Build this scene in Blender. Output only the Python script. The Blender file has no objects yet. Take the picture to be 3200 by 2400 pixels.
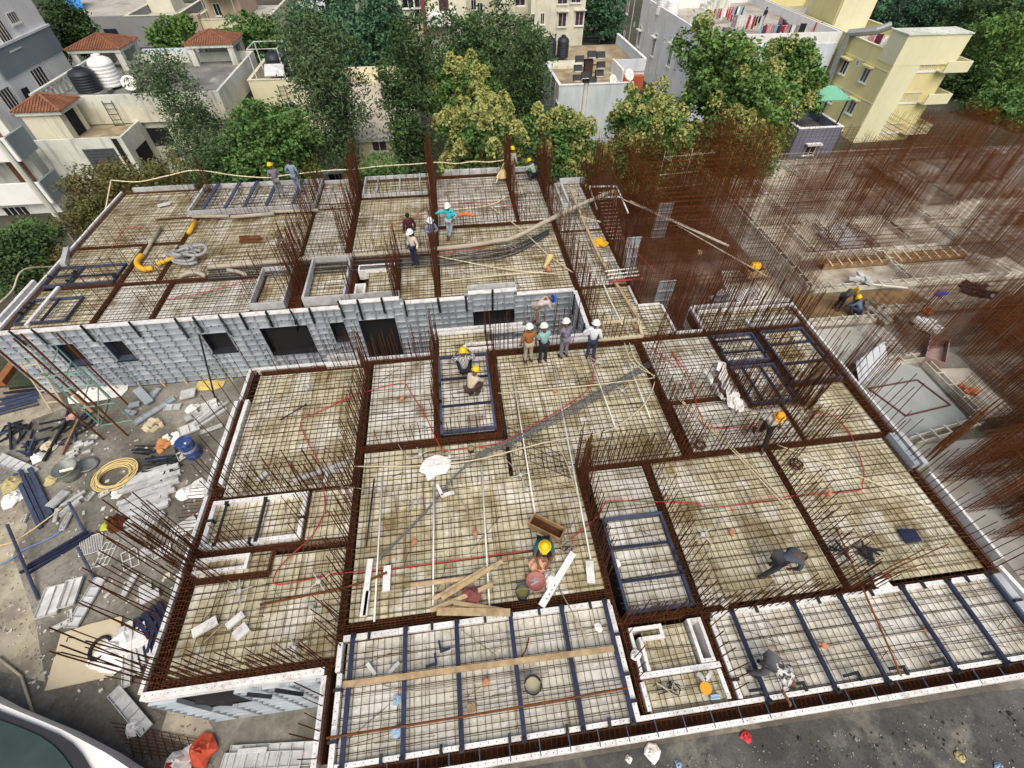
import bpy, math, random
import numpy as np
from mathutils import Vector, Matrix, Quaternion
SC = bpy.context.scene
COL = SC.collection
RN = random.Random(11)
# ---------------------------------------------------------------- camera
CAMZ = 12.1
FPX, PITCH, YAW, ROLL = 1446.4, 0.84964, -0.131476, 0.005836   # photo is 3200 x 2400
def _axes():
    cp, sp = math.cos(PITCH), math.sin(PITCH)
    rz = Matrix.Rotation(YAW, 3, 'Z')
    f = rz @ Vector((0, cp, -sp)); u = rz @ Vector((0, sp, cp)); r = rz @ Vector((1, 0, 0))
    c, s = math.cos(ROLL), math.sin(ROLL)
    return c*r + s*u, -s*r + c*u, f
RT, UP, FW = _axes()
cd = bpy.data.cameras.new('camera'); cam = bpy.data.objects.new('camera', cd); COL.objects.link(cam)
cd.sensor_width = 36.0; cd.lens = 36.0*FPX/3200; cd.clip_start = 0.05; cd.clip_end = 2000
m = Matrix((RT, UP, -FW)).transposed().to_4x4(); m.translation = (0, 0, CAMZ)
cam.matrix_world = m
SC.camera = cam
# ---------------------------------------------------------------- daylight (overcast)
w = bpy.data.worlds.new('World'); SC.world = w; w.use_nodes = True
nt = w.node_tree; bg = nt.nodes['Background']
sky = nt.nodes.new('ShaderNodeTexSky'); sky.sky_type = 'NISHITA'; sky.sun_disc = False
SUN_EL, SUN_AZ = math.radians(54), math.radians(182)
sky.sun_elevation = SUN_EL; sky.sun_rotation = SUN_AZ
sky.air_density = 1.0; sky.dust_density = 8.0; sky.ozone_density = 1.0
nt.links.new(sky.outputs[0], bg.inputs[0]); bg.inputs[1].default_value = 0.10
sd = bpy.data.lights.new('sun', 'SUN'); sun = bpy.data.objects.new('sun', sd); COL.objects.link(sun)
sd.energy = 1.25; sd.angle = math.radians(70); sd.color = (1.0, 1.0, 0.88)
dirv = Vector((math.sin(SUN_AZ)*math.cos(SUN_EL), math.cos(SUN_AZ)*math.cos(SUN_EL), math.sin(SUN_EL)))
sun.rotation_mode = 'QUATERNION'; sun.rotation_quaternion = dirv.to_track_quat('Z', 'Y'); sun.location = (0, 0, 60)
SC.view_settings.view_transform = 'Standard'; SC.view_settings.look = 'None'
SC.view_settings.exposure = 0.36; SC.view_settings.gamma = 1.0; SC.view_settings.use_curve_mapping = False
# ---------------------------------------------------------------- survey helpers: a photo pixel -> a point on a plane of the site
def ray(px, py):
    return RT*((px-1600)/FPX) + UP*(-(py-1200)/FPX) + FW
def at(px, py, z=0.0):
    d = ray(px, py); t = (z-CAMZ)/d.z
    return Vector((d.x*t, d.y*t, z))
def on_x(px, py, X):
    d = ray(px, py); t = X/d.x; return Vector((X, d.y*t, CAMZ+d.z*t))
def on_y(px, py, Y):
    d = ray(px, py); t = Y/d.y; return Vector((d.x*t, Y, CAMZ+d.z*t))
# ---------------------------------------------------------------- materials
MATS = {}
def mat(name, col, rough=0.75, metal=0.0, var=0.16, scale=3.0, stain=None, sscale=1.0, samt=0.6, sth=0.52, sharp=0.1,
        grain=0.0, gscale=40.0, bump=0.0, bscale=30.0, rand=0.12, streak=None, spec=0.4, stain2=None, s2scale=2.0, s2th=0.6, cont=0):
    if name in MATS: return MATS[name]
    M = bpy.data.materials.new(name); M.use_nodes = True
    n = M.node_tree.nodes; L = M.node_tree.links; b = n['Principled BSDF']
    b.inputs['Roughness'].default_value = rough; b.inputs['Metallic'].default_value = metal
    b.inputs['Specular IOR Level'].default_value = spec
    geo = n.new('ShaderNodeNewGeometry'); oi = n.new('ShaderNodeObjectInfo')
    # a random offset per object keeps copies from repeating
    off = n.new('ShaderNodeVectorMath'); off.operation = 'MULTIPLY_ADD'
    cmb = n.new('ShaderNodeCombineXYZ')
    for i in range(3): L.new(oi.outputs['Random'], cmb.inputs[i])
    L.new(cmb.outputs[0], off.inputs[0]); off.inputs[1].default_value = (7, 11, 5); L.new(geo.outputs['Position'], off.inputs[2])
    pos = geo.outputs['Position'] if (rand == 0 or cont) else off.outputs[0]
    def noise(sc, det=3, p=None, ro=0.6):
        t = n.new('ShaderNodeTexNoise'); t.inputs['Scale'].default_value = sc; t.inputs['Detail'].default_value = det
        t.inputs['Roughness'].default_value = ro
        L.new(p or pos, t.inputs['Vector']); return t.outputs[0]
    def rgb(c): return (c[0], c[1], c[2], 1)
    def mix(f, a, bcol):
        t = n.new('ShaderNodeMix'); t.data_type = 'RGBA'
        L.new(f, t.inputs[0])
        if isinstance(a, tuple): t.inputs[6].default_value = rgb(a)
        else: L.new(a, t.inputs[6])
        if isinstance(bcol, tuple): t.inputs[7].default_value = rgb(bcol)
        else: L.new(bcol, t.inputs[7])
        return t.outputs[2]
    def ramp(f, lo, hi, to0=0.0, to1=1.0):
        t = n.new('ShaderNodeMapRange'); L.new(f, t.inputs[0])
        t.inputs[1].default_value = lo; t.inputs[2].default_value = hi; t.inputs[3].default_value = to0; t.inputs[4].default_value = to1
        return t.outputs[0]
    lo = tuple(max(0, c*(1-var)) for c in col); hi = tuple(min(1, c*(1+var)) for c in col)
    c = mix(ramp(noise(scale, 4), .3, .7), lo, hi)
    if stain:
        c = mix(ramp(noise(sscale, 6, ro=.68), sth-sharp, sth+sharp, 0, samt), c, stain)
    if stain2:
        c = mix(ramp(noise(s2scale, 5, ro=.65), s2th-.06, s2th+.06, 0, .8), c, stain2)
    if streak:
        mp = n.new('ShaderNodeMapping'); mp.inputs['Scale'].default_value = streak[1]; L.new(pos, mp.inputs[0])
        c = mix(ramp(noise(1.0, 4, mp.outputs[0]), .52, .7, 0, streak[2] if len(streak) > 2 else .5), c, streak[0])
    if grain:
        g = ramp(noise(gscale, 2), .3, .7, 1-grain, 1+grain)
        h = n.new('ShaderNodeVectorMath'); h.operation = 'SCALE'; L.new(c, h.inputs[0]); L.new(g, h.inputs[3]); c = h.outputs[0]
    if rand:
        g = ramp(oi.outputs['Random'], 0, 1, 1-rand, 1+rand)
        h = n.new('ShaderNodeVectorMath'); h.operation = 'SCALE'; L.new(c, h.inputs[0]); L.new(g, h.inputs[3]); c = h.outputs[0]
    L.new(c, b.inputs['Base Color'])
    if bump:
        bp = n.new('ShaderNodeBump'); bp.inputs['Strength'].default_value = bump; bp.inputs['Distance'].default_value = .02
        L.new(noise(bscale, 4), bp.inputs['Height']); L.new(bp.outputs[0], b.inputs['Normal'])
    MATS[name] = M
    return M
# ---------------------------------------------------------------- mesh building
class MB:
    def __init__(s): s.v = []; s.f = []; s.mi = []; s.cur = 0
    def add(s, vs, fs):
        o = len(s.v); s.v += [tuple(q) for q in vs]; s.f += [tuple(i+o for i in f) for f in fs]; s.mi += [s.cur]*len(fs); return s
    def box(s, x0, y0, z0, x1, y1, z1):
        if x0 > x1: x0, x1 = x1, x0
        if y0 > y1: y0, y1 = y1, y0
        if z0 > z1: z0, z1 = z1, z0
        return s.add([(x0,y0,z0),(x1,y0,z0),(x1,y1,z0),(x0,y1,z0),(x0,y0,z1),(x1,y0,z1),(x1,y1,z1),(x0,y1,z1)],
                     [(3,2,1,0),(4,5,6,7),(0,1,5,4),(1,2,6,5),(2,3,7,6),(3,0,4,7)])
    def obox(s, c, h, rz=0.0, tilt=None):
        m_ = Matrix.Rotation(rz, 3, 'Z')
        if tilt: m_ = m_ @ Matrix.Rotation(tilt[0], 3, 'X') @ Matrix.Rotation(tilt[1], 3, 'Y')
        c = Vector(c); vs = []
        for dz in (-1, 1):
            for dx, dy in ((-1,-1),(1,-1),(1,1),(-1,1)): vs.append(c + m_ @ Vector((dx*h[0], dy*h[1], dz*h[2])))
        return s.add(vs, [(3,2,1,0),(4,5,6,7),(0,1,5,4),(1,2,6,5),(2,3,7,6),(3,0,4,7)])
    def beam(s, p, q, wd, ht=None, roll=0):
        p = Vector(p); q = Vector(q); ht = ht or wd
        d = (q-p); L = d.length
        if L < 1e-6: return s
        d /= L; a = d.cross(Vector((0,0,1)))
        if a.length < 1e-3: a = Vector((1,0,0))
        a.normalize(); b = a.cross(d)
        if roll: qn = Quaternion(d, roll); a = qn @ a; b = qn @ b
        a = a*(wd/2); b = b*(ht/2)
        vs = [p-a-b, p+a-b, p+a+b, p-a+b, q-a-b, q+a-b, q+a+b, q-a+b]
        return s.add(vs, [(0,1,2,3),(7,6,5,4),(0,4,5,1),(1,5,6,2),(2,6,7,3),(3,7,4,0)])
    def tube(s, pts, r, n=6, cap=True, closed=False):
        pts = [Vector(p) for p in pts]; N = len(pts); rs = r if isinstance(r, (list, tuple)) else [r]*N
        o = len(s.v); prev = None
        for i, p in enumerate(pts):
            if closed: t = pts[(i+1) % N]-pts[i-1]
            else: t = pts[min(i+1, N-1)]-pts[max(i-1, 0)]
            if t.length < 1e-9: t = Vector((0,0,1))
            t.normalize()
            if prev is None:
                a = t.cross(Vector((0,0,1)))
                if a.length < .05: a = t.cross(Vector((1,0,0)))
            else: a = prev - t*prev.dot(t)
            a.normalize(); prev = a; b = t.cross(a)
            for k in range(n):
                an = 2*math.pi*(k+.5)/n; s.v.append(tuple(p + (a*math.cos(an)+b*math.sin(an))*rs[i]))
        c0 = len(s.f)
        for i in range(N if closed else N-1):
            j = (i+1) % N
            for k in range(n):
                s.f.append((o+i*n+k, o+i*n+(k+1) % n, o+j*n+(k+1) % n, o+j*n+k))
        if cap and not closed:
            s.f.append(tuple(o+k for k in reversed(range(n)))); s.f.append(tuple(o+(N-1)*n+k for k in range(n)))
        s.mi += [s.cur]*(len(s.f)-c0); return s
    def lathe(s, prof, c=(0,0,0), n=16, axis=None):
        o = len(s.v); c = Vector(c); qn = Vector((0,0,1)).rotation_difference(Vector(axis).normalized()) if axis else Quaternion()
        for r, z in prof:
            for k in range(n):
                an = 2*math.pi*k/n; s.v.append(tuple(c + qn @ Vector((r*math.cos(an), r*math.sin(an), z))))
        c0 = len(s.f)
        for i in range(len(prof)-1):
            for k in range(n):
                s.f.append((o+i*n+k, o+i*n+(k+1) % n, o+(i+1)*n+(k+1) % n, o+(i+1)*n+k))
        flat = max(z for _, z in prof)-min(z for _, z in prof) < 1e-6
        if prof[0][0] > 1e-4 and not flat: s.f.append(tuple(o+k for k in reversed(range(n))))
        if prof[-1][0] > 1e-4 and not flat: s.f.append(tuple(o+(len(prof)-1)*n+k for k in range(n)))
        s.mi += [s.cur]*(len(s.f)-c0); return s
    def prism(s, poly, z0, z1):
        n = len(poly); vs = [(x,y,z0) for x,y in poly]+[(x,y,z1) for x,y in poly]
        return s.add(vs, [tuple(reversed(range(n))), tuple(range(n, 2*n))]+[(i,(i+1)%n,(i+1)%n+n,i+n) for i in range(n)])
    def sheet(s, poly, z):
        return s.add([(x,y,z) for x,y in poly], [tuple(range(len(poly)))])
    def mesh(s, name, mats, off=(0,0,0), smooth=False):
        me = bpy.data.meshes.new(name)
        if off[0] or off[1] or off[2]: vs = [(a-off[0], b-off[1], c-off[2]) for a,b,c in s.v]
        else: vs = s.v
        me.from_pydata(vs, [], s.f)
        for q in (mats if isinstance(mats, (list, tuple)) else [mats]): me.materials.append(q)
        if any(s.mi): me.polygons.foreach_set('material_index', s.mi)
        if smooth: me.polygons.foreach_set('use_smooth', [True]*len(s.f))
        me.update(); return me
def tag(o, label=None, cat=None, group=None, kind=None):
    if label: o['label'] = label
    if cat: o['category'] = cat
    if group: o['group'] = group
    if kind: o['kind'] = kind
    return o
def link(name, me, parent=None, loc=(0,0,0), rot=None, scale=None):
    o = bpy.data.objects.new(name, me); COL.objects.link(o); o.location = loc
    if rot is not None:
        if isinstance(rot, Quaternion): o.rotation_mode = 'QUATERNION'; o.rotation_quaternion = rot
        else: o.rotation_euler = rot
    if scale is not None: o.scale = scale
    if parent is not None: o.parent = parent
    return o
ORG = {}
def thing(name, label, cat, loc=(0,0,0), rz=0.0, group=None):
    o = link(name, None, None, loc, (0,0,rz)); o.empty_display_size = .2
    tag(o, label, cat, group); ORG[o] = Vector(loc); return o
def wpart(name, mb, mats, parent, smooth=False, kind=None, label=None):
    """a part whose mesh builder holds world coordinates; its thing may sit anywhere (not rotated)"""
    off = ORG[parent]; o = link(name, mb.mesh(name, mats, off, smooth), parent); ORG[o] = off
    return tag(o, label=label, kind=kind)
def lpart(name, mb, mats, parent, smooth=False, kind=None, loc=(0,0,0), rot=None):
    return tag(link(name, mb.mesh(name, mats, smooth=smooth), parent, loc, rot), kind=kind)
def single(name, mb, mats, label=None, cat=None, group=None, kind=None, org=None, smooth=False):
    if org is None:
        a = np.array(mb.v); org = ((a[:,0].min()+a[:,0].max())/2, (a[:,1].min()+a[:,1].max())/2, a[:,2].min())
    o = link(name, mb.mesh(name, mats, org, smooth), None, org)
    ORG[o] = Vector(org); return tag(o, label, cat, group, kind)
def wt(t): return tuple(t)
# ---------------------------------------------------------------- palette
RUST   = mat('rusty_rebar', (.085,.030,.014), .9, 0, .35, 6, rand=.25, spec=.15)
RUST2  = mat('rusty_wall_bar', (.135,.048,.016), .9, 0, .35, 5, rand=.2, spec=.15)
MESHB  = mat('slab_bar', (.082,.052,.024), .9, 0, .4, 2.5, rand=.3, spec=.15)
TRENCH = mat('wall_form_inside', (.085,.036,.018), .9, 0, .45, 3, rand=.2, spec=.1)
PLY    = mat('form_panel_face', (.62,.575,.415), .8, 0, .16, 1.1, stain=(.20,.142,.048), sscale=.62, samt=.9, sth=.535, sharp=.11, stain2=(.76,.74,.66), s2scale=.9, s2th=.55, grain=.16, gscale=11, rand=.09, cont=1, streak=((.17,.115,.06),(5,.7,1),.7))
PLYW   = mat('form_panel_pale', (.60,.585,.51), .8, 0, .14, 1.6, stain=(.20,.155,.085), sscale=.85, samt=.85, sth=.545, sharp=.09, stain2=(.74,.73,.70), s2scale=.9, s2th=.52, grain=.12, gscale=12, rand=.09, cont=1)
WHITE  = mat('white_form_edge', (.76,.76,.76), .55, 0, .06, 5, stain=(.36,.31,.27), sscale=4, samt=.7, sth=.60, rand=.06, stain2=(.20,.17,.15), s2scale=9, s2th=.70)
ALU    = mat('aluminium_form', (.34,.385,.435), .55, .12, .10, 1.2, stain=(.55,.58,.62), sscale=1.1, samt=.6, sth=.56, rand=.10, stain2=(.24,.25,.27), s2scale=.9, s2th=.68)
ALU2   = mat('pale_aluminium', (.55,.565,.575), .55, .15, .14, 4, stain=(.33,.32,.30), sscale=2.5, samt=.7, sth=.56, rand=.16)
DULLW  = mat('dusty_white_panel', (.60,.605,.60), .6, 0, .12, 3, stain=(.36,.34,.31), sscale=1.8, samt=.7, sth=.55, rand=.16)
NAVY   = mat('navy_steel', (.018,.024,.060), .55, .1, .3, 6, rand=.2)
BLACK  = mat('dark_steel', (.022,.024,.030), .6, .2, .4, 6, rand=.3)
STEEL  = mat('blue_grey_steel', (.055,.070,.12), .55, .1, .3, 5, rand=.2)
CONC   = mat('cement_floor', (.235,.222,.192), .75, 0, .25, .7, stain=(.095,.085,.068), sscale=.24, samt=.85, sth=.48, sharp=.07, stain2=(.33,.30,.25), s2scale=.55, s2th=.62, grain=.18, gscale=9, bump=.3, bscale=12, rand=0)
TIMBER = mat('sawn_timber', (.43,.32,.185), .85, 0, .3, 5, streak=((.24,.14,.06),(3,3,30),.5), rand=.15)
TIMB2  = mat('weathered_timber', (.30,.19,.10), .9, 0, .35, 5, rand=.2)
PALEW  = mat('pale_wood_board', (.60,.52,.37), .8, 0, .12, 2, stain=(.4,.33,.22), sscale=2, samt=.5, rand=.05)
CREAMP = mat('cream_hose', (.66,.52,.24), .6, 0, .12, 6, rand=.05)
GREYP  = mat('pump_pipe', (.42,.38,.31), .7, 0, .25, 3, stain=(.2,.15,.1), sscale=3, samt=.6, rand=.1)
YELP   = mat('yellow_pipe', (.72,.40,.02), .5, 0, .15, 4, stain=(.3,.2,.08), sscale=4, samt=.5, sth=.62, rand=.05)
WHITEP = mat('white_pvc', (.78,.77,.72), .45, 0, .08, 6, rand=.08)
CREAMC = mat('cream_conduit', (.66,.58,.40), .5, 0, .12, 6, rand=.08)
GREYC  = mat('grey_conduit', (.125,.125,.13), .5, 0, .2, 6, rand=.3)
REDC   = mat('red_conduit', (.42,.04,.04), .5, 0, .2, 4, rand=.1)
CLOTHW = mat('white_sack', (.80,.79,.77), .9, 0, .08, 5, rand=.04, bump=.2, bscale=18)
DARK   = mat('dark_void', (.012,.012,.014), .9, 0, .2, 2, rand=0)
# ---------------------------------------------------------------- setting
ZG, ZF = -8.0, -3.3                       # street level, floor slab one storey under the deck
SOIL = mat('soil_and_scrub', (.085,.075,.055), .95, 0, .4, .3, stain=(.035,.05,.025), sscale=.12, samt=.9, sth=.5, grain=.3, gscale=3, rand=0)
single('ground', MB().sheet([(-400,-120),(400,-120),(400,600),(-400,600)], ZG), SOIL, kind='structure', org=(0,0,ZG))
single('site_floor', MB().prism([(-40,-30),(60,-30),(60,34.2),(16.6,34.2),(16.6,27.6),(-18.4,27.6),(-18.4,14.4),(-40,14.4)], ZF-.3, ZF),
       CONC, kind='structure', org=(0,0,ZF-.3))
GRAV = mat('wet_rubble_ground', (.11,.112,.11), .9, 0, .35, .9, stain=(.048,.05,.05), sscale=.5, samt=.9, sth=.5, stain2=(.22,.21,.185), s2scale=.7, s2th=.6, grain=.2, gscale=22, bump=.4, bscale=16, rand=0)
single('rubble_strip', MB().sheet([(-2.6,-9),(30,-9),(30,-.3),(13.4,.36),(6,.4),(-2.6,.4)], ZF+.006), GRAV, kind='structure', org=(0,0,ZF))
# ---------------------------------------------------------------- deck: bays of form panels under a net of bars
BARME = MB().tube([(0,0,0),(0,0,1)], 1.0, 4).mesh('bar', RUST)
BARME5 = MB().tube([(0,0,0),(0,0,1)], 1.0, 5).mesh('starter_bar', RUST)
BARME_M = MB().tube([(0,0,0),(0,0,1)], 1.0, 4).mesh('bar', MESHB)
def unit_bar(name, me, p, q, r, parent):
    p = Vector(p); q = Vector(q); d = q-p
    o = link(name, me, parent, p-ORG[parent], d.to_track_quat('Z','Y'), (r, r, d.length)); return o
def bay(x0, x1, y0, y1, where, pale=False, z=0.0, mesh=True, sx=.17, sy=.17, mz=.055):
    c = ((x0+x1)/2, (y0+y1)/2, z-.06)
    t = thing('deck_form', '%s deck panels %s' % ('whitish' if pale else 'yellowish', where), 'formwork deck', c, group='decking panels of the rooms')
    nx = max(1, round((x1-x0)/.62)); ny = max(1, round((y1-y0)/1.25)); g = .005
    if (x1-x0) > (y1-y0)*1.6: nx = max(1, round((x1-x0)/1.25)); ny = max(1, round((y1-y0)/.62))
    w_, h_ = (x1-x0)/nx, (y1-y0)/ny
    me = MB().box(-w_/2+g, -h_/2+g, 0, w_/2-g, h_/2-g, .06).mesh('deck_panel', PLYW if pale else PLY)
    for i in range(nx):
        for j in range(ny):
            link('deck_panel', me, t, (x0+(i+.5)*w_-c[0], y0+(j+.5)*h_-c[1], RN.uniform(-.004,.004)))
    if not mesh: return t
    r = thing('rebar_mat', 'rusty bar grid %s' % where, 'rebar mat', (c[0], c[1], z+mz), group='rebar mats on the deck')
    near = c[1] < 7.5
    stuff = MB()
    def bar(p, q, rad):
        if near and (Vector(q)-Vector(p)).length > .8:
            unit_bar('bar', BARME_M, p, q, rad, r)
        else:
            P_, Q_ = Vector(p), Vector(q); mid = (P_+Q_)/2 + Vector((RN.uniform(-.02,.02), RN.uniform(-.02,.02), 0))
            stuff.tube([P_, mid, Q_], rad, 3, cap=False)
    e = .12
    rad = .0072 if near else .0088
    n = max(2, round((x1-x0)/sx))
    for i in range(n):
        x = x0+(i+.5)*(x1-x0)/n+RN.gauss(0,.022); dx = RN.gauss(0,.03)
        bar((x,y0-e,z+mz),(x+dx,y1+e,z+mz), rad)
    n = max(2, round((y1-y0)/sy))
    for i in range(n):
        y = y0+(i+.5)*(y1-y0)/n+RN.gauss(0,.022); dy = RN.gauss(0,.03)
        bar((x0-e,y,z+mz+.014),(x1+e,y+dy,z+mz+.014), rad*1.2)
        if i % 2 == 0: stuff.tube([(x0-.05,y+.035,z+.012),(x1+.05,y+.045+dy,z+.012)], rad, 3, cap=False)  # low offset bars added as the shadow lines under the grid
    # upper layer near the supports plus a few loose bars
    k = int((x1-x0)*(y1-y0)*1.7)
    for i in range(k):
        a = RN.uniform(0, math.pi) if RN.random() < .35 else RN.choice((0, math.pi/2))+RN.uniform(-.06,.06)
        L_ = RN.uniform(.3, min(1.4, (x1-x0)*.6, (y1-y0)*.6)); cx, cy = RN.uniform(x0+.2,x1-.2), RN.uniform(y0+.2,y1-.2)
        d = Vector((math.cos(a),math.sin(a),0))*L_/2
        P_ = Vector((cx,cy,z+mz+.03)); A, B = P_-d, P_+d
        for q in (A,B): q.x = min(max(q.x,x0-.1),x1+.1); q.y = min(max(q.y,y0-.1),y1+.1)
        stuff.tube([A,B], rad, 3, cap=False)
    if stuff.v: wpart('tied_and_shadow_bars', stuff, MESHB, r, kind='stuff')  # real bars together with the added shadow lines
    return t
BAYS = [
 (-3.42,2.78,.83,3.05,'in the front sunken balcony with the timber plank across it',1),
 (-3.45,2.85,3.48,6.95,'in the large living room where the plank heap lies',0),
 (-3.45,.86,6.95,8.28,'in the living room just below the two squatting workers',0),
 (.98,6.2,6.98,11.98,'in the room at the feet of the four men in white helmets',0),
 (-7.35,-5.56,2.8,4.83,'in the front left room against the long starter bars',0),
 (-5.56,-3.7,2.8,5.38,'in the front left room against the living room wall',0),
 (-7.4,-5.62,5.02,5.52,'round the long narrow duct opening at the left edge',0),
 (-7.4,-4.92,5.78,7.08,'inside the white framed pit at the left edge',0),
 (-4.85,-3.68,5.56,7.2,'in the small passage beside the white framed pit',0),
 (-7.35,-3.75,7.26,11.98,'in the upper left room beside the blue drum yard',0),
 (-3.43,-1.33,8.62,12.08,'in the kitchen bay left of the two squatting workers',1),
 (-1.06,.6,8.7,12.05,'in the navy framed bay under the two squatting workers',1),
 (-1.08,.8,12.22,13.3,'behind the squatting workers at the gap',0),
 (4.98,7.0,12.25,15.5,'around the timber frame on the link corridor',0),
 (4.98,7.05,15.5,20.0,'in the middle of the link corridor',1),
 (4.98,7.1,20.0,24.9,'at the far end of the link corridor under the raised pipe',1),
 (7.02,7.95,12.4,14.05,'in the small stepped corner by the notch',0),
 (6.55,9.12,9.12,12.05,'in the right room beside the crumpled white sheet',1),
 (6.62,10.18,7.08,8.92,'under the walking man in the white shirt',1),
 (9.25,10.8,8.62,10.26,'in the lower of the two small navy pits',1),
 (9.25,10.8,10.52,11.92,'in the upper of the two small navy pits',1),
 (11.18,12.9,9.34,11.95,'in the tall navy framed pit at the right edge',0),
 (10.32,12.88,7.08,9.22,'in the small room below the navy pits at the right edge',0),
 (9.22,13.2,12.32,13.34,'around the white slot at the back right corner',0),
 (3.2,4.86,5.32,6.8,'in the small lobby above the navy framed pit',1),
 (3.24,4.84,2.84,5.22,'in the navy barred pit right of the living room',1),
 (5.14,8.8,2.76,6.84,'in the room of the bending man in slate grey',0),
 (9.02,12.72,2.76,6.84,'in the right room with the black clamps',0),
 (5.18,12.6,.83,2.5,'in the long right balcony with navy bars',1),
 (3.15,4.9,.83,1.46,'in the little box with the yellow cap',0),
 (3.42,4.5,1.6,2.48,'beside the white L shaped upstand',0),
 (-17.55,-13.12,21.42,26.6,'in the far left corner room',0),
 (-13.35,-7.3,24.0,26.6,'in the white framed pit at the far edge',1),
 (-17.55,-14.7,18.45,21.2,'at the left edge around the navy frame',0),
 (-17.5,-14.65,15.75,18.1,'in the near left corner of the far block',0),
 (-14.35,-12.45,15.7,18.05,'behind the aluminium wall at the far left',1),
 (-14.4,-13.1,18.3,21.2,'left of the yellow bent pipe',0),
 (-12.85,-7.3,18.3,23.45,'in the far room with the heap of grey hoses',0),
 (-12.18,-8.62,15.7,17.98,'behind the aluminium wall with the red conduit',1),
 (-8.4,-7.3,15.9,18.15,'inside the left white framed shaft',0),
 (-6.35,-4.9,15.95,18.6,'inside the right white framed shaft',0),
 (-7.1,-5.25,19.0,24.2,'in the narrow far room left of the rusty column',1),
 (-7.1,-5.25,24.4,26.5,'at the far edge beside the white frame',1),
 (-4.92,-1.22,19.0,24.45,'around the group of three standing men',0),
 (-4.92,-1.22,24.7,26.5,'in the far framed strip left of the rusty column',0),
 (-4.0,-2.85,15.95,17.7,'in the small closet by the little white duct',0),
 (-2.62,-1.2,15.75,18.7,'in the far closet behind the open doorway',0),
 (-.92,2.98,21.35,26.4,'in the far room behind the man in turquoise',1),
 (3.2,4.95,21.35,26.6,'under the squatting man at the far edge',1),
 (-.92,4.72,15.75,21.0,'in the far room over the wide window opening',0),
]
for b in BAYS:
    big = b[2] < 2
    bay(*b[:5], pale=bool(b[5]), sx=.165 if big else .17, sy=.165 if big else .17)
# ---------------------------------------------------------------- wall strips: rusty cages lying in their forms, starter bars standing out of them
def strip(x0, y0, x1, y1, wd, where, starters=.22, h=(1.0,2.6), rows=2, lo=0.0, hi=1.0, tilt=.05, dens=None):
    hor = abs(x1-x0) > abs(y1-y0); L_ = max(abs(x1-x0), abs(y1-y0))
    c = ((x0+x1)/2, (y0+y1)/2, -.45)
    f = MB(); t = .02; a = wd/2
    if hor: f.box(x0,y0-a,-.45,x1,y0+a,-.43); f.box(x0,y0-a,-.43,x1,y0-a+t,-.03); f.box(x0,y0+a-t,-.43,x1,y0+a,-.03)
    else: f.box(x0-a,y0,-.45,x0+a,y1,-.43); f.box(x0-a,y0,-.43,x0-a+t,y1,-.03); f.box(x0+a-t,y0,-.43,x0+a,y1,-.03)
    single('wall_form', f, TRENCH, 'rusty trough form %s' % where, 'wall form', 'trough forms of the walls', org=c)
    t = thing('wall_rebar', 'rusty wall cage %s' % where, 'rebar cage', (c[0],c[1],-.4), group='rusty wall cages')
    st = MB(); ln = MB(); n = max(2, int(L_/.10))
    for k in range(n):
        u = (k+.5)/n*L_; w = wd*.36; zt = RN.uniform(.0,.05)
        if hor: pts = [(x0+u,y0-w,-.35),(x0+u,y0-w,zt),(x0+u+RN.uniform(-.02,.02),y0+w,zt),(x0+u,y0+w,-.35)]
        else: pts = [(x0-w,y0+u,-.35),(x0-w,y0+u,zt),(x0+w,y0+u+RN.uniform(-.02,.02),zt),(x0+w,y0+u,-.35)]
        st.tube(pts, .009, 3, cap=False)
    wpart('stirrups', st, RUST2, t, kind='stuff')
    for s in (-.38,-.12,.14,.38):
        for z in ((.035,-.2) if abs(s) > .3 else (.035,)):
            j = RN.uniform(-.012,.012)
            p, q = ((x0,y0+s*wd,z),(x1,y0+s*wd+j,z)) if hor else ((x0+s*wd,y0,z),(x0+s*wd+j,y1,z))
            unit_bar('long_bar', BARME, p, q, .0105, t)
    if starters:
        if starters < .33 and rows: starters *= .68
        n = max(1, int(L_*(hi-lo)/starters))
        for k in range(n):
            for s in ((-.36,.36) if rows == 2 else (0,)):
                if RN.random() < .12: continue
                u = L_*(lo+(hi-lo)*(k+RN.uniform(.2,.8))/n); hh = RN.uniform(*h)
                p = (x0+u, y0+s*wd, -.2) if hor else (x0+s*wd, y0+u, -.2)
                q = (p[0]+RN.gauss(0,tilt)*hh*.5, p[1]+RN.gauss(0,tilt)*hh*.5, hh)
                unit_bar('starter_bar', BARME5, p, q, RN.choice((.0095,.011,.0125))*(1.12 if x0 < -7.4 and y0 < 5 else 1), t)
    return t
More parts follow.
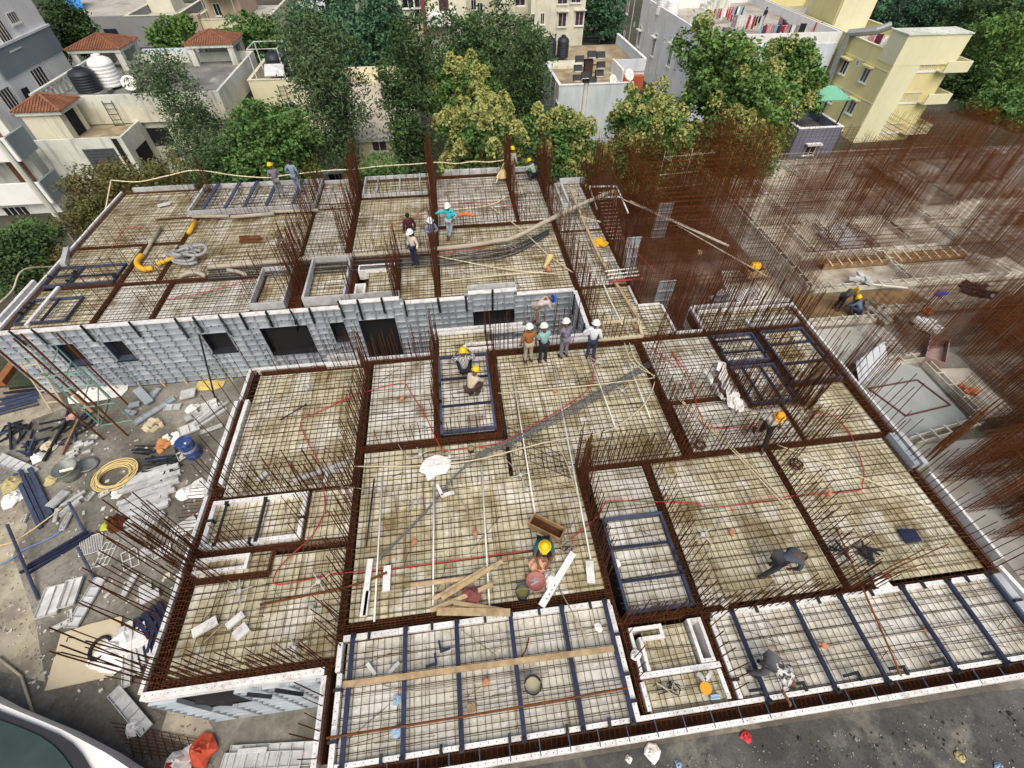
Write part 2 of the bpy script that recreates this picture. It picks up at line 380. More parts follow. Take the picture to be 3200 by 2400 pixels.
STRIPS = [
 # near block
 (-7.56,2.62,-7.56,7.6,.30,'along the front left edge with the longest bars',.24,(2.3,3.4),2,0,.66),
 (-7.64,7.65,-7.64,12.3,.22,'along the left edge by the rubbish yard',.5,(1.3,2.2),1,0,1),
 (-7.4,2.7,-3.7,2.7,.18,'at the front of the left room above the white ledge',.19,(1.0,2.2),2,0,1),
 (-3.6,2.6,-3.6,12.2,.16,'between the left rooms and the living room',.22,(1.0,2.2),2,.03,.98),
 (-3.82,.9,-3.82,2.6,.18,'at the front left of the sunken balcony',.3,(1.0,1.8),1,0,1),
 (-7.4,5.6,-3.68,5.6,.14,'between the duct and the framed pit',.2,(.9,1.6),2,0,.35),
 (-7.4,4.92,-5.5,4.92,.14,'in front of the long duct opening',.2,(1.0,1.9),2,0,.4),
 (-5.58,4.92,-5.58,5.52,.12,'at the short end of the duct strip',0),
 (-4.88,5.6,-4.88,7.2,.12,'right of the white framed pit',.2,(.9,1.7),1,0,1),
 (-7.4,7.18,-3.7,7.18,.16,'across the left rooms above the framed pit',.2,(1.2,2.3),2,0,1),
 (-7.4,12.12,-4.9,12.12,.24,'along the back of the upper left room',.4,(.8,1.5),1,.2,1),
 (-4.9,12.18,-1.3,12.18,.20,'along the gap in front of the open doorway',.2,(.8,1.7),2,0,1),
 (-3.5,8.44,.85,8.44,.22,'below the kitchen bay and the navy frame',.3,(.7,1.3),1,.1,.9),
 (-1.2,8.5,-1.2,13.4,.20,'left of the squatting workers',.24,(.8,1.6),2,.1,1),
 (.79,8.45,.79,13.3,.28,'right of the squatting workers',.3,(.8,1.7),2,.3,1),
 (.85,12.15,4.85,12.15,.26,'at the feet of the four men in white helmets',.26,(.9,2.1),2,.0,.8),
 (4.85,12.2,6.4,12.2,.26,'in front of the timber frame',.2,(.8,1.6),1,0,1),
 (6.37,6.95,6.37,12.3,.28,'right of the conduit crossed room',.22,(.9,1.9),2,0,.8),
 (2.92,2.6,2.92,6.9,.18,'right of the living room',.2,(1.0,2.0),2,.25,1),
 (2.95,6.9,6.4,6.9,.18,'below the conduit crossed room',.16,(.9,2.0),2,0,1),
 (6.4,6.96,12.95,6.96,.18,'across the right rooms behind the bending man',.22,(.9,2.1),2,0,.7),
 (3.06,.85,3.06,2.7,.16,'beside the white L shaped upstand',.2,(.8,1.5),1,.3,1),
 (-3.5,3.34,2.95,3.34,.22,'at the front of the living room behind the sunken balcony',0),
 (3.0,2.68,4.95,2.68,.16,'in front of the navy barred pit',.14,(.7,1.4),2,0,1),
 (4.96,2.6,13.0,2.64,.16,'between the right rooms and the long balcony',.22,(.8,1.9),2,0,.55),
 (4.98,2.7,4.98,6.85,.18,'between the navy barred pit and the bending man',.22,(.8,1.7),2,.0,.9),
 (5.04,.85,5.04,2.55,.16,'left of the long right balcony',.25,(.8,1.5),1,0,1),
 (8.91,2.7,8.91,6.95,.18,'between the two right rooms',.22,(.8,1.7),2,.0,1),
 (12.9,2.6,12.9,6.95,.28,'along the right edge by the clamps',.25,(.8,1.7),1,.0,1),
 (6.5,9.02,9.25,9.02,.16,'behind the walking man in the white shirt',.2,(.9,1.9),2,0,1),
 (9.16,8.45,9.16,12.2,.14,'left of the small navy pits',.2,(.9,2.1),2,0,1),
 (9.1,8.48,11.0,8.48,.22,'below the small navy pits',.16,(1.1,2.2),2,0,1),
 (10.25,7.05,10.25,8.4,.16,'right of the walking man in the white shirt',.2,(.9,1.8),2,0,1),
 (11.0,8.4,11.0,12.1,.18,'between the navy pits',.18,(1.1,2.3),2,0,1),
 (11.0,9.26,13.0,9.26,.14,'below the tall navy pit',.2,(.9,1.9),1,0,1),
 (13.1,6.95,13.1,13.6,.32,'along the back half of the right edge',.25,(.9,2.1),1,0,1),
 (6.4,12.18,13.2,12.18,.18,'across the back of the right rooms',.17,(1.0,2.3),2,.1,1),
 (9.12,12.3,9.12,13.6,.16,'at the white corner beside the notch',.2,(.9,1.9),1,0,1),
 (8.05,12.3,8.05,14.1,.16,'along the stepped white notch',.3,(.8,1.8),1,0,1),
 (9.2,13.48,13.3,13.48,.16,'along the back right edge',.2,(1.0,2.2),1,0,1),
 # link corridor and far block
 (4.84,12.3,4.84,26.7,.18,'left of the long link corridor',.26,(.9,2.2),2,0,1),
 (7.12,14.1,7.12,24.9,.2,'right of the long link corridor',.2,(1.0,2.4),2,0,1),
 (5.0,20.0,7.1,20.0,.16,'across the link corridor below the raised pipe',.2,(.8,2.0),1,0,1),
 (5.0,15.5,7.1,15.5,.16,'across the link corridor level with the aluminium wall',.2,(.8,2.0),1,0,1),
 (-17.68,15.6,-17.68,26.7,.22,'along the left edge of the far block',0),
 (-17.7,26.66,-13.4,26.66,.2,'along the far left edge',.5,(.8,2.0),1,.6,1),
 (-17.6,15.6,4.75,15.6,.16,'along the top of the aluminium wall',0),
 (-12.96,18.3,-12.96,26.7,.2,'left of the far white framed pit',.5,(.6,1.6),1,.5,1),
 (-14.52,15.7,-14.52,21.3,.16,'through the left of the far block',.45,(.9,1.8),1,0,1),
 (-17.6,21.32,-12.9,21.32,.14,'across the far left corner room',.4,(.8,1.5),1,0,1),
 (-17.0,18.2,-8.5,18.2,.16,'across the far block behind the aluminium wall',.5,(.8,1.5),1,0,1),
 (-12.32,15.7,-12.32,18.2,.16,'between two small far rooms by the aluminium wall',.3,(.8,1.7),1,0,1),
 (-14.9,23.62,-5.2,23.62,.16,'in front of the far white framed pit',.3,(.7,1.5),1,.3,1),
 (-7.2,18.7,-7.2,26.7,.16,'between the hose room and the far narrow room',.2,(.9,2.2),2,.0,1),
 (-8.52,15.7,-8.52,18.4,.12,'left of the first white shaft',.2,(.9,1.7),1,0,1),
 (-6.85,15.7,-6.85,18.9,.5,'between the two white shafts',.2,(.8,2.2),2,0,1),
 (-5.08,18.8,-5.08,26.7,.2,'at the leaning rusty column in the far block',.16,(1.0,2.6),2,0,1),
 (-6.5,18.85,-1.1,18.85,.14,'under the long grey pump pipe',.25,(.6,1.4),1,0,1),
 (-4.9,24.57,-1.1,24.57,.14,'in front of the far framed strip',.3,(.7,1.3),1,0,1),
 (-1.08,15.7,-1.08,26.8,.22,'at the tall rusty column beside the man in turquoise',.2,(1.0,2.6),2,0,1),
 (-4.62,15.75,-4.62,18.7,.14,'right of the second white shaft',.22,(.9,1.8),1,0,1),
 (-2.74,15.7,-2.74,18.8,.16,'behind the open doorway in the aluminium wall',.2,(.9,2.1),2,0,1),
 (-.95,21.18,4.8,21.18,.18,'across the far rooms behind the man in turquoise',.22,(.8,2.0),1,0,1),
 (3.08,21.2,3.08,26.8,.18,'left of the squatting man at the far edge',.2,(.9,2.2),2,0,1),
 (-4.9,26.66,4.9,26.7,.16,'along the far edge between the two rusty columns',.5,(.8,1.7),1,0,1),
]
for s in STRIPS: strip(*s)
def bundle(x, y, sx, sy, n, h, where):
    t = thing('column_rebar', 'upright rusty bar bundle %s' % where, 'rebar bundle', (x,y,-.3), group='upright rebar bundles')
    for k in range(int(n*.7)):
        px, py = x+RN.uniform(-sx,sx), y+RN.uniform(-sy,sy)
        if k % 2: px = x+RN.choice((-sx,sx))
        hh = h*RN.uniform(.75,1.05)
        unit_bar('starter_bar', BARME5, (px,py,-.3), (px+RN.gauss(0,.05),py+RN.gauss(0,.05),hh), .0125, t)
    ti = MB()
    for z in np.arange(.1,h*.8,.14): ti.tube([(x-sx,y-sy,z),(x+sx,y-sy,z),(x+sx,y+sy,z),(x-sx,y+sy,z)], .007, 3, closed=True)
    wpart('ties', ti, RUST, t, kind='stuff')
bundle(-1.08,24.6,.12,.9,34,3.0,'rising beside the far edge left of the yellow flowering tree')
bundle(-5.08,25.4,.12,.7,20,2.4,'leaning at the far edge right of the two watching men')
bundle(3.08,25.6,.1,.8,26,2.6,'at the far edge in front of the standing man in beige')
bundle(-6.85,17.2,.22,.7,40,2.6,'between the two white framed shafts')
bundle(4.9,24.6,.12,1.6,44,3.0,'at the far end of the corridor below the dark trees')
bundle(2.95,6.6,.1,.5,22,2.2,'at the corner beside the ladder of dark bars')
bundle(-7.5,5.45,.14,.35,14,2.9,'beside the narrow duct at the left edge')
bundle(10.95,8.6,.1,.5,18,2.4,'at the foot of the small navy pits')
bundle(-2.74,15.9,.1,.4,14,2.3,'over the open doorway')
bundle(-13.1,26.3,.16,.25,14,1.9,'short and bright by the far white frame')
# ---------------------------------------------------------------- white edge strips and framed pits
def edge_seg(p, q, wd, z0, z1, where, mt=None, seg=1.2, holes=True, group='white form edges'):
    """a run of flanged edge panels laid end to end; each panel is a part, its pin holes are real dimples"""
    p = Vector((p[0],p[1])); q = Vector((q[0],q[1])); L_ = (q-p).length; d = (q-p)/L_
    t = thing('edge_form', where, 'form edge', (p.x,p.y,z0), group=group)
    n = max(1, round(L_/seg)); nrm = Vector((-d.y, d.x))
    hm = MB()
    for i in range(n):
        a = p+d*(L_*i/n+.004); b = p+d*(L_*(i+1)/n-.004); mb = MB()
        h = RN.uniform(-.006,.006)
        # a top flange, a web and stiffening ends
        zt = z1+h; zm = zt-.02
        def pr(a_, b_, o0, o1, za, zb):
            s0 = [a_+nrm*o0, b_+nrm*o0, b_+nrm*o1, a_+nrm*o1]
            mb.add([(v.x,v.y,za) for v in s0]+[(v.x,v.y,zb) for v in s0], [(3,2,1,0),(4,5,6,7),(0,1,5,4),(1,2,6,5),(2,3,7,6),(3,0,4,7)])
        pr(a, b, -wd/2, wd/2, zm, zt); pr(a, b, -wd/2, -wd/2+.012, z0, zm); pr(a, b, wd/2-.012, wd/2, z0, zm)
        pr(a, a+d*.012, -wd/2+.012, wd/2-.012, z0, zm); pr(b-d*.012, b, -wd/2+.012, wd/2-.012, z0, zm)
        wpart('edge_panel', mb, mt or WHITE, t)
        if holes:
            k = max(2, int((b-a).length/.15))
            for j in range(k):
                c = a+(b-a)*((j+.5)/k)
                hm.add([(c.x+math.cos(x)*.011, c.y+math.sin(x)*.011, zt+.0015) for x in (0,1.05,2.1,3.15,4.2,5.25)], [(0,1,2,3,4,5)])
    if holes: wpart('pin_hole', hm, DARK, t, kind='stuff')
    return t
S = edge_seg
S((-7.78,2.58),(-7.78,7.35),.09,-.2,.07,'thin dashed white edge along the front left side of the deck')
S((-7.83,7.4),(-7.83,10.85),.12,-.2,.10,'outer white edge along the left side facing the blue drum')
S((-7.48,7.65),(-7.48,10.85),.12,-.1,.12,'inner white edge strip inside the upper left room wall')
S((-7.74,10.95),(-7.74,12.36),.10,-.2,.07,'short white edge at the back left corner of the near deck')
S((-7.68,12.32),(-4.95,12.32),.10,-.2,.07,'white edge across the back of the upper left room')
S((-5.1,12.55),(-3.9,12.55),.16,-.2,.16,'short double white edge block behind the left room, outer piece',ALU2)
S((-5.1,12.2),(-3.9,12.2),.14,-.05,.14,'short double white edge block behind the left room, inner piece')
S((-3.78,12.36),(-1.4,12.36),.10,-.2,.07,'white edge across the gap beside the open doorway')
S((-7.74,2.53),(-3.86,2.53),.15,-.18,.08,'white ledge with pin holes above the outer alu panels at front left')
S((-3.86,.5),(-3.86,2.44),.11,-.25,.05,'white edge running down to the bottom of the picture at left of the front balcony')
S((-1.3,13.57),(2.2,13.57),.10,-.3,.10,'back white strip over the gap behind the bending man with the blue helmet')
S((-1.2,13.36),(2.35,13.36),.09,-.1,.10,'front white strip over the gap below the wide window opening')
S((-.1,12.66),(4.85,12.66),.10,-.2,.10,'long white strip behind the four men in white helmets')
S((-.06,12.37),(2.0,12.37),.10,-.05,.12,'lower side of the white slot left of the men in white helmets')
S((2.0,12.40),(4.8,12.40),.12,-.05,.12,'white strip at the heels of the men in white helmets')
S((-.12,12.42),(-.12,12.6),.10,-.05,.12,'little closing piece of the white slot behind the squatters', seg=.3)
# front sunken balcony
S((-3.5,3.12),(2.86,3.12),.12,-.1,.14,'back white edge of the front balcony behind the plank heap')
S((2.82,.8),(2.82,3.05),.12,-.1,.14,'right white edge of the front balcony')
S((-3.55,2.45),(-3.55,3.05),.11,-.1,.14,'short upper left white edge of the front balcony')
S((-3.5,.55),(-3.5,2.42),.11,-.1,.13,'left white edge of the front balcony')
S((-3.44,.79),(13.0,.79),.085,-.1,.11,'inner long white edge along the front of both balconies')
S((-3.9,.47),(13.4,.47),.10,-.35,.05,'outermost long white edge along the very front')
S((3.12,.88),(3.12,1.42),.09,-.1,.12,'left white edge of the little box with the yellow cap')
S((4.9,.88),(4.9,1.45),.09,-.1,.12,'right white edge of the little box with the yellow cap')
S((3.1,1.53),(4.98,1.53),.11,-.1,.13,'back white edge of the little box with the yellow cap')
S((5.15,.85),(5.15,2.4),.09,-.1,.12,'left white edge of the long right balcony')
S((5.2,2.53),(12.62,2.53),.11,-.1,.14,'back white edge of the long right balcony')
S((12.78,.85),(12.78,2.55),.20,-.3,.16,'wide grey alu edge at the right end of the long balcony',ALU,holes=False)
S((13.3,.5),(13.05,2.75),.11,-.3,.12,'outer white edge at the bottom right corner')
S((13.36,2.9),(13.30,5.5),.08,-.3,.07,'dashed white edge along the right side by the clamps')
S((13.24,5.7),(13.24,6.86),.15,-.3,.22,'outer alu box of the double bump on the right edge',ALU2)
S((12.93,5.7),(12.93,6.86),.17,-.2,.24,'inner alu box of the double bump on the right edge',ALU)
S((13.36,6.95),(13.36,13.5),.08,-.3,.07,'thin white edge along the back half of the right side')
S((9.2,13.70),(13.35,13.70),.10,-.3,.12,'back white strip at the rear right corner')
S((9.25,13.38),(13.25,13.38),.09,-.1,.12,'front white strip at the rear right corner')
S((9.12,12.42),(9.12,13.7),.10,-.9,.10,'deep white side at the notch of the rear right corner')
S((7.98,12.34),(9.05,12.34),.09,-.3,.08,'white step edge in the bottom of the notch')
S((8.0,12.45),(8.0,14.05),.09,-.3,.08,'white step edge at the left of the notch')
S((7.02,14.1),(7.95,14.1),.09,-.3,.08,'white step edge at the top of the notch')
S((7.02,14.2),(7.02,15.4),.09,-.3,.08,'white edge going up to the link corridor')
# framed openings
def frame(x0, x1, y0, y1, wd, z0, z1, label, name='opening_box', mt=None, cat='opening frame', pit=None, group=None):
    t = thing(name, label, cat, ((x0+x1)/2,(y0+y1)/2,z0), group=group)
    for a in ((x0,y0,x1,y0+wd),(x0,y1-wd,x1,y1),(x0,y0+wd,x0+wd,y1-wd),(x1-wd,y0+wd,x1,y1-wd)):
        wpart('side_panel', MB().box(a[0],a[1],z0,a[2],a[3],z1), mt or WHITE, t)
    hm = MB()
    for k in range(int((x1-x0)/.16)):
        for yy in (y0+wd/2, y1-wd/2):
            x = x0+.1+k*.16; hm.add([(x-.01,yy-.01,z1+.0015),(x+.01,yy-.01,z1+.0015),(x+.01,yy+.01,z1+.0015),(x-.01,yy+.01,z1+.0015)],[(0,1,2,3)])
    if hm.v and mt is None: wpart('pin_hole', hm, DARK, t, kind='stuff')
    if pit: wpart('bottom', MB().box(x0+wd,y0+wd,pit-.02,x1-wd,y1-wd,pit), TRENCH, t)
    return t
frame(-7.47,-6.13,5.08,5.48,.08,-.5,.12,'long narrow white duct frame in the left strip',pit=-.8)
frame(-7.48,-4.9,5.74,7.1,.11,-.1,.15,'large white frame of the pit at the left edge')
frame(-8.55,-7.18,15.74,18.3,.075,-.1,.32,'left one of the two tall white shafts behind the aluminium wall',mt=ALU2)
frame(-6.48,-4.78,15.82,18.75,.08,-.1,.36,'right one of the two tall white shafts behind the aluminium wall',mt=ALU2)
frame(-4.47,-2.9,17.74,18.2,.07,-.3,.16,'thin flat white slot right of the two white shafts',pit=-.6)
frame(-4.49,-4.05,15.9,16.82,.07,-.3,.16,'small upright white duct beside the two shafts',pit=-.6)
frame(10.92,12.98,12.33,12.68,.08,-.3,.14,'narrow white slot in the back right corner room',pit=-.6)
frame(4.56,4.9,1.6,2.52,.075,-.4,.14,'upright white slot beside the long right balcony',pit=-.7)
frame(5.55,6.0,22.4,24.8,.10,-.2,.2,'white slot at the far end of the link corridor',mt=ALU2,pit=-.5)
frame(-4.86,-1.25,24.62,26.78,.08,-.1,.22,'far white framed strip left of the tall rusty column',mt=ALU2)
frame(-13.48,-7.15,23.85,26.8,.09,-.1,.24,'large white frame at the far edge below the two watching men',mt=ALU2)
# the L shaped upstand
t = thing('upstand_form', 'white L shaped hollow upstand with a rag on it', 'upstand form', (3.3,2.0,0))
for a in ((3.12,2.42,3.92,2.5),(3.84,2.2,3.92,2.42),(3.36,2.2,3.84,2.28),(3.30,1.6,3.38,2.28),(3.12,1.6,3.19,2.42)):
    wpart('side_panel', MB().box(a[0],a[1],-.3,a[2],a[3],.14), WHITE, t)
# far white edge runs
S((-17.78,15.5),(-17.78,26.75),.09,-.3,.12,'dashed white edge along the left side of the far block')
S((-17.2,26.84),(-14.05,26.84),.14,-.3,.24,'far left white edge behind the corner room',ALU2)
S((-.45,26.84),(2.75,26.84),.16,-.3,.30,'far white edge below the yellow flowering trees',ALU2)
S((3.25,26.9),(5.0,26.9),.14,-.3,.24,'far white edge under the squatting man in pale green',ALU2)
S((5.9,24.96),(7.3,24.96),.14,-.3,.34,'white edge closing the far end of the corridor',ALU2)
S((-18.12,16.2),(-18.12,18.8),.12,-.3,.14,'outer of the two stepped white edges at the far left corner')
S((-16.85,15.75),(-16.85,18.2),.12,-.1,.14,'inner of the two stepped white edges at the far left corner')
S((-17.4,19.8),(-17.9,21.2),.2,-.2,.22,'bright white form lying across the far left edge',ALU2)
S((-5.2,26.5),(-7.05,26.5),.14,-.2,.22,'short white edge right of the two watching men',ALU2)
# ---------------------------------------------------------------- steel bars across the pits
def cross_bars(label, segs, z, wd, mt, cat='pit bars', name='span_bars', clamps=True, group='steel bars over pits'):
    for k, (a, b) in enumerate(segs):
        t = thing(name, label[k] if isinstance(label, list) else label, cat, (a[0],a[1],z), group=group)
        wpart('bar', MB().box(min(a[0],b[0])-wd/2*(a[1]!=b[1]), min(a[1],b[1])-wd/2*(a[0]!=b[0]), z, max(a[0],b[0])+wd/2*(a[1]!=b[1]), max(a[1],b[1])+wd/2*(a[0]!=b[0]), z+wd), mt, t)
        if clamps:
            for p in (a, b):
                wpart('clamp', MB().box(p[0]-.05,p[1]-.05,z-.05,p[0]+.05,p[1]+.05,z+wd+.02).box(p[0]-.015,p[1]-.015,z+wd+.02,p[0]+.015,p[1]+.015,z+wd+.10), BLACK, t)
ords = ['leftmost','second','third','fourth','fifth','rightmost']
cross_bars(['%s of six navy bars across the front balcony' % o for o in ords], [((x,3.14),(x-.03,.74)) for x in (-3.25,-2.05,-.86,.42,1.66,2.72)], .15, .065, NAVY)
cross_bars(['%s of six navy bars across the long right balcony' % o for o in ords], [((x,2.53),(x+.02,.72)) for x in (5.68,7.24,8.46,10.12,11.36,12.5)], .15, .065, NAVY)
def navy_frame(x0, x1, y0, y1, bars, label):
    t = thing('pit_shoring', label, 'steel frame', ((x0+x1)/2,(y0+y1)/2,.02), group='navy frames')
    w_ = .075 if x0 > -5 else .045
    for a in ((x0,y0,x1,y0+w_),(x0,y1-w_,x1,y1),(x0,y0+w_,x0+w_,y1-w_),(x1-w_,y0+w_,x1,y1-w_)):
        wpart('rail', MB().box(a[0],a[1],.0,a[2],a[3],.13), STEEL, t)
    for v, y in bars:
        if v == 'h': wpart('cross_bar', MB().box(x0+w_,y-.03,.07,x1-w_,y+.03,.135), NAVY, t)
        else: wpart('cross_bar', MB().box(y-.03,y0+w_,.07,y+.03,y1-w_,.135), NAVY, t)
    for k in range(4): wpart('clamp', MB().obox((RN.choice((x0+.03,x1-.03)), RN.uniform(y0+.2,y1-.2), .16),(.05,.035,.06)), BLACK, t)
navy_frame(3.2,4.9,2.8,5.26,[('h',3.55),('h',4.4)],'navy frame with two bars right of the living room')
navy_frame(-1.12,.66,8.68,12.1,[('h',9.75),('h',10.95)],'navy frame under the two squatting workers')
navy_frame(9.2,10.85,8.58,10.3,[('v',9.65),('v',10.3)],'front small navy pit frame at the right')
navy_frame(9.2,10.85,10.48,11.95,[('h',11.0),('h',11.6)],'back small navy pit frame at the right')
navy_frame(11.14,12.93,9.3,11.98,[('h',10.2),('h',11.2)],'tall navy pit frame at the right edge')
navy_frame(-17.55,-16.6,18.3,19.7,[('h',19.0)],'grey frame at the left edge of the far block')
navy_frame(-16.55,-14.75,18.3,19.7,[('h',18.9)],'second grey frame at the left of the far block')
navy_frame(-17.4,-15.5,15.9,17.4,[('v',-16.4)],'grey frame in the near left corner of the far block')
cross_bars(['%s of five slanting grey bars in the far white frame' % o for o in ords[:4]+['last']], [((x,26.7),(x+.1,23.95)) for x in (-12.74,-11.64,-10.71,-9.62,-8.3)], .26, .06, STEEL, clamps=False)
cross_bars(['%s of three pale bars in the far framed strip' % o for o in ('left','middle','right')], [((x,26.7),(x,24.7)) for x in (-4.1,-2.9,-1.8)], .24, .055, ALU, clamps=False)
cross_bars(['%s of two dark bars in the left framed pit' % o for o in ('left','right')], [((x,5.8),(x,7.0)) for x in (-7.1,-6.05)], .1, .05, BLACK)
# corner brackets and clips on the white edges
CLIP = MB().box(-.03,-.09,0,.03,.09,.045).box(-.03,.05,-.14,.03,.09,0).mesh('clip', BLACK)
NTH = ['first','second','third','fourth','fifth','sixth','seventh','eighth','ninth','tenth','eleventh','twelfth','thirteenth','fourteenth','fifteenth','sixteenth','seventeenth','eighteenth','nineteenth','twentieth','twenty first','twenty second','twenty third','twenty fourth','twenty fifth','twenty sixth','twenty seventh','twenty eighth','twenty ninth','thirtieth']
CLIPC = {}
def clipname(x, y):
    e = 'back edge of the front balcony' if 3 < y < 3.2 else 'front edge of the front balcony' if y < .85 else 'right edge of the front balcony' if 2.7 < x < 2.9 else 'left edge of the front balcony' if -3.6 < x < -3.4 else 'back edge of the long right balcony' if y > 2.5 and x > 5 and x < 12 and y < 3 else 'end edges of the long right balcony' if x > 5 else 'framed pit at the left'
    CLIPC[e] = CLIPC.get(e,0)+1; return '%s black clip on the %s' % (NTH[CLIPC[e]-1], e)
for k, (x, y, rz) in enumerate([(-2.9,3.1,0),(-1.45,3.12,0),(-.2,3.12,0),(1.1,3.12,0),(2.35,3.1,0),(-2.5,.8,3.1),(-1.3,.8,3.1),(0.1,.8,3.1),(1.3,.8,3.1),(2.2,.8,3.1),
    (2.8,2.4,1.57),(2.8,1.6,1.57),(2.8,1.1,1.57),(-3.5,2.1,-1.57),(-3.5,1.2,-1.57),(6.3,2.52,0),(7.9,2.52,0),(9.3,2.52,0),(10.7,2.52,0),(11.9,2.52,0),
    (5.15,1.2,-1.57),(12.75,1.9,1.57),(-7.4,6.5,-1.57),(-4.95,6.3,1.57),(-6.2,5.8,3.1)]):
    tag(link('edge_clip', CLIP, None, (x,y,.155), (0,0,rz)), clipname(x,y), 'clip', 'black clips on the white edges')
ANG = MB().box(-.03,-.03,0,.35,.03,.05).box(.29,-.16,0,.35,-.03,.05).mesh('bracket', BLACK)
for x in (5.4,6.3,7.6,8.7,9.7,11.0):
    tag(link('angle_bracket', ANG, None, (x,.96,.13), (0,0,RN.uniform(-.1,.1))), NTH[(5.4,6.3,7.6,8.7,9.7,11.0).index(x)]+' black angle bracket from the left on the front edge of the right balcony', 'bracket', 'black brackets along the front edge')
sp = MB().box(-.011,-.19,0,.011,.19,.02).mesh('spacer', STEEL)
for k in range(25):
    tag(link('spacer_tie', sp, None, (-2.4+k*.62,.63,.03)), NTH[k]+' steel spacer tie from the left between the long front edges', 'spacer', 'spacer ties along the front trench')
t = thing('front_wall_rebar', 'rusty cage lying in the long trench along the very front', 'rebar cage', (5,.63,-.4))
st = MB()
for k in range(150):
    x = -3.8+k*.113; st.tube([(x,.54,-.3),(x,.54,-.05),(x+.02,.72,-.05),(x,.72,-.3)],.006,3,cap=False)
wpart('stirrups', st, RUST, t, kind='stuff')
for y,z in ((.545,-.06),(.715,-.06),(.545,-.28),(.715,-.28)): unit_bar('long_bar', BARME, (-3.85,y,z), (13.2,y,z), .01, t)
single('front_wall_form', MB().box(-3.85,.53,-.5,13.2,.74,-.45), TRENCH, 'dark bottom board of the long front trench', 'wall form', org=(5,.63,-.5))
# ---------------------------------------------------------------- aluminium wall under the far block
PW, PD = .45, .075
def panel_mesh(w_, h_, rib=.30):
    m_ = MB(); g = .006
    m_.box(g,0,0,w_-g,.02,h_)                                # skin (its outer face looks to -y)
    m_.box(g,-PD,0,g+.022,0,h_); m_.box(w_-g-.022,-PD,0,w_-g,0,h_)
    m_.box(g+.022,-PD,0,w_-g-.022,0,.022); m_.box(g+.022,-PD,h_-.022,w_-g-.022,0,h_)
    k = int(h_/rib)
    for i in range(1, k):
        z = h_*i/k; m_.box(g+.022,-PD*.9,z-.022,w_-g-.022,0,z+.022)
    return m_
PMC = {}
def pmesh(w_, h_):
    k = (round(w_,2), round(h_,2))
    if k not in PMC: PMC[k] = panel_mesh(w_, h_).mesh('wall_panel', ALU)
    return PMC[k]
YW = 15.42
wall = thing('aluminium_wall', 'long silver aluminium wall formwork with dark window openings', 'formwork wall', (-6.5,YW,ZF))
def zq(k, x, y): o = {4:(0,800),5:(1050,800)}[k]; return on_y(o[0]+x*.49729, o[1]+y*.49729, YW)
OPEN = []
for k,tl,tr,bl in ((4,(320,555),(465,550),(450,680)),(4,(645,535),(770,525),(735,650)),(4,(1265,485),(1425,470),(1345,600)),(4,(1630,450),(1930,430),(1715,615)),(4,(2070,415),(2160,408),(2120,530)),(5,(140,400),(370,385),(190,650)),(5,(860,345),(1120,325),(880,425))):
    A_, B_, C_ = zq(k,*tl), zq(k,*tr), zq(k,*bl); OPEN.append((A_.x,B_.x,C_.z,A_.z))
OPEN[5] = (OPEN[5][0],OPEN[5][1],ZF,OPEN[5][3])
x = -18.3
top = lambda x: .10 if not (-4.95 < x < -2.6 or .2 < x < 2.2) else .33
def solid(x, w_, z0, z1):
    if z1-z0 > .08: link('wall_panel', pmesh(w_, z1-z0), wall, (x+6.5,0,z0-ZF), None)
EDG = sorted([o[0] for o in OPEN]+[o[1] for o in OPEN])+[4.68]
while x < 4.62:
    w_ = min(RN.choice((.3,.45,.45,.6)), min([e-x for e in EDG if e > x+.05]))
    if min([e-x for e in EDG if e > x+.05])-w_ < .12: w_ = min([e-x for e in EDG if e > x+.05])
    zt = top(x+w_/2); cuts = [(o[2],o[3]) for o in OPEN if o[0] < x+w_/2 < o[1]]
    if not cuts:
        solid(x, w_, ZF, ZF+1.2); solid(x, w_, ZF+1.2+.004, ZF+2.4); solid(x, w_, ZF+2.404, zt-.06)
    for c in cuts: solid(x, w_, ZF, c[0]); solid(x, w_, c[1], zt-.06)
    x += w_
# top rail, base rail
for (a,b,zt) in ((-18.3,-4.97,.10),(-4.95,-2.6,.33),(-2.58,.18,.10),(.2,2.2,.33),(2.22,4.68,.10)):
    wpart('top_rail', MB().box(a,YW-PD-.02,zt-.055,b,YW+.12,zt), WHITE, wall)
    if zt > .2: wpart('top_rail', MB().box(a,YW+.12,-.2,a+.03,YW+.45,zt).box(b-.03,YW+.12,-.2,b,YW+.45,zt).box(a,YW+.45,-.2,b,YW+.5,zt), ALU2, wall)
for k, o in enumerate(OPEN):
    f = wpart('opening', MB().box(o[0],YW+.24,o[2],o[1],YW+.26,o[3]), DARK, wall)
    rv = MB(); d = .24
    rv.box(o[0]-.02,YW-.04,o[2],o[0]+.012,YW+d,o[3]).box(o[1]-.012,YW-.04,o[2],o[1]+.02,YW+d,o[3]).box(o[0],YW-.04,o[3]-.012,o[1],YW+d,o[3]+.02)
    if k != 5: rv.box(o[0],YW-.10,o[2]-.03,o[1],YW+d,o[2]+.01)
    rr = link('reveal', rv.mesh('reveal', BLACK if k in (2,3,4,6) else STEEL, tuple(ORG[wall])), f)
    if k in (0,1,2,6): wpart('sill', MB().box(o[0]-.03,YW-.13,o[2]-.05,o[1]+.03,YW-.04,o[2]), BLACK, wall)
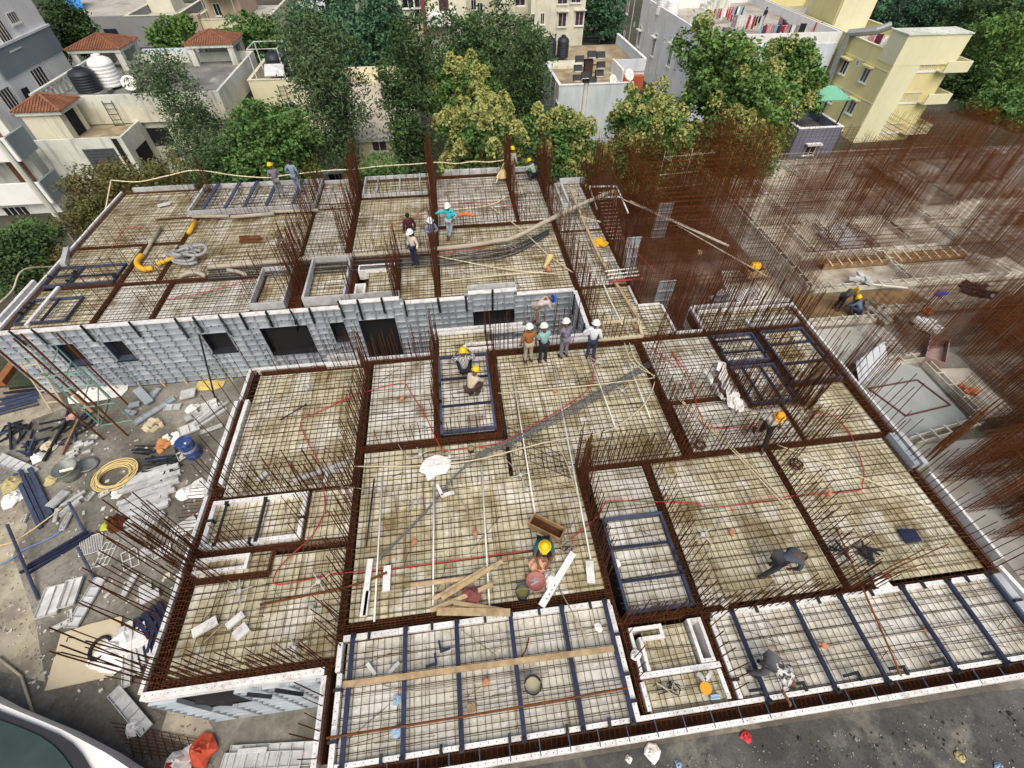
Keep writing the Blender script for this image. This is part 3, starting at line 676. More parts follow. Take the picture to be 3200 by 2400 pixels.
# waler / alignment bars leaning over the top
for px in (28,98,252,402,545,602,682,748,830,905,965,1060,1120,1195,1262,1368,1455,1540):
    a = on_y(px*1.0, 1040-px*.078, YW-.16)
    zt = top(a.x)+.16
    wpart('soldier_bar', MB().beam((a.x,YW-.13,zt),(a.x+RN.uniform(-.05,.05),YW-.11,zt-RN.uniform(.75,1.1)),.075,.06), BLACK, wall)
for px0,py0,px1,py1 in ((622,1045,672,1245),(1842/2+0,1000,940,1100)):
    a = on_y(px0,py0,YW-.2); b = at(px1,py1,ZF)
    wpart('prop', MB().tube([a,b],.035,6), BLACK, wall)
for x in np.arange(-17.2,-6,.95):
    wpart('foot_peg', MB().box(x,YW-.26,ZF,x+.05,YW-.2,ZF+.32), PALEW, wall)
wpart('kicker', MB().box(-18.3,YW-.1,ZF,4.68,YW+.02,ZF+.02), BLACK, wall)
pn = MB()
for xx in np.arange(-18.2,4.6,.3):
    for z in np.arange(ZF+.3,.0,.3):
        if RN.random() < .6 and not any(o[0]-.1 < xx < o[1]+.1 and o[2]-.1 < z < o[3]+.1 for o in OPEN): pn.box(xx-.012,YW-PD-.035,z-.02,xx+.012,YW-PD+.01,z+.02)
wpart('pins', pn, BLACK, wall, kind='stuff')
# returning wall at the right of the gap
rw = thing('aluminium_return_wall', 'short silver aluminium wall facing left at the right end of the gap', 'formwork wall', (4.66,13.9,ZF))
y = 12.45
while y < YW-.05:
    w_ = min(.5, YW-.02-y)
    for z0, z1 in ((ZF,-2.1),(-2.096,-.9),(-.896,.04)): link('wall_panel', pmesh(w_, z1-z0), rw, (.02, y-13.9, z0-ZF), (0,0,-math.pi/2), None).location.y = y+w_-13.9
    y += w_
wpart('top_rail', MB().box(4.6,12.4,.04,4.76,YW-.1,.10), WHITE, rw)
for y in (13.0,13.9,14.8): wpart('soldier_bar', MB().beam((4.52,y,.3),(4.54,y+.05,-.8),.06), BLACK, rw)
# slab soffit and dark inner walls under the deck: one storey of formwork stands below
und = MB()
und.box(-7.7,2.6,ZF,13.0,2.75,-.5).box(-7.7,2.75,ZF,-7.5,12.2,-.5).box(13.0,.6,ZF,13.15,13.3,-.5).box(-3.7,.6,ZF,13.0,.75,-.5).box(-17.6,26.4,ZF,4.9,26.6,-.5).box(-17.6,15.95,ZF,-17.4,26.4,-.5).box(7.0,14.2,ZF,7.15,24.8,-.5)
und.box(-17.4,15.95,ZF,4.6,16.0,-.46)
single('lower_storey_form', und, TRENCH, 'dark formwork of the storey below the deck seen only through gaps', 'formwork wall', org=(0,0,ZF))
# outer alu panels below the front left ledge
low = thing('front_panel_wall', 'dirty white ribbed panels below the front left ledge', 'formwork wall', (-5.8,2.46,ZF))
x = -7.7
while x < -3.95:
    w_ = min(.6,-3.93-x)
    if x > -6.3 or x < -7.2: link('wall_panel', pmesh(w_, 1.6), low, (x+5.8, 0, 1.5))
    link('wall_panel', pmesh(w_, 1.45), low, (x+5.8, 0, .03))
    x += w_
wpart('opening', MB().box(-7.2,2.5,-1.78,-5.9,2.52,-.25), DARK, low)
for a,b in (((-6.6,2.3,-.05),(-6.0,2.25,-.5)),((-4.9,2.3,.0),(-4.5,2.25,-.6)),((-5.5,2.3,0),(-5.1,2.25,-.35))): wpart('soldier_bar', MB().beam(a,b,.08,.06), BLACK, low)
# ---------------------------------------------------------------- the houses around the site (all squared to the same street grid)
def wallmat(n, c, st=(.20,.19,.17), amt=.55, th=.56, str_=(.17,.165,.15)):
    return mat(n, c, .85, 0, .06, .5, stain=st, sscale=.45, samt=amt*.45, sth=th, streak=(str_,(2.2,2.2,.22),amt*.75), rand=0)
W_CREAM = wallmat('stained_cream_wall', (.68,.665,.54))
W_OFFW  = wallmat('weathered_white_wall', (.66,.69,.63), amt=.75)
W_WHITE = wallmat('white_wall', (.80,.81,.82), amt=.15)
W_BLUEW = wallmat('bluish_white_wall', (.62,.69,.76), amt=.25)
W_YEL   = wallmat('pale_yellow_wall', (.72,.66,.34), amt=.12)
W_YELL  = wallmat('light_yellow_wall', (.74,.72,.50), amt=.10)
W_GREY  = wallmat('grey_wall', (.27,.28,.29), amt=.2)
W_BAND  = wallmat('blue_grey_wall', (.24,.29,.32), amt=.2)
W_PEACH = wallmat('peach_wall', (.46,.36,.27), amt=.2)
W_LEMON = wallmat('lemon_cream_wall', (.70,.66,.47), amt=.15)
ROOFG = mat('grey_roof_floor', (.22,.22,.21), .9, 0, .2, .6, stain=(.09,.09,.085), sscale=.5, samt=.8, sth=.52, stain2=(.45,.44,.42), s2scale=.35, s2th=.6, rand=0)
ROOFP = mat('pale_roof_floor', (.46,.44,.39), .9, 0, .14, .6, stain=(.22,.20,.16), sscale=.5, samt=.7, sth=.55, rand=0)
ROOFB = mat('brown_mossy_roof_floor', (.40,.33,.22), .9, 0, .2, .6, stain=(.20,.15,.09), sscale=.7, samt=.8, sth=.5, rand=0)
TILE  = mat('terracotta_tile', (.27,.115,.065), .85, 0, .3, 1.6, stain=(.14,.075,.05), sscale=1.2, samt=.8, sth=.56, rand=.1)
GLASS = mat('dark_window_glass', (.018,.022,.028), .15, 0, .4, 1, spec=.6, rand=.3)
CURT  = mat('maroon_curtain', (.055,.03,.045), .8, 0, .5, 3, rand=.3)
FRAMEW= mat('white_window_frame', (.72,.72,.70), .6, 0, .05, 3, rand=.05)
SHUT  = mat('grey_shutter', (.085,.095,.105), .6, .2, .15, 3, rand=0)
DOORB = mat('brown_door', (.17,.065,.04), .6, 0, .2, 3, rand=.1)
TANKB = mat('black_tank', (.022,.027,.036), .5, 0, .2, 2, rand=.1)
TANKW = mat('white_tank', (.80,.81,.82), .5, 0, .05, 2, rand=.05)
PIPEG = mat('wall_pipe', (.50,.50,.50), .6, 0, .1, 2, rand=.1)
def house(name, label, x, y, cat='house'): return thing(name, label, cat, (x,y,ZG))
def parapet(t, x0, x1, y0, y1, z0, z1, m_, th=.22, sides='flrb', coping=None):
    b = MB()
    if 'f' in sides: b.box(x0,y0,z0,x1,y0+th,z1)
    if 'b' in sides: b.box(x0,y1-th,z0,x1,y1,z1)
    ya, yb = (y0+th if 'f' in sides else y0), (y1-th if 'b' in sides else y1)
    if 'l' in sides: b.box(x0,ya,z0,x0+th,yb,z1)
    if 'r' in sides: b.box(x1-th,ya,z0,x1,yb,z1)
    wpart('parapet', b, m_, t)
    if coping:
        c = MB(); e = .05
        if 'f' in sides: c.box(x0-e,y0-e,z1,x1+e,y0+th+e,z1+.07)
        if 'b' in sides: c.box(x0-e,y1-th-e,z1,x1+e,y1+e,z1+.07)
        if 'l' in sides: c.box(x0-e,ya+e,z1,x0+th+e,yb-e,z1+.07)
        if 'r' in sides: c.box(x1-th-e,ya+e,z1,x1+e,yb-e,z1+.07)
        wpart('coping', c, coping, t)
def win(t, face, plane, px, w_, h_, shade=None, sill=True, glass=None, fm=None, bars=1, dx=0, dz=0):
    """window centred where the photo shows it on the wall plane; face f looks to -y, l to -x, r to +x"""
    p = on_y(px[0],px[1],plane) if face == 'f' else on_x(px[0],px[1],plane)
    p = p+Vector((dx if face == 'f' else 0, dx if face != 'f' else 0, dz))
    def bx(mb, a0, a1, z0, z1, d0, d1):
        if face == 'f': mb.box(p.x+a0,plane-d1,p.z+z0,p.x+a1,plane-d0,p.z+z1)
        elif face == 'l': mb.box(plane-d1,p.y+a0,p.z+z0,plane-d0,p.y+a1,p.z+z1)
        else: mb.box(plane+d0,p.y+a0,p.z+z0,plane+d1,p.y+a1,p.z+z1)
        return mb
    f = MB(); k = .07
    bx(f,-w_/2,w_/2,-h_/2,-h_/2+k,.003,.06); bx(f,-w_/2,w_/2,h_/2-k,h_/2,.003,.06)
    bx(f,-w_/2,-w_/2+k,-h_/2+k,h_/2-k,.003,.06); bx(f,w_/2-k,w_/2,-h_/2+k,h_/2-k,.003,.06)
    for i in range(bars): u = -w_/2+w_*(i+1)/(bars+1); bx(f,u-.025,u+.025,-h_/2+k,h_/2-k,.012,.05)
    o = wpart('window', f, fm or FRAMEW, t)
    g = link('pane', bx(MB(),-w_/2+k,w_/2-k,-h_/2+k,h_/2-k,.002,.01).mesh('pane', glass or GLASS, tuple(ORG[t])), o)
    if sill: link('sill', bx(MB(),-w_/2-.1,w_/2+.1,-h_/2-.1,-h_/2-.003,.003,.18).mesh('sill', fm or FRAMEW, tuple(ORG[t])), o)
    if shade: link('shade', bx(MB(),-w_/2-.2,w_/2+.2,h_/2+.12,h_/2+.24,.003,.5).mesh('shade', shade, tuple(ORG[t])), o)
    return p
def hip(t, x0, x1, y0, y1, z0, zp, name='tiled_roof', soffit=None):
    cx, cy = (x0+x1)/2, (y0+y1)/2
    b = MB().add([(x0,y0,z0),(x1,y0,z0),(x1,y1,z0),(x0,y1,z0),(cx,cy,zp)],[(0,1,4),(1,2,4),(2,3,4),(3,0,4),(3,2,1,0)])
    r = wpart(name, b, TILE, t)
    s = MB()
    cs = [Vector((x0,y0,z0)),Vector((x1,y0,z0)),Vector((x1,y1,z0)),Vector((x0,y1,z0))]; ap = Vector((cx,cy,zp))
    for i in range(4):
        A, B = cs[i], cs[(i+1)%4]; n = int((B-A).length/.22); nr = (B-A).cross(ap-A).normalized()*.02
        foot = (A+B)/2; up = ap-foot
        for k in range(n):
            u = (k+.5)/n; base = A+(B-A)*u; fr = 1-abs(2*u-1)
            if fr > .05: s.tube([base+nr, base+up*fr+nr], .06, 4, cap=False)
        for q in np.arange(.08,1,.11):
            s.beam(A+(ap-A)*q+nr*1.5, B+(ap-B)*q+nr*1.5, .05, .035)
    o = link('tiles', s.mesh('tiles', TILE, tuple(ORG[t])), r); o['kind'] = 'stuff'
    rd = MB()
    for q in cs: rd.tube([q+Vector((0,0,.03)), ap+Vector((0,0,.05))], .10, 5)
    link('ridge', rd.mesh('ridge', TILE, tuple(ORG[t])), r)
    wpart('eave', MB().box(x0+.12,y0+.12,z0-.28,x1-.12,y1-.12,z0-.003), soffit or W_OFFW, t)
def tank(x, y, z, r, h, m_, label, n=18):
    t = thing('water_tank', label, 'water tank', (x,y,z), group='rooftop water tanks')
    pr_ = [(r*.97,0)]
    for i in range(7): pr_ += [(r,h*.8*(i+.1)/7),(r,h*.8*(i+.7)/7),(r*.95,h*.8*(i+.85)/7)]
    pr_ += [(r*.9,h*.86),(r*.5,h*.95),(r*.34,h*.96)]
    wpart('tank_body', MB().lathe(pr_,(x,y,z),n), m_, t, True)
    wpart('lid', MB().lathe([(r*.36,h*.95),(r*.36,h*1.02),(r*.05,h*1.05)],(x,y,z),12), m_, t)
    return t
def dish(x, y, z, r, label, ax=(.3,-.8,.55)):
    t = thing('satellite_dish', label, 'satellite dish', (x,y,z), group='satellite dishes on the roofs')
    c = Vector((x,y,z+r*1.2)); a = Vector(ax).normalized()
    wpart('bowl', MB().lathe([(.02,-.12*r),(r*.5,-.07*r),(r*.85,.06*r),(r,.14*r),(r*.98,.16*r),(r*.5,-.03*r),(.01,-.08*r)],tuple(c),18,a), FRAMEW, t, True)
    wpart('stand', MB().tube([(x,y,z),(x,y,z+r*.9),c-a*.12*r],.04,5), PIPEG, t)
    wpart('arm', MB().tube([c-Vector((0,0,r*.9)),c+a*r*.8],.02,4), PIPEG, t)
def ladder(p, q, wd, n, label, mt=BLACK):
    p = Vector(p); q = Vector(q); t = thing('ladder', label, 'ladder', tuple(p)); s = Vector((wd/2,0,0))
    for e in (-1,1): wpart('side_rail', MB().beam(p+s*e,q+s*e,.06), mt, t)
    for k in range(n): c = p+(q-p)*((k+.5)/n); wpart('rung', MB().beam(c-s,c+s,.045), mt, t)
def cloth(x, y, z, w_, h_, m_, label, group, ry=0.0):
    b = MB(); nx, nz = 4, 3; pts = []
    for j in range(nz+1):
        for i in range(nx+1):
            u = i/nx-.5; pts.append((u*w_*(1-.12*j/nz*RN.random()), .06*math.sin(i*1.9+j)+.02*j, -h_*j/nz))
    b.add(pts, [(j*(nx+1)+i,j*(nx+1)+i+1,(j+1)*(nx+1)+i+1,(j+1)*(nx+1)+i) for j in range(nz) for i in range(nx)])
    o = link('hanging_cloth', b.mesh('hanging_cloth', m_), None, (x,y,z), (0,0,ry)); return tag(o, label, 'laundry', group)
LAUN = [mat('cloth_%s' % n, c, .9, 0, .1, 4, rand=.1) for n, c in (('white',(.78,.78,.8)),('red',(.40,.03,.05)),('maroon',(.13,.02,.04)),('navy',(.03,.04,.10)),('grey',(.25,.26,.3)),('sky',(.30,.45,.62)),('black',(.015,.015,.02)),('orange',(.6,.25,.08)),('pink',(.6,.3,.33)))]
# --- house with the tiled roof pavilions (left)
h = house('pavilion_house', 'weathered cream house with grey terrace and tiled roof pavilions behind the far left corner', -27, 54)
wpart('wall', MB().box(-34,48.25,ZG,-20.3,60.5,-3.4).box(-34,47.85,-3.4,-19.25,60.5,-2.05), W_CREAM, h)
wpart('roof_floor', MB().box(-33.75,48.1,-2.05,-19.5,60.25,-1.98).box(-36.2,55.5,-2.3,-34,62.5,-1.98), ROOFG, h)
parapet(h,-31,-19.25,47.85,60.6,-2.05,-1.22,W_OFFW,.22,'frb')
for k in range(16): wpart('lattice_post', MB().box(-34.05,48.0+k*.75,-2,-33.85,48.25+k*.75,-1.1), W_OFFW, h)
wpart('lattice_rail', MB().box(-34.1,47.9,-1.1,-33.8,60,-.95), W_OFFW, h)
wpart('shed_wall', MB().box(-33.8,44.15,ZG,-26.75,48.2,-3.5), W_OFFW, h)
wpart('shed_roof', MB().box(-33.6,44.4,-3.5,-27,47.8,-3.45), ROOFB, h)
parapet(h,-33.8,-26.75,44.15,48.2,-3.5,-3.22,W_OFFW,.2,'fr')
a, b2 = on_y(257,468,44.15), on_y(402,560,44.15)
o = wpart('shutter', MB().box(on_y(257,468,44.15).x,44.09,on_y(300,640,44.15).z-1.0,on_y(352,458,44.15).x,44.13,on_y(300,465,44.15).z), SHUT, h)
sl = MB()
for k in range(16): z = on_y(300,465,44.15).z-.1-k*.24; sl.box(on_y(257,468,44.15).x+.05,44.05,z-.02,on_y(352,458,44.15).x-.05,44.09,z+.02)
link('slats', sl.mesh('slats', SHUT, tuple(ORG[h])), o)['kind'] = 'stuff'
wpart('drain_stain', MB().box(-27.55,44.07,ZG,-27.15,44.12,-3.3), DARK, h)
wpart('side_opening', MB().box(-26.74,45.0,-6.2,-26.70,47.2,-4.6), DARK, h)
wpart('doorway', MB().box(on_y(455,400,48.2).x,48.19,on_y(500,455,48.2).z,on_y(520,396,48.2).x,48.22,on_y(480,400,48.2).z), DARK, h)
for px in ((765,300),(775,355)): win(h,'r',-20.3,px,1.1,1.3)
# stair room
wpart('stair_room', MB().box(-33.4,44.6,-3.45,-30.6,47.3,-1.48), W_CREAM, h)
wpart('stair_door', MB().box(-30.59,45.3,-3.4,-30.56,46.6,-1.6), DARK, h)
hip(h,-33.75,-30.1,44.3,47.55,-1.22,-.42,soffit=W_OFFW)
for (x0,x1,y0,y1) in ((-35.5,-30.5,57.8,62.1),(-25.1,-20.3,58.5,62.4)):
    hip(h,x0,x1,y0,y1,-.20,.62,soffit=W_OFFW)
    for px_, py_ in ((x0+.5,y0+.5),(x1-.5,y0+.5),(x1-.5,y1-.5),(x0+.5,y1-.5)): wpart('post', MB().box(px_-.28,py_-.28,-2,px_+.28,py_+.28,-.47), W_OFFW, h)
    wpart('low_wall', MB().box(x0+.9,y1-.6,-2,x1-.9,y1-.4,-1.0), W_OFFW, h)
single('neighbour_wall', MB().box(-30.3,61.2,ZG,-24.8,61.5,-1.0), W_BLUEW, 'whitish blue boundary wall between the two tiled pavilions', 'wall')
tank(-31.1,51.0,-1.7,.98,1.75,TANKB,'black water tank beside the white tank on the grey terrace')
tank(-30.0,52.6,-1.75,.98,2.3,TANKW,'tall white water tank behind the black tank on the grey terrace')
single('masonry_plinth', MB().lathe([(1.35,0),(1.35,.28)],(-30.8,51.1,-1.98),14), ROOFG, 'round masonry base under the black tank on the terrace', 'plinth')
dish(-27.6,51.0,-1.98,.62,'white satellite dish at the front of the grey terrace')
ladder((-28.2,47.3,-4.4),(-28.4,47.75,-1.6),.75,7,'dark iron ladder leaning on the cream terrace wall')
for k,(dx,c) in enumerate(((0,7),(.55,3),(1.05,4),(1.6,4),(2.2,8))):
    p = on_y(535+dx*22,468,47.0); cloth(p.x,47.0,p.z,.5,.75,LAUN[c],'%s cloth on the line below the cream terrace' % ('orange','navy','dark grey','light grey','pink')[k],'laundry below the terrace')
# --- white apartment block at the left picture edge
XB = -37.3
W_WHITE2 = wallmat('bright_white_wall', (.88,.89,.89), amt=.12)
h = house('apartment_block', 'white apartment block with blue grey bands at the top left corner', -42, 48, 'apartment block')
yb = on_x(149,81,XB).y
wpart('wall', MB().box(-52,yb-.1,ZG,XB,yb-9.5,9), W_WHITE2, h)
zb0 = on_x(149,81,XB).z; zb1 = on_x(185,150,XB).z
wpart('band', MB().box(-52,yb+.05,zb1-.2,XB+.12,yb-9.6,zb0), W_BAND, h)
wpart('band_edge', MB().box(-52,yb+.06,zb0,XB+.2,yb-9.7,zb0+.16), W_WHITE, h)
for px,w_,h_ in (((40,55),1.3,.8),((10,105),1.5,2.2),((128,245),1.9,1.7),((28,310),1.6,1.6)): win(h,'r',XB,px,w_,h_,bars=3)
wpart('down_pipe', MB().tube([(XB+.1,yb-4,zb1-.2),(XB+.1,yb-4,ZG)],.06,5), PIPEG, h)
# balconies stepping out towards the site
CX, CY = -32.8, 40.9
for zt_, zb_ in ((-1.83,-3.5),(-5.17,-6.86)):
    wpart('balcony', MB().box(-52,CY,zb_,CX,CY+.18,zt_), W_WHITE2, h)
    wpart('balcony_floor', MB().box(-52,CY+.18,zb_,CX-.2,43.4,zb_+.2), W_WHITE, h)
    wpart('balcony_side', MB().box(CX-.2,CY+.18,zb_,CX-.002,43.4,zt_), W_BAND, h)
    for dx in (2.0,5.6): wpart('balcony_door', MB().box(CX-dx-1.3,43.42,zb_+.22,CX-dx,43.46,zb_+2.5), DOORB, h)
wpart('wing_wall', MB().box(-52,43.48,ZG,-34.1,44.0,-.3), W_OFFW, h)
wpart('ground_wall', MB().box(-52,41.6,ZG,-33.2,43.4,-6.87), W_WHITE, h)
wpart('wing', MB().box(-52,44.5,ZG,XB-.05,yb-9.55,4), W_WHITE2, h)
win(h,'f',41.6,(55,662),1.9,1.0,bars=3)
cloth(on_x(60,300,XB).x+.5,on_x(55,275,XB).y,on_x(55,275,XB).z,.9,1.5,LAUN[6],'dark clothes hanging on the wall of the white apartment block',None,1.5)
# --- grey house and cream house behind
h = house('grey_house', 'plain grey house with a pale roof terrace at the top left', -40, 85)
wpart('wall', MB().box(-49,78.5,ZG,-38.4,95,-1.2).box(-38.4,77.3,ZG,-32.1,90,-1.9), W_GREY, h)
wpart('roof_floor', MB().box(-48.8,78.7,-1.2,-38.6,94.8,-1.12).box(-38.2,77.5,-1.9,-32.3,89.8,-1.85), ROOFP, h)
parapet(h,-38.4,-32.1,77.3,90,-1.9,-1.05,W_GREY,.25,'flr',W_CREAM)
wpart('east_wall', MB().box(-32.09,77.6,ZG,-32.0,90,-1.95), W_CREAM, h)
p = on_y(440,128,77.3); wpart('car_port', MB().box(p.x-1.5,77.24,ZG,p.x+3.2,77.28,-4.2), SHUT, h)
wpart('low_room', MB().box(-38.0,84,-1.85,-35,88,-.4), W_CREAM, h)
win(h,'f',77.3,(350,105),1.6,1.0,fm=STEEL)
h = house('cream_terrace_house', 'cream house with a peach roof room and green awning at the top', -26, 82)
wpart('wall', MB().box(-30.4,76.6,ZG,-21.2,90,-2.3), W_LEMON, h)
wpart('roof_floor', MB().box(-30.2,76.8,-2.3,-21.4,89.8,-2.25), ROOFP, h)
parapet(h,-30.4,-21.2,76.6,90,-2.3,-1.45,W_LEMON,.25,'flr',W_CREAM)
wpart('roof_room', MB().box(-29.6,80.5,-2.25,-25.3,88,.4), W_PEACH, h)
win(h,'f',80.5,(680,30),.9,1.3)
wpart('awning', MB().box(-29.4,78.6,.42,-25.4,80.6,.5), mat('pale_green_sheet',(.42,.72,.55),.6,0,.1,2,rand=0), h)
for x in (-29.2,-25.6): wpart('awning_post', MB().tube([(x,78.8,-2.25),(x,78.8,.42)],.05,5), PIPEG, h)
wpart('gate_post', MB().box(-30.6,76.2,ZG,-29.4,77.4,-.9), W_PEACH, h)
# --- cream house with the roof tanks
h = house('tank_roof_house', 'cream house with a caged roof tank left of the tall feathery tree', -16, 60)
wpart('wall', MB().box(-18.7,54.2,ZG,-13.2,67,-3.1).box(-18.5,54.6,ZG,-10,60,-4.2), W_LEMON, h)
wpart('roof_floor', MB().box(-18.5,54.4,-3.1,-13.4,66.8,-3.05), ROOFP, h)
parapet(h,-18.7,-13.2,54.2,67,-3.1,-2.2,W_LEMON,.22,'flrb',W_CREAM)
win(h,'f',54.2,(905,335),1.5,.9)
for x in (-17.9,-15.2): wpart('cage_post', MB().tube([(x,54.6,-2.2),(x,54.6,.2)],.05,4).tube([(x,57.4,-2.2),(x,57.4,.2)],.05,4), FRAMEW, h)
wpart('cage_rail', MB().tube([(-17.9,54.6,.2),(-15.2,54.6,.2),(-15.2,57.4,.2),(-17.9,57.4,.2)],.05,4,closed=True), FRAMEW, h)
tank(-16.5,57.0,-2.9,.8,2.4,TANKB,'black roof tank inside the white pipe cage')
tank(-16.0,58.9,-2.9,.75,2.2,TANKB,'second black roof tank half hidden behind the caged one')
single('solar_panel', MB().obox((-16.1,54.75,-1.55),(.9,.65,.04),0,(.6,0)), ALU2, 'slanted solar water heater panel over the cream parapet', 'solar panel')
ladder((-15.4,53.2,-5.6),(-15.8,54.1,-2.6),.6,9,'thin ladder leaning on the cream wall below the solar panel')
h = house('long_cream_house', 'long pale cream house with curtained windows behind the far edge', -6.5, 50)
wpart('wall', MB().box(-10.2,41.9,ZG,-2.9,57.6,-3.45), W_LEMON, h)
wpart('roof_floor', MB().box(-10,42.1,-3.45,-3.1,57.4,-3.38), mat('cream_roof_floor',(.58,.52,.42),.9,0,.1,.5,stain=(.38,.34,.28),sscale=.4,samt=.6,rand=0), h)
wpart('eave', MB().box(-10.4,41.5,-3.5,-2.7,41.9,-3.3), W_OFFW, h)
parapet(h,-10.2,-2.9,41.9,57.6,-3.45,-2.2,W_LEMON,.25,'b')
for px,g in (((1185,452),CURT),((1275,440),CURT),((1140,548),GLASS),((1258,538),GLASS),((1050,560),GLASS)): win(h,'f',41.9,px,1.25,1.05,glass=g,fm=W_OFFW,shade=W_OFFW)
# --- houses at the top middle
h = house('balcony_house', 'white house with maroon trim and a panelled balcony behind the dark trees', -2.5, 72)
wpart('wall', MB().box(-9,67.5,ZG,3.4,82,5), W_CREAM, h)
wpart('balcony', MB().box(-1.2,65.6,-.6,2.2,67.5,.45), W_WHITE, h)
wpart('maroon_column', MB().box(-1.7,66.6,ZG,-1.25,67.5,3), mat('maroon_paint',(.20,.05,.05),.7,0,.2,2,rand=0), h)
wpart('balcony_stripe', MB().box(.6,65.55,-.5,.68,65.59,.4).box(.8,65.55,-.5,.88,65.59,.4).box(1.0,65.55,-.5,1.08,65.59,.4), DOORB, h)
wpart('door', MB().box(.3,67.44,.3,1.4,67.49,2.9), CURT, h)
for px in ((1275,10),(1312,8),(1312,38)): win(h,'f',67.5,px,1.3,.9,fm=W_WHITE)
h = house('beige_apartments', 'beige apartment building with stepped walls and shaded windows at the top middle', 12, 88, 'apartment block')
wpart('wall', MB().box(3.6,84,ZG,8.4,100,9).box(8.4,82,ZG,12.8,100,9).box(12.8,79.3,ZG,20.4,95,9), W_CREAM, h)
for px in ((1665,60),(1695,58)): win(h,'f',79.3,px,.6,1.3)
for px in ((1757,62),(1810,58)): win(h,'f',79.3,px,1.2,1.6,shade=W_CREAM,glass=CURT)
for px in ((1625,5),(1758,0),(1800,-4)): win(h,'f',79.3,px,1.4,.9,shade=W_CREAM,glass=CURT)
win(h,'f',82,(1500,30),.8,1.6); win(h,'f',82,(1480,15),.8,1.2); win(h,'f',84,(1440,28),.8,1.8)
# --- light blue house with the brown roof
h = house('light_blue_house', 'light blue house with brown mossy roof terrace behind the floodlight', 16, 58)
wpart('wall', MB().box(10.9,49.5,ZG,18.2,57.1,-3.3).box(10.2,57.1,ZG,22,68,-3.3), W_BLUEW, h)
wpart('roof_floor', MB().box(11.1,49.7,-3.3,18,57.1,-3.25).box(10.4,57.1,-3.3,21.8,67.8,-3.25), ROOFB, h)
parapet(h,10.9,18.2,49.5,57.1,-3.3,-2.25,W_BLUEW,.2,'fl',W_WHITE)
parapet(h,10.2,22,57.1,68,-3.3,-2.22,W_BLUEW,.2,'lr',W_WHITE)
wpart('parapet', MB().box(18.2,57.0,-3.3,22,57.2,-2.2), W_BLUEW, h); wpart('parapet', MB().box(18.21,53.2,-3.3,18.4,57.0,-2.2), W_BLUEW, h)
wpart('stair_wall', MB().box(18.2,53.4,ZG,18.4,57,-2.1), W_WHITE, h)
wpart('stair_well', MB().box(18.5,53.6,-5.2,21.6,56.9,-4.9), DARK, h)
wpart('stair_flight', MB().box(18.6,56.2,-4.9,21.8,57.0,-3.6), mat('brick_red_paint',(.42,.09,.05),.8,0,.2,2,rand=0), h)
wpart('back_railing', MB().box(17.5,67.6,-2.7,20,67.65,-2.65).box(17.5,67.6,-2.4,20,67.65,-2.35), BLACK, h)
for px in ((1690,200),(1700,265),(1745,290)): win(h,'l',10.9,px,.9,1.4)
wpart('down_pipe', MB().tube([(10.8,53,-2.3),(10.8,53,ZG)],.08,5).tube([(10.8,50.6,-2.3),(10.8,50.6,ZG)],.08,5), PIPEG, h)
for k,(px,lb) in enumerate((((1718,182),'left one of two black tanks on the light blue roof'),((1757,178),'right one of two black tanks on the light blue roof'))):
    p = at(px[0],px[1],-2.95); tank(p.x,p.y,-2.95,.66,2.0,TANKB,lb)
single('roof_bench', MB().box(11.5,58.6,-3.25,15.5,60.6,-2.97), W_CREAM, 'low bench under the two black tanks on the light blue roof', 'bench')
dish(18.9,53.0,-3.2,.55,'white satellite dish on a wall beside the red stairs')
dish(17.0,52.2,-3.2,.45,'low satellite dish at the edge of the brown roof')
# --- white house with the laundry roof
h = house('laundry_roof_house', 'long white house with laundry drying on its roof at the top right', 33, 63)
YF9, X9 = 55.2, 27.3
x9l = 24.6; wpart('wall', MB().box(X9,YF9,ZG,42.3,76,-.85), W_WHITE, h)
wpart('front_wall', MB().box(X9+.05,YF9-.06,ZG,42.25,YF9-.01,-.86), W_BLUEW, h)
wpart('roof_floor', MB().box(X9+.2,YF9+.2,-.85,42.1,75.8,-.78), ROOFP, h)
parapet(h,X9,42.3,YF9,76,-.85,.09,W_WHITE,.22,'flrb')
wpart('stair_room', MB().box(X9+1.2,73,-.8,34,76,3), W_WHITE, h)
st_ = MB()
for k in range(9): st_.box(34+k*.38,71.5,-.8,34+(k+1)*.38,72.7,-.6+k*.3)
wpart('roof_stairs', st_, W_OFFW, h)
for px,sz in (((1998,122),(.9,1.7)),((2043,148),(.9,1.9)),((2095,175),(1.0,2.1)),((2130,180),(1.2,1.0))): win(h,'l',X9,px,sz[0],sz[1],shade=W_WHITE)
for px in ((2003,87),(2052,111),(2102,138)): win(h,'l',X9,px,.9,.4,sill=False)
for px in ((2025,98),(2076,127),(1983,76),(2028,222),(2055,238),(2030,208)): win(h,'l',X9,px,.4,.55,sill=False)
win(h,'l',X9,(1964,15),.9,2.0); win(h,'l',X9,(1949,122),.8,2.0)
for px in (1985,2030,2085,2140,2180):
    y_ = on_x(px,12+(px-1985)*.45,X9).y; wpart('down_pipe', MB().tube([(X9-.1,y_,-.2),(X9-.1,y_,ZG)],.07,5), PIPEG, h)
wpart('vent_pipe', MB().tube([(X9+.1,60.2,-1.2),(X9+.1,60.2,1.6)],.08,5), FRAMEW, h)
for px,lb in (((2065,45),'left white tank on the laundry roof'),((2095,55),'right white tank on the laundry roof')):
    p = at(px[0],px[1],-.78); tank(p.x,p.y,-.78,.72,2.0,TANKW,lb)
dish(41.0,73.5,.1,.5,'satellite dish on the right wall of the laundry roof'); dish(42.0,72.0,.1,.45,'second satellite dish on the right wall of the laundry roof')
rows = (((2232,28),(2330,18),14),((2285,45),(2390,50),13),((2380,75),(2500,78),11),((2440,50),(2470,80),6))
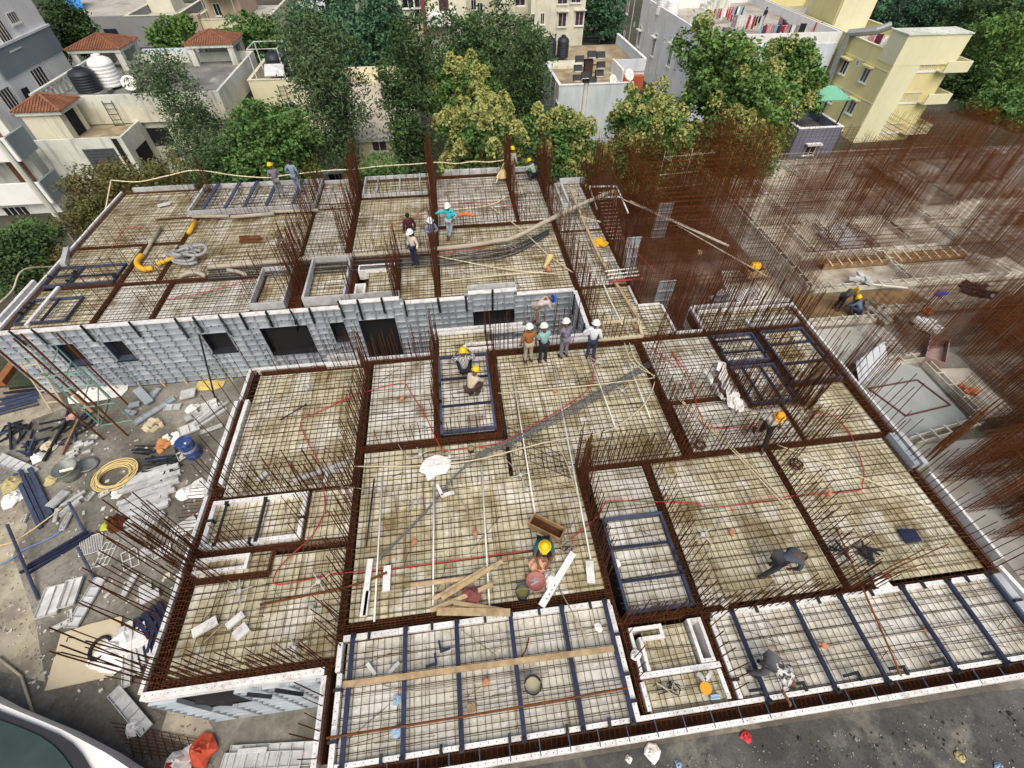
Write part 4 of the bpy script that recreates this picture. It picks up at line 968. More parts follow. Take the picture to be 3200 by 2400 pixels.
for r_,(A,B,n) in enumerate(rows):
    a_, b_ = at(A[0],A[1],.75), at(B[0],B[1],.75)
    tl = thing('clothes_line', 'clothes line %s' % ('nearest the white tanks','across the middle of the laundry roof','along the right front of the laundry roof','short and crosswise on the laundry roof')[r_], 'clothes line', tuple(a_))
    for q in (a_,b_): wpart('pole', MB().tube([(q.x,q.y,-.78),(q.x,q.y,.85)],.04,5), PIPEG, tl)
    wpart('cord', MB().tube([a_,(a_+b_)/2-Vector((0,0,.1)),b_],.015,3), FRAMEW, tl)
    wpart('pole_foot', MB().obox((a_.x,a_.y,-.6),(.4,.3,.18)), ROOFG, tl)
    for k in range(n):
        q = a_+(b_-a_)*((k+.5)/n); ci = RN.choice((0,0,1,2,3,4,5,6,6,8,0,1))
        cloth(q.x,q.y,q.z,(b_-a_).length/n*RN.uniform(.6,1.0),RN.uniform(.6,1.25),LAUN[ci],'%s %s cloth from the left on the clothes line %s' % (NTH[k], ('white','red','maroon','navy','grey','pale blue','black','orange','pink')[ci], ('nearest the white tanks','across the roof middle','along the roof front','short and crosswise')[r_]),'laundry on the white roof',RN.uniform(-.2,.2)+math.atan2(b_.y-a_.y,b_.x-a_.x))
for k,(px,ci) in enumerate((((2395,88),3),((2560,76),1),((2430,85),4),((2510,80),6))):
    p = at(px[0],px[1],-.1); cloth(p.x,p.y,.1,.9,.8,LAUN[ci],('navy cloth over the front wall of the laundry roof','red cloth on the roof corner','grey cloth over the front wall of the laundry roof','black cloth over the front wall of the laundry roof')[k],None)
# --- yellow apartment house
h = house('yellow_apartments', 'pale yellow apartment house with stacked balconies at the top right', 46, 55, 'apartment block')
X10, Y10 = 43.0, 47.35; zt = 1.4
zr = on_x(2660,110,X10).z
yb10 = 74
wpart('wall', MB().box(X10,Y10+.02,ZG,49.4,yb10,zr-.9), W_YEL, h)
wpart('front_wall', MB().box(X10+.04,Y10-.1,ZG,45.9,Y10+.02,zr-.9), W_YELL, h)
yk = on_x(2760,155,X10).y
wpart('roof_room', MB().box(X10-.02,Y10-.12,zr-.9,49.5,yk,zt), W_YELL, h)
wpart('roof_room_top', MB().box(X10-.08,Y10-.2,zt,49.6,yk+.1,zt+.1), W_OFFW, h)
wpart('roof_floor', MB().box(X10+.2,yk+.1,zr-.9,49.2,yb10-.2,zr-.85), ROOFP, h)
parapet(h,X10,49.4,yk,yb10,zr-.9,zr,W_YEL,.2,'lrb',W_YELL)
wpart('stair_tower', MB().box(43.6,on_x(2595,105,43.6).y,zr-.85,47.5,on_x(2595,105,43.6).y+6,zr+6), W_YELL, h)
wpart('tower_return', MB().box(43.5,on_x(2595,105,43.6).y+.2,zr-.8,43.59,on_x(2595,105,43.6).y+5,zr+6), W_YEL, h)
for px in ((2640,210),(2705,235),(2575,195),(2538,283),(2662,335),(2600,300),(2615,427)): win(h,'l',X10,px,1.0,1.25,shade=W_YEL)
for px in ((2616,170),(2681,197),(2575,265),(2638,291)): win(h,'l',X10,px,.5,.5,sill=False)
dk = MB().tube([on_x(2610,285,X10)+Vector((-.45,0,-3)),on_x(2585,290,X10)+Vector((-.45,0,0)),on_x(2645,150,X10)+Vector((-.45,0,.1)),on_x(2660,118,X10)+Vector((-.45,0,.4)),on_x(2700,108,X10)+Vector((1.2,0,.3)),on_x(2712,100,X10)+Vector((2.2,0,.5))],.36,8)
wpart('air_duct', dk, mat('duct_metal',(.26,.29,.29),.5,.3,.15,3,rand=0), h)
wpart('belt_course', MB().box(X10-.04,Y10,on_x(2780,230,X10).z,X10-.002,yb10,on_x(2780,230,X10).z+.06).box(X10-.04,Y10,on_x(2730,330,X10).z,X10-.002,yb10,on_x(2730,330,X10).z+.06), W_YELL, h)
zs_ = []
for k,(px) in enumerate(((2990,200),(2935,300),(2878,395),(2830,480))):
    z_ = on_y(px[0],px[1],Y10-.3).z; zs_.append(z_)
    wpart('balcony', MB().box(48.0,Y10-.9,z_-.55,50.6,Y10-.75,z_+.35).box(50.45,Y10-.75,z_-.55,50.6,Y10+3.5,z_+.35).box(48.0,Y10-.75,z_-.62,50.45,Y10+3.5,z_-.5), W_YELL, h)
    wpart('balcony_slab', MB().box(45.9,Y10-.05,z_-.72,48.0,Y10+3,z_-.55), W_WHITE, h)
    wpart('recess', MB().box(45.95,Y10+1.6,z_-.5,49.35,Y10+1.7,z_+1.7), W_OFFW, h)
    rl = MB()
    for j in range(9): rl.box(46.0+j*.23,Y10-.06,z_-.55,46.03+j*.23,Y10-.03,z_+.3)
    rl.box(45.95,Y10-.07,z_+.3,48.0,Y10-.02,z_+.35)
    wpart('railing', rl, FRAMEW, h)
    wpart('recess_shadow_door', MB().box(46.4,Y10+1.52,z_-.5,47.3,Y10+1.58,z_+1.3), DOORB, h)
    cloth(46.9,Y10+.5,z_+.7,1.0,.9,LAUN[(4,2,1,3)[k]],'laundry on the %s balcony of the yellow house' % ('top','second','third','lowest')[k],'laundry on yellow balconies')
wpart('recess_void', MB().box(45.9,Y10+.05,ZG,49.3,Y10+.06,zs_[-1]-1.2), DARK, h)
for k in range(5):
    p = at(2700+k*22,118+k*5,zr-.4); cloth(p.x,p.y,zr+.2,.8,.9,LAUN[(0,8,2,0,7)[k]],('white','pink','white first','maroon','orange')[k]+' laundry piece on the roof of the yellow house','laundry on the yellow roof')
# --- little grey house with green canopy
h = house('grey_canopy_house', 'small blue grey house with a green roof canopy below the yellow house', 34, 43)
wpart('wall', MB().box(31.8,41.6,ZG,36.1,46.5,-4.9), mat('slate_blue_wall',(.17,.20,.27),.85,0,.1,.8,rand=0), h)
parapet(h,31.8,36.1,41.6,46.5,-4.9,-4.15,mat('slate_blue_wall',(.17,.20,.27)),.2,'flrb',W_WHITE)
wpart('roof_floor', MB().box(32,41.8,-4.9,35.9,46.3,-4.85), ROOFG, h)
wpart('canopy', MB().obox((33.4,43.6,-1.95),(2.7,1.4,.05),0,(.10,0)), mat('green_sheet',(.20,.52,.36),.6,0,.1,2,rand=0), h)
for px_ in ((31.9,42.4),(35.9,42.4),(31.9,44.9),(35.9,44.9)): wpart('canopy_post', MB().tube([(px_[0],px_[1],-4.9),(px_[0],px_[1],-1.98)],.07,5), BLACK, h)
win(h,'f',41.6,(2530,470),1.1,.9,shade=W_WHITE,fm=W_WHITE)
# --- edge of a building far right/back and blue tarpaulin
single('blue_tarpaulin', MB().add([(-49.5,84.5,.6),(-45.5,83.5,.8),(-44.5,80.5,-2.2),(-46.5,81,-1.6),(-48.5,82,-1.4),(-47,86,1.2)],[(0,4,3,1),(1,3,2),(0,1,5)]), mat('blue_plastic',(.02,.22,.75),.5,0,.2,2,rand=0), 'bright blue tarpaulin over a shed at the top left', 'tarpaulin')
h = house('blue_grey_shed', 'narrow pale blue house wall between trees at the top left middle', -17.5, 86)
wpart('wall', MB().box(-19,84,ZG,-15.2,92,1), W_BLUEW, h); win(h,'f',84,(930,35),1.2,1.6)
# --- light poles
def pole(base, top_, r, label): 
    t = thing('street_pole', label, 'pole', tuple(base)); wpart('shaft', MB().tube([base,top_],[r,r*.8],8), W_OFFW, t); return t
pb = at(230,742,-5.5); pole(Vector((pb.x,pb.y,ZG)), Vector((pb.x,pb.y,on_y(0,440,pb.y).z)), .2, 'concrete street pole in front of the white apartment block')
p = on_y(1825,330,38.0); tp_ = on_y(1832,196,38.0).z
t = thing('floodlight_mast', 'concrete mast with a cluster of floodlights among the trees', 'floodlight', (p.x,38,ZG))
wpart('shaft', MB().tube([(p.x,38,ZG),(p.x,38,tp_)],[.26,.17],10), W_OFFW, t)
wpart('head_frame', MB().box(p.x-.3,37.8,tp_-1.2,p.x+.3,38.2,tp_+.2), mat('dark_brown_steel',(.06,.035,.03),.7,0,.2,3,rand=0), t)
for k,(dx,dz) in enumerate(((-.75,.3),(.1,.55),(.75,.5),(-.8,-.25),(.85,-.1),(-.8,-.85),(.8,-.6),(-.2,-.7),(.35,-1.0))):
    l_ = wpart('lamp', MB().obox((p.x+dx,37.75,tp_+dz),(.30,.10,.19),0,(-.5,0)), BLACK, t)
    link('lens', MB().obox((p.x+dx,37.66,tp_+dz-.05),(.25,.02,.15),0,(-.5,0)).mesh('lens', ALU2, tuple(ORG[t])), l_)
    wpart('lamp_arm', MB().tube([(p.x,37.95,tp_+dz*.8-.05),(p.x+dx,37.85,tp_+dz)],.03,4), BLACK, t)
# ---------------------------------------------------------------- trees and shrubs
NR = np.random.default_rng(5)
def leafmat(n, c, c2, bright=.35):
    return mat(n, c, .7, 0, .35, 1.1, stain=c2, sscale=.8, samt=.85, sth=.53, sharp=.14, grain=.35, gscale=7, rand=0, spec=.25)
L_DARK = leafmat('dark_leaves', (.049,.095,.037), (.088,.156,.049))
L_GREY = leafmat('grey_green_needles', (.068,.120,.056), (.116,.177,.073))
L_MID  = leafmat('mid_green_leaves', (.076,.159,.044), (.128,.232,.061))
L_BRT  = leafmat('bright_green_leaves', (.104,.201,.051), (.152,.268,.071))
L_HAZE = leafmat('hazed_green_leaves', (.055,.134,.076), (.091,.189,.098))  # far trees, distance haze put into the leaf colour as a blue shift
L_DRY  = leafmat('dry_olive_leaves', (.10,.11,.035), (.16,.12,.045))
BLOOM  = mat('cream_blossom', (.30,.335,.11), .9, 0, .22, 1.2, stain=(.40,.39,.15), sscale=.6, samt=.8, sth=.5, grain=.25, gscale=9, rand=0, spec=.1)
BARK   = mat('grey_bark', (.11,.09,.065), .95, 0, .35, 3, bump=.4, bscale=8, rand=.1)
def np_mesh(name, verts, nper, m_):
    """a mesh of many separate faces with nper corners each"""
    me = bpy.data.meshes.new(name); n = len(verts)
    me.vertices.add(n); me.vertices.foreach_set('co', np.ascontiguousarray(verts, dtype=np.float32).ravel())
    me.loops.add(n); me.loops.foreach_set('vertex_index', np.arange(n, dtype=np.int32))
    k = n//nper; me.polygons.add(k); me.polygons.foreach_set('loop_start', np.arange(0, n, nper, dtype=np.int32))
    me.materials.append(m_); me.update(calc_edges=True); return me
def leaves(cent, l, w_, droop=.0, up=.55):
    n = len(cent); a = NR.normal(size=(n,3)); a[:,2] = a[:,2]*.6-droop; a /= np.linalg.norm(a,axis=1)[:,None]
    nn = NR.normal(size=(n,3)); nn[:,2] += up*2; nn -= a*np.sum(nn*a,axis=1)[:,None]; nn /= np.linalg.norm(nn,axis=1)[:,None]
    b = np.cross(a, nn); s = NR.uniform(.7,1.3,(n,1))
    v = np.stack([cent-a*l*s, cent+b*w_*s+nn*w_*.25, cent+a*l*s, cent-b*w_*s+nn*w_*.25], 1)
    return v.reshape(-1,3)
def sphere_pts(n, hemi=-.35):
    p = NR.normal(size=(n*2,3)); p /= np.linalg.norm(p,axis=1)[:,None]; p = p[p[:,2] > hemi][:n]; return p
def tree(label, ptop, pbot, hw, Y, n=6000, m_=None, l=.20, w_=.10, kind='broad', bloom=0, blobs=11, name='tree', zbase=ZG, gap=.0, squash=1.0, tw=.22, group='trees behind the site'):
    top = on_y(ptop[0], ptop[1], Y); bot = on_y(pbot[0], pbot[1], Y)
    dep = Vector((top.x,top.y,top.z-CAMZ)).dot(FW); r = hw*1.12/FPX*dep; n = int(n*2.1); l *= .82; w_ *= .86
    cx = (top.x+bot.x)/2; zc0, zc1 = bot.z, top.z; H = zc1-zc0
    t = thing(name, label, 'tree' if name != 'shrub' else 'shrub', (cx,Y,zbase), group=group)
    B = []
    for k in range(blobs):
        f = (k+.5)/blobs; z = zc0+H*(.08+.84*f)
        if kind == 'needle': env = r*(.35+.75*math.sin(math.pi*min(1,(.12+.80*f)))**.8)*NR.uniform(.55,1.1)
        else: env = r*(.25+.75*math.sin(math.pi*(.14+.72*f))**.7)
        an = k*2.4+NR.uniform(-.5,.5); d = env*NR.uniform(.35,.72)
        br = env*NR.uniform(.42,.62)+.15
        B.append((cx+math.cos(an)*d+ (bot.x-top.x)*(.5-f), Y+math.sin(an)*d*.9, z, br, br*squash*NR.uniform(.7,.95)))
    B.append((top.x,Y,zc1-r*.28,r*.36,r*.30)); B.append((cx,Y,(zc0+zc1)/2,r*.55,H*.30))
    B = np.array(B); wts = B[:,3]**2; wts /= wts.sum()
    nc = max(30, n//26); bi = NR.choice(len(B), nc, p=wts); sp = sphere_pts(nc*2)[:nc]
    rad = NR.uniform(.62,1.08,nc) if kind != 'needle' else NR.uniform(.45,1.05,nc)
    cc = B[bi,:3]+sp*np.stack([B[bi,3],B[bi,3],B[bi,4]],1)*rad[:,None]
    cs = .20 if kind != 'needle' else .24
    li = NR.integers(0, nc, n); sg = np.array([1,1,.7 if kind != 'needle' else 1.5])*cs*(.8+r*.12)
    pts = cc[li]+NR.normal(size=(n,3))*sg
    me = np_mesh('crown', leaves(pts, l, w_, .5 if kind == 'needle' else .15), 4, m_ or L_MID)
    me.transform(Matrix.Translation((-cx,-Y,-zbase)))
    tag(link('crown', me, t), kind='stuff')
    if bloom:
        out = []
        cand = np.where(sp[:,2]+.6*(-sp[:,1]) > .05)[0]; NR.shuffle(cand)
        for q in cand[:bloom]:
            hgt = NR.uniform(.6,1.05); wd = hgt*.62; m2 = 130
            base = cc[q]+sp[q]*.12; z = NR.uniform(0,1,m2); an = NR.uniform(0,6.283,m2); rr = wd*np.sqrt(np.maximum(0,1-z**1.6))*NR.uniform(.8,1.05,m2)
            pp = base+np.stack([rr*np.cos(an),rr*np.sin(an),z*hgt],1)
            out.append(leaves(pp,.10,.085,0,.3))
        me = np_mesh('blossom', np.concatenate(out), 4, BLOOM); me.transform(Matrix.Translation((-cx,-Y,-zbase)))
        tag(link('blossom', me, t), kind='stuff')
    if name != 'shrub':
        tr = MB(); zt_ = zc0+H*.72
        P_ = [Vector((cx,Y,zbase)), Vector((cx+.1,Y,(zbase+zc0)/2)), Vector((bot.x+(cx-bot.x)*.3,Y,zc0+H*.1)), Vector((cx-.08,Y+.05,zc0+H*.4)), Vector((top.x,Y,zt_))]
        tr.tube(P_, [tw,tw*.9,tw*.75,tw*.5,tw*.15], 7); wpart('trunk', tr, BARK, t, True)
        for k in range(min(9, len(B))):
            b = B[k]; s0 = P_[2].lerp(P_[4], min(.8,max(0,(b[2]-zc0)/H-.22))); e = Vector((b[0],b[1],b[2]))
            wpart('branch', MB().tube([s0,(s0+e)/2+Vector((0,0,.15)),e],[tw*.35,tw*.22,tw*.08],5), BARK, t, True)
    return t
T = tree
# in front of the houses, just behind the deck
T('slim grey green tree before the cream terrace wall',(470,165),(715,640),118,42,7000,L_GREY,.17,.055,'needle',blobs=14,squash=1.3)
T('tall feathery tree with bare lower trunk behind the two watching men',(965,45),(1085,540),135,40,8500,L_GREY,.18,.06,'needle',blobs=15,squash=1.3)
T('dense round green tree in front of the cream tank house',(850,350),(890,620),135,36,8000,L_MID,.17,.10,blobs=13)
T('dark column of foliage left of the yellow flowering tree',(1270,50),(1290,620),92,39,6000,L_DARK,.17,.07,'needle',blobs=16,squash=1.2)
T('broad dark tree behind the yellow flowering tree',(1510,75),(1520,360),195,50,10000,L_DARK,.19,.10,blobs=14)
T('slender dark tree right of the broad dark tree',(1640,110),(1650,520),85,42,6000,L_DARK,.17,.06,'needle',blobs=14,squash=1.2)
T('tree crowned with yellow cream blossom, the upper one',(1440,225),(1450,420),110,41,5500,L_MID,.18,.10,bloom=62,blobs=10)
T('wide yellow flowering tree right at the far edge',(1500,345),(1510,640),140,32.5,6000,L_MID,.16,.09,bloom=95,blobs=12)
T('blossoming tree left of the floodlight mast',(1745,350),(1780,600),100,33,6500,L_MID,.17,.10,bloom=50,blobs=11)
T('blossoming tree right of the floodlight mast',(2025,320),(2000,600),140,34,8000,L_MID,.17,.10,bloom=90,blobs=13)
T('large bright green tree with few blossoms before the laundry roof house',(2265,110),(2300,520),168,40,12000,L_BRT,.20,.12,bloom=45,blobs=18)
T('right hand leafy tree between white and yellow houses',(2480,125),(2490,360),78,44,6000,L_BRT,.19,.11,bloom=14,blobs=11)
T('low blossoming tree under the large bright tree',(2290,380),(2300,640),100,33,5000,L_MID,.16,.09,bloom=45,blobs=10)
T('dark undergrowth tree in the gap beside the rusty bars',(2190,420),(2190,760),110,34,5500,L_DARK,.17,.09,blobs=11)
T('dark low tree behind the far corridor end',(1720,480),(1730,720),95,31.5,4500,L_DARK,.16,.09,blobs=10)
# further off
T('big bright tree mass behind the cream houses',(1090,-40),(1100,260),190,70,9000,L_HAZE,.28,.15,blobs=15)
T('bluish green tree at the top beside the balcony house',(1190,-30),(1200,300),90,62,5000,L_HAZE,.24,.13,blobs=12)
T('leafy tree behind the right tiled pavilion',(790,85),(800,220),105,66,4500,L_MID,.24,.13,blobs=10)
T('bright young tree against the grey house wall',(545,65),(550,170),58,70,3000,L_BRT,.24,.12,blobs=9)
T('shaggy dark tree between the apartment block and grey house',(190,15),(250,190),95,68,4500,L_DARK,.24,.10,'needle',blobs=11)
T('dark tree between tank house and far trees',(905,150),(925,330),75,62,3500,L_DARK,.22,.11,blobs=10)
T('green tree filling the gap left of the white laundry house',(1880,-20),(1880,130),70,90,4000,L_HAZE,.30,.16,blobs=10)
T('tree at the top edge behind the beige apartments',(1860,-90),(1850,60),90,110,4000,L_HAZE,.34,.18,blobs=10)
for k,(pt,pb_,hw,Y,m_,lb) in enumerate((((2760,-60),(2800,180),150,86,L_HAZE,'bluish tree mass behind the yellow stair tower'),((2960,-40),(2980,200),150,80,L_HAZE,'dark bluish trees above the yellow roof room'),
   ((3110,-30),(3120,300),140,72,L_DARK,'dark tree right of the yellow roof room'),((3170,50),(3180,420),165,58,L_BRT,'large soft green tree at the right picture edge'),((3010,230),(3040,420),110,60,L_DARK,'shaded tree behind the yellow balconies'),
   ((3140,300),(3150,480),120,52,L_MID,'lower green tree at the right picture edge'),((2690,60),(2700,160),90,96,L_DARK,'brownish hedge tree behind the yellow roof terrace'),((3240,-60),(3240,200),140,85,L_HAZE,'far bluish tree in the top right corner'))):
    T(lb,pt,pb_,hw,Y,7000,m_,.26,.13,blobs=13)
for k,(x_,lb) in enumerate(((-62,'left'),(-20,'left middle'),(25,'middle'),(70,'right'))):
    pass
# shrubs
def shrub(label, ptop, pbot, hw, Y, n, m_, zb): T(label,ptop,pbot,hw,Y,n,m_,.13,.07,blobs=9,name='shrub',zbase=zb,group='shrubs at the foot of the site')
shrub('olive shrub in front of the grey shutter',(310,530),(320,700),95,36,2600,L_DRY,ZG)
shrub('olive hedge below the cream terrace',(480,530),(500,640),120,36,3000,L_DRY,ZG)
shrub('reddish olive shrub at the far left corner of the deck',(285,620),(300,760),75,33,2200,L_DRY,ZG)
shrub('dark shrub bank at the left picture edge',(40,740),(60,900),110,27,5000,L_DARK,ZG)
shrub('green shrub under the apartment balconies',(60,720),(100,800),55,29,3000,L_MID,ZG)
shrub('dry shrub beside the street pole',(170,800),(180,900),60,27,2600,L_DRY,ZG)
shrub('low green bush by the round green tree',(700,440),(720,600),100,35,3500,L_DARK,ZG)
shrub('green bush below the dark column of foliage',(1180,520),(1190,620),80,33,2500,L_MID,ZG)
# ---------------------------------------------------------------- right hand block: one storey lower, all wall bars standing
def wall_mat(x0, y0, x1, y1, h, label, sp=.13, hz=.26, z0=ZF, r=.0105, lay=2, lean=.015, over=.9):
    L_ = math.hypot(x1-x0,y1-y0); d = Vector((x1-x0,y1-y0,0))/L_; nn = Vector((-d.y,d.x,0))
    t = thing('rebar_wall', label, 'rebar wall', ((x0+x1)/2,(y0+y1)/2,z0), group='standing rebar walls of the right hand block')
    v = MB(); hb = MB(); A = Vector((x0,y0,z0))
    for s in (range(lay) if lay > 1 else (0,)):
        o = nn*((s-.5)*.14 if lay > 1 else 0)
        for k in range(int(L_/sp)+1):
            if RN.random() < .06: continue
            p = A+d*min(L_,k*sp+RN.uniform(-.02,.02))+o; hh = h*RN.uniform(.86,1.0)
            q = p+Vector((RN.gauss(0,lean)*hh*.4,RN.gauss(0,lean)*hh*.4,hh)); v.tube([p,q],r,3,cap=False)
        z = .15
        while z < h*over:
            j = RN.uniform(-.03,.03); hb.tube([A+o+Vector((0,0,z+j))-d*.1, A+o+d*L_+Vector((0,0,z+RN.uniform(-.03,.03)))+d*.1], r*.9, 3, cap=False); z += hz*RN.uniform(.85,1.15)
    wpart('upright_bars', v, RUST2, t, kind='stuff'); wpart('level_bars', hb, RUST2, t, kind='stuff')
    return t
WM = [
 (16.95,12.05,16.95,12.6,3.4,'first of two narrow rebar walls beside the white leaning panel'),
 (16.95,10.8,16.95,11.35,3.4,'second of two narrow rebar walls beside the white leaning panel'),
 (17.0,7.4,18.3,8.1,2.6,'slanting rebar wall at the near end of the second grey floor'),
 (17.0,5.4,20.5,5.4,2.8,'rebar wall nearest the clamps beyond the right edge'),
 (17.0,6.6,22.5,6.6,3.0,'long rebar wall over the near grey floor'),
 (18.5,3.5,18.5,7.2,2.6,'rebar wall running away behind the bottom right edge'),
 (20.4,8.6,24.0,8.6,3.0,'rebar wall right of the grey floor with the red frame'),
 (20.5,9.2,20.5,10.4,2.4,'short rebar wall on the grey floor with the red frame'),
 (22.9,9.0,22.9,12.5,3.0,'rebar wall right of the second grey floor'),
 (21.6,15.4,29.5,15.4,2.4,'long low brown rebar wall right of the two yellow helmets'),
 (21.5,13.2,26.5,13.2,3.0,'rebar wall in front of the pinkish timber box'),
 (21.2,12.8,21.2,15.3,2.8,'rebar wall at the corner of the pinkish timber box'),
 (25.8,11.0,25.8,15.0,2.8,'rebar wall at the right picture edge'),
 (23.0,10.8,28,10.8,3.0,'second rebar wall at the right picture edge'),
 (17.0,15.9,17.0,19.5,2.4,'thin rebar wall left of the two yellow helmets',.3),
 (18.6,18.2,18.6,22.5,2.6,'rebar wall along the ladder like strip',.26),
 (18.55,25.6,18.55,32.6,4.6,'tall orange brown rebar wall below the large bright tree',.12),
 (16.6,28.0,20.8,28.0,5.2,'tall rebar wall below the low blossoming tree',.10),
 (17.2,32.2,20.8,32.2,4.4,'back rebar wall below the large bright tree',.12),
 (20.8,29.0,20.8,32.0,4.4,'rebar wall beside the grey canopy house',.13),
 (18.6,24.6,22.0,24.6,3.6,'rebar wall over the woven floor',.13),
 (22.0,21.4,22.0,24.5,3.6,'rebar wall left of the white scrap heap',.13),
 (22.0,27.0,27.5,27.0,3.6,'wide brown rebar wall behind the white scrap heap',.16),
 (24.0,24.6,29.5,24.6,3.1,'dense brown rebar wall right of the white scrap heap',.09),
 (27.2,22.5,27.2,27.0,3.2,'dense brown rebar wall in the middle of the right block',.09),
 (25.5,28.6,30.5,28.6,3.4,'dark brown rebar wall in the middle of the right block',.13),
 (31.5,25.8,38.0,25.8,3.7,'long dense rebar wall at the right',.10),
 (33.6,25.6,33.6,32.4,3.9,'dense rebar wall climbing to the far right corner',.10),
 (34.0,32.4,40.0,32.4,3.8,'back rebar wall below the far right trees',.10),
 (29.6,26.2,29.6,31.8,2.8,'rebar wall below the yellow balconies',.2),
 (29.3,21.2,36.0,21.2,3.6,'rebar wall behind the timber trough, right part',.14),
 (20.5,21.2,28.5,21.2,2.4,'thin rebar wall behind the timber trough',.22),
 (29.2,17.4,29.2,21.0,4.6,'cluster of tall bars at the end of the timber trough',.12),
 (31.8,18.0,31.8,25.0,3.6,'rebar wall at the right edge above the black scraps',.13),
 (24.2,32.5,29.5,32.5,3.0,'back rebar wall below the yellow house',.28),
 (36.5,26.0,36.5,32.0,4.6,'farthest right rebar wall',.11),
 (17.2,4.4,21.5,4.4,2.6,'low rebar wall right of the clamps',.12),
 (19.4,2.6,19.4,6.6,2.6,'rebar wall near the bottom right corner',.12),
 (17.1,3.2,22.0,3.2,2.4,'rebar wall just beyond the bottom right edge',.12),
 (19.0,8.3,20.4,8.9,2.4,'slanting rebar wall by the bluish floor',.1),
 (21.0,5.0,21.0,9.0,3.0,'rebar wall right of the near grey floor',.15),
 (23.0,6.0,23.0,10.6,3.0,'far rebar wall right of the near grey floor',.1),
 (24.5,12.6,28.5,12.6,3.0,'rebar wall beyond the pinkish box',.15),
 (23.8,13.8,27.5,14.2,2.6,'slanting rebar wall behind the pinkish box',.14),
 (18.8,13.2,21.0,13.0,2.2,'thin rebar wall over the fresh grey floor',.2),
 (19.0,20.0,24.0,20.0,2.4,'thin bars in front of the timber trough',.3),
 (23.5,18.2,29.0,18.2,2.6,'thin bars behind the twin kicker',.28),
 (24.0,21.2,24.0,24.4,3.2,'rebar wall right of the scrap heap',.12),
 (20.2,25.8,24.0,25.8,3.6,'rebar wall beyond the woven floor',.13),
 (31.0,27.0,31.0,32.0,4.2,'rebar wall in the far right field',.22),
 (27.0,30.2,33.0,30.2,3.0,'rebar wall in the back right field',.22),
 (34.0,28.6,40.0,28.6,4.4,'rebar wall at the far right edge',.11),
 (34.0,22.8,39.0,22.8,3.6,'rebar wall right of the slanting kicker',.12),
 (17.3,7.0,23.0,7.4,3.0,'second long rebar wall over the near grey floor',.15),
 (18.2,5.0,23.5,5.2,3.0,'third long rebar wall over the near grey floor',.15),
 (19.6,7.2,24.5,7.8,2.8,'slanting long rebar wall over the near grey floor',.15),
 (20.5,3.8,20.5,8.4,2.8,'rebar wall going away over the near grey floor',.15),
 (22.2,5.0,22.2,8.6,3.2,'second rebar wall going away over the near grey floor',.15),
 (17.4,2.2,21.0,2.2,2.2,'lowest rebar wall in the bottom right corner',.12),
 (24.2,8.8,24.2,13.0,3.0,'rebar wall behind the small orange rubble',.16),
 (22.8,12.6,27.0,12.0,2.8,'slanting rebar wall behind the small orange rubble',.16),
 (25.2,14.6,30.5,14.6,2.8,'long rebar wall behind the brown low one',.16),
 (28.0,11.0,28.0,15.2,3.0,'rebar wall beyond the picture edge side',.12),
 (19.2,12.9,19.2,15.2,2.6,'sparse bars on the fresh grey floor',.3),
 # stair core between the blocks: very dense
 (10.4,21.4,15.8,21.4,4.8,'front rebar wall of the dense brown stair core',.115),
 (10.4,22.6,15.6,22.6,5.0,'second rebar wall of the dense brown stair core',.12),
 (10.2,24.4,15.8,24.4,5.2,'third rebar wall of the dense brown stair core',.115),
 (10.4,26.6,16.2,26.6,5.0,'back rebar wall of the dense brown stair core',.10),
 (10.3,21.4,10.3,26.6,5.0,'left rebar wall of the dense brown stair core',.12),
 (13.0,21.4,13.0,26.6,5.2,'middle rebar wall of the dense brown stair core',.12),
 (15.9,21.4,15.9,28.5,5.4,'right rebar wall of the dense brown stair core',.115),
 (14.6,19.2,16.8,19.2,4.2,'rebar wall over the yellow bundle box',.12),
 (8.4,21.5,8.4,27.2,5.2,'rebar wall right of the link corridor',.09),
 (8.4,27.2,12.5,27.2,5.4,'back rebar wall behind the raised pipe',.11),
 (8.6,18.6,12.0,18.6,3.6,'rebar wall behind the white panels',.12),
 (10.6,16.2,10.6,18.6,3.2,'rebar wall between the two upright silver panels',.14),
 (13.2,15.2,13.2,18.8,3.2,'rebar wall beside the right silver panel',.14),
 (9.0,16.0,12.8,16.0,3.6,'rebar wall behind the notch',.12),
]
for w_ in WM: wall_mat(*w_[:5], w_[5], sp=(w_[6] if len(w_) > 6 else .13)*1.25)
# concrete floor pours, low kicker forms, strips
FLOORW = mat('fresh_grey_slab', (.43,.43,.40), .85, 0, .14, .8, stain=(.28,.25,.19), sscale=.6, samt=.7, sth=.54, rand=0)
FLOORB = mat('bluish_slab', (.36,.39,.385), .8, 0, .12, .8, stain=(.30,.29,.25), sscale=.6, samt=.6, sth=.57, rand=0)
FLOORP = mat('pale_dusty_slab', (.46,.43,.365), .9, 0, .18, .6, stain=(.20,.15,.095), sscale=.5, samt=.85, sth=.52, rand=0)
MUD = mat('brown_mud', (.24,.15,.065), .9, 0, .3, 1.2, stain=(.12,.08,.045), sscale=.8, samt=.8, sth=.5, bump=.5, bscale=9, rand=0)
zf = ZF+.004
def slab(poly, m_, label, name='floor_slab', dz=0): tag(single(name, MB().sheet(poly, zf+dz), m_, kind='structure'), None)
slab([(17.1,12.7),(20.6,12.9),(20.9,15.1),(17.1,15.1)], FLOORW, '')
slab([(17.1,8.4),(20.4,9.1),(20.5,12.1),(19.2,12.9),(17.1,11.6)], FLOORB, '')
slab([(20.7,9.0),(22.7,9.2),(22.7,11.8),(20.7,12.0)], FLOORP, '')
slab([(17.2,15.75),(24.5,15.7),(24.0,17.6),(17.2,17.7)], MUD, '')
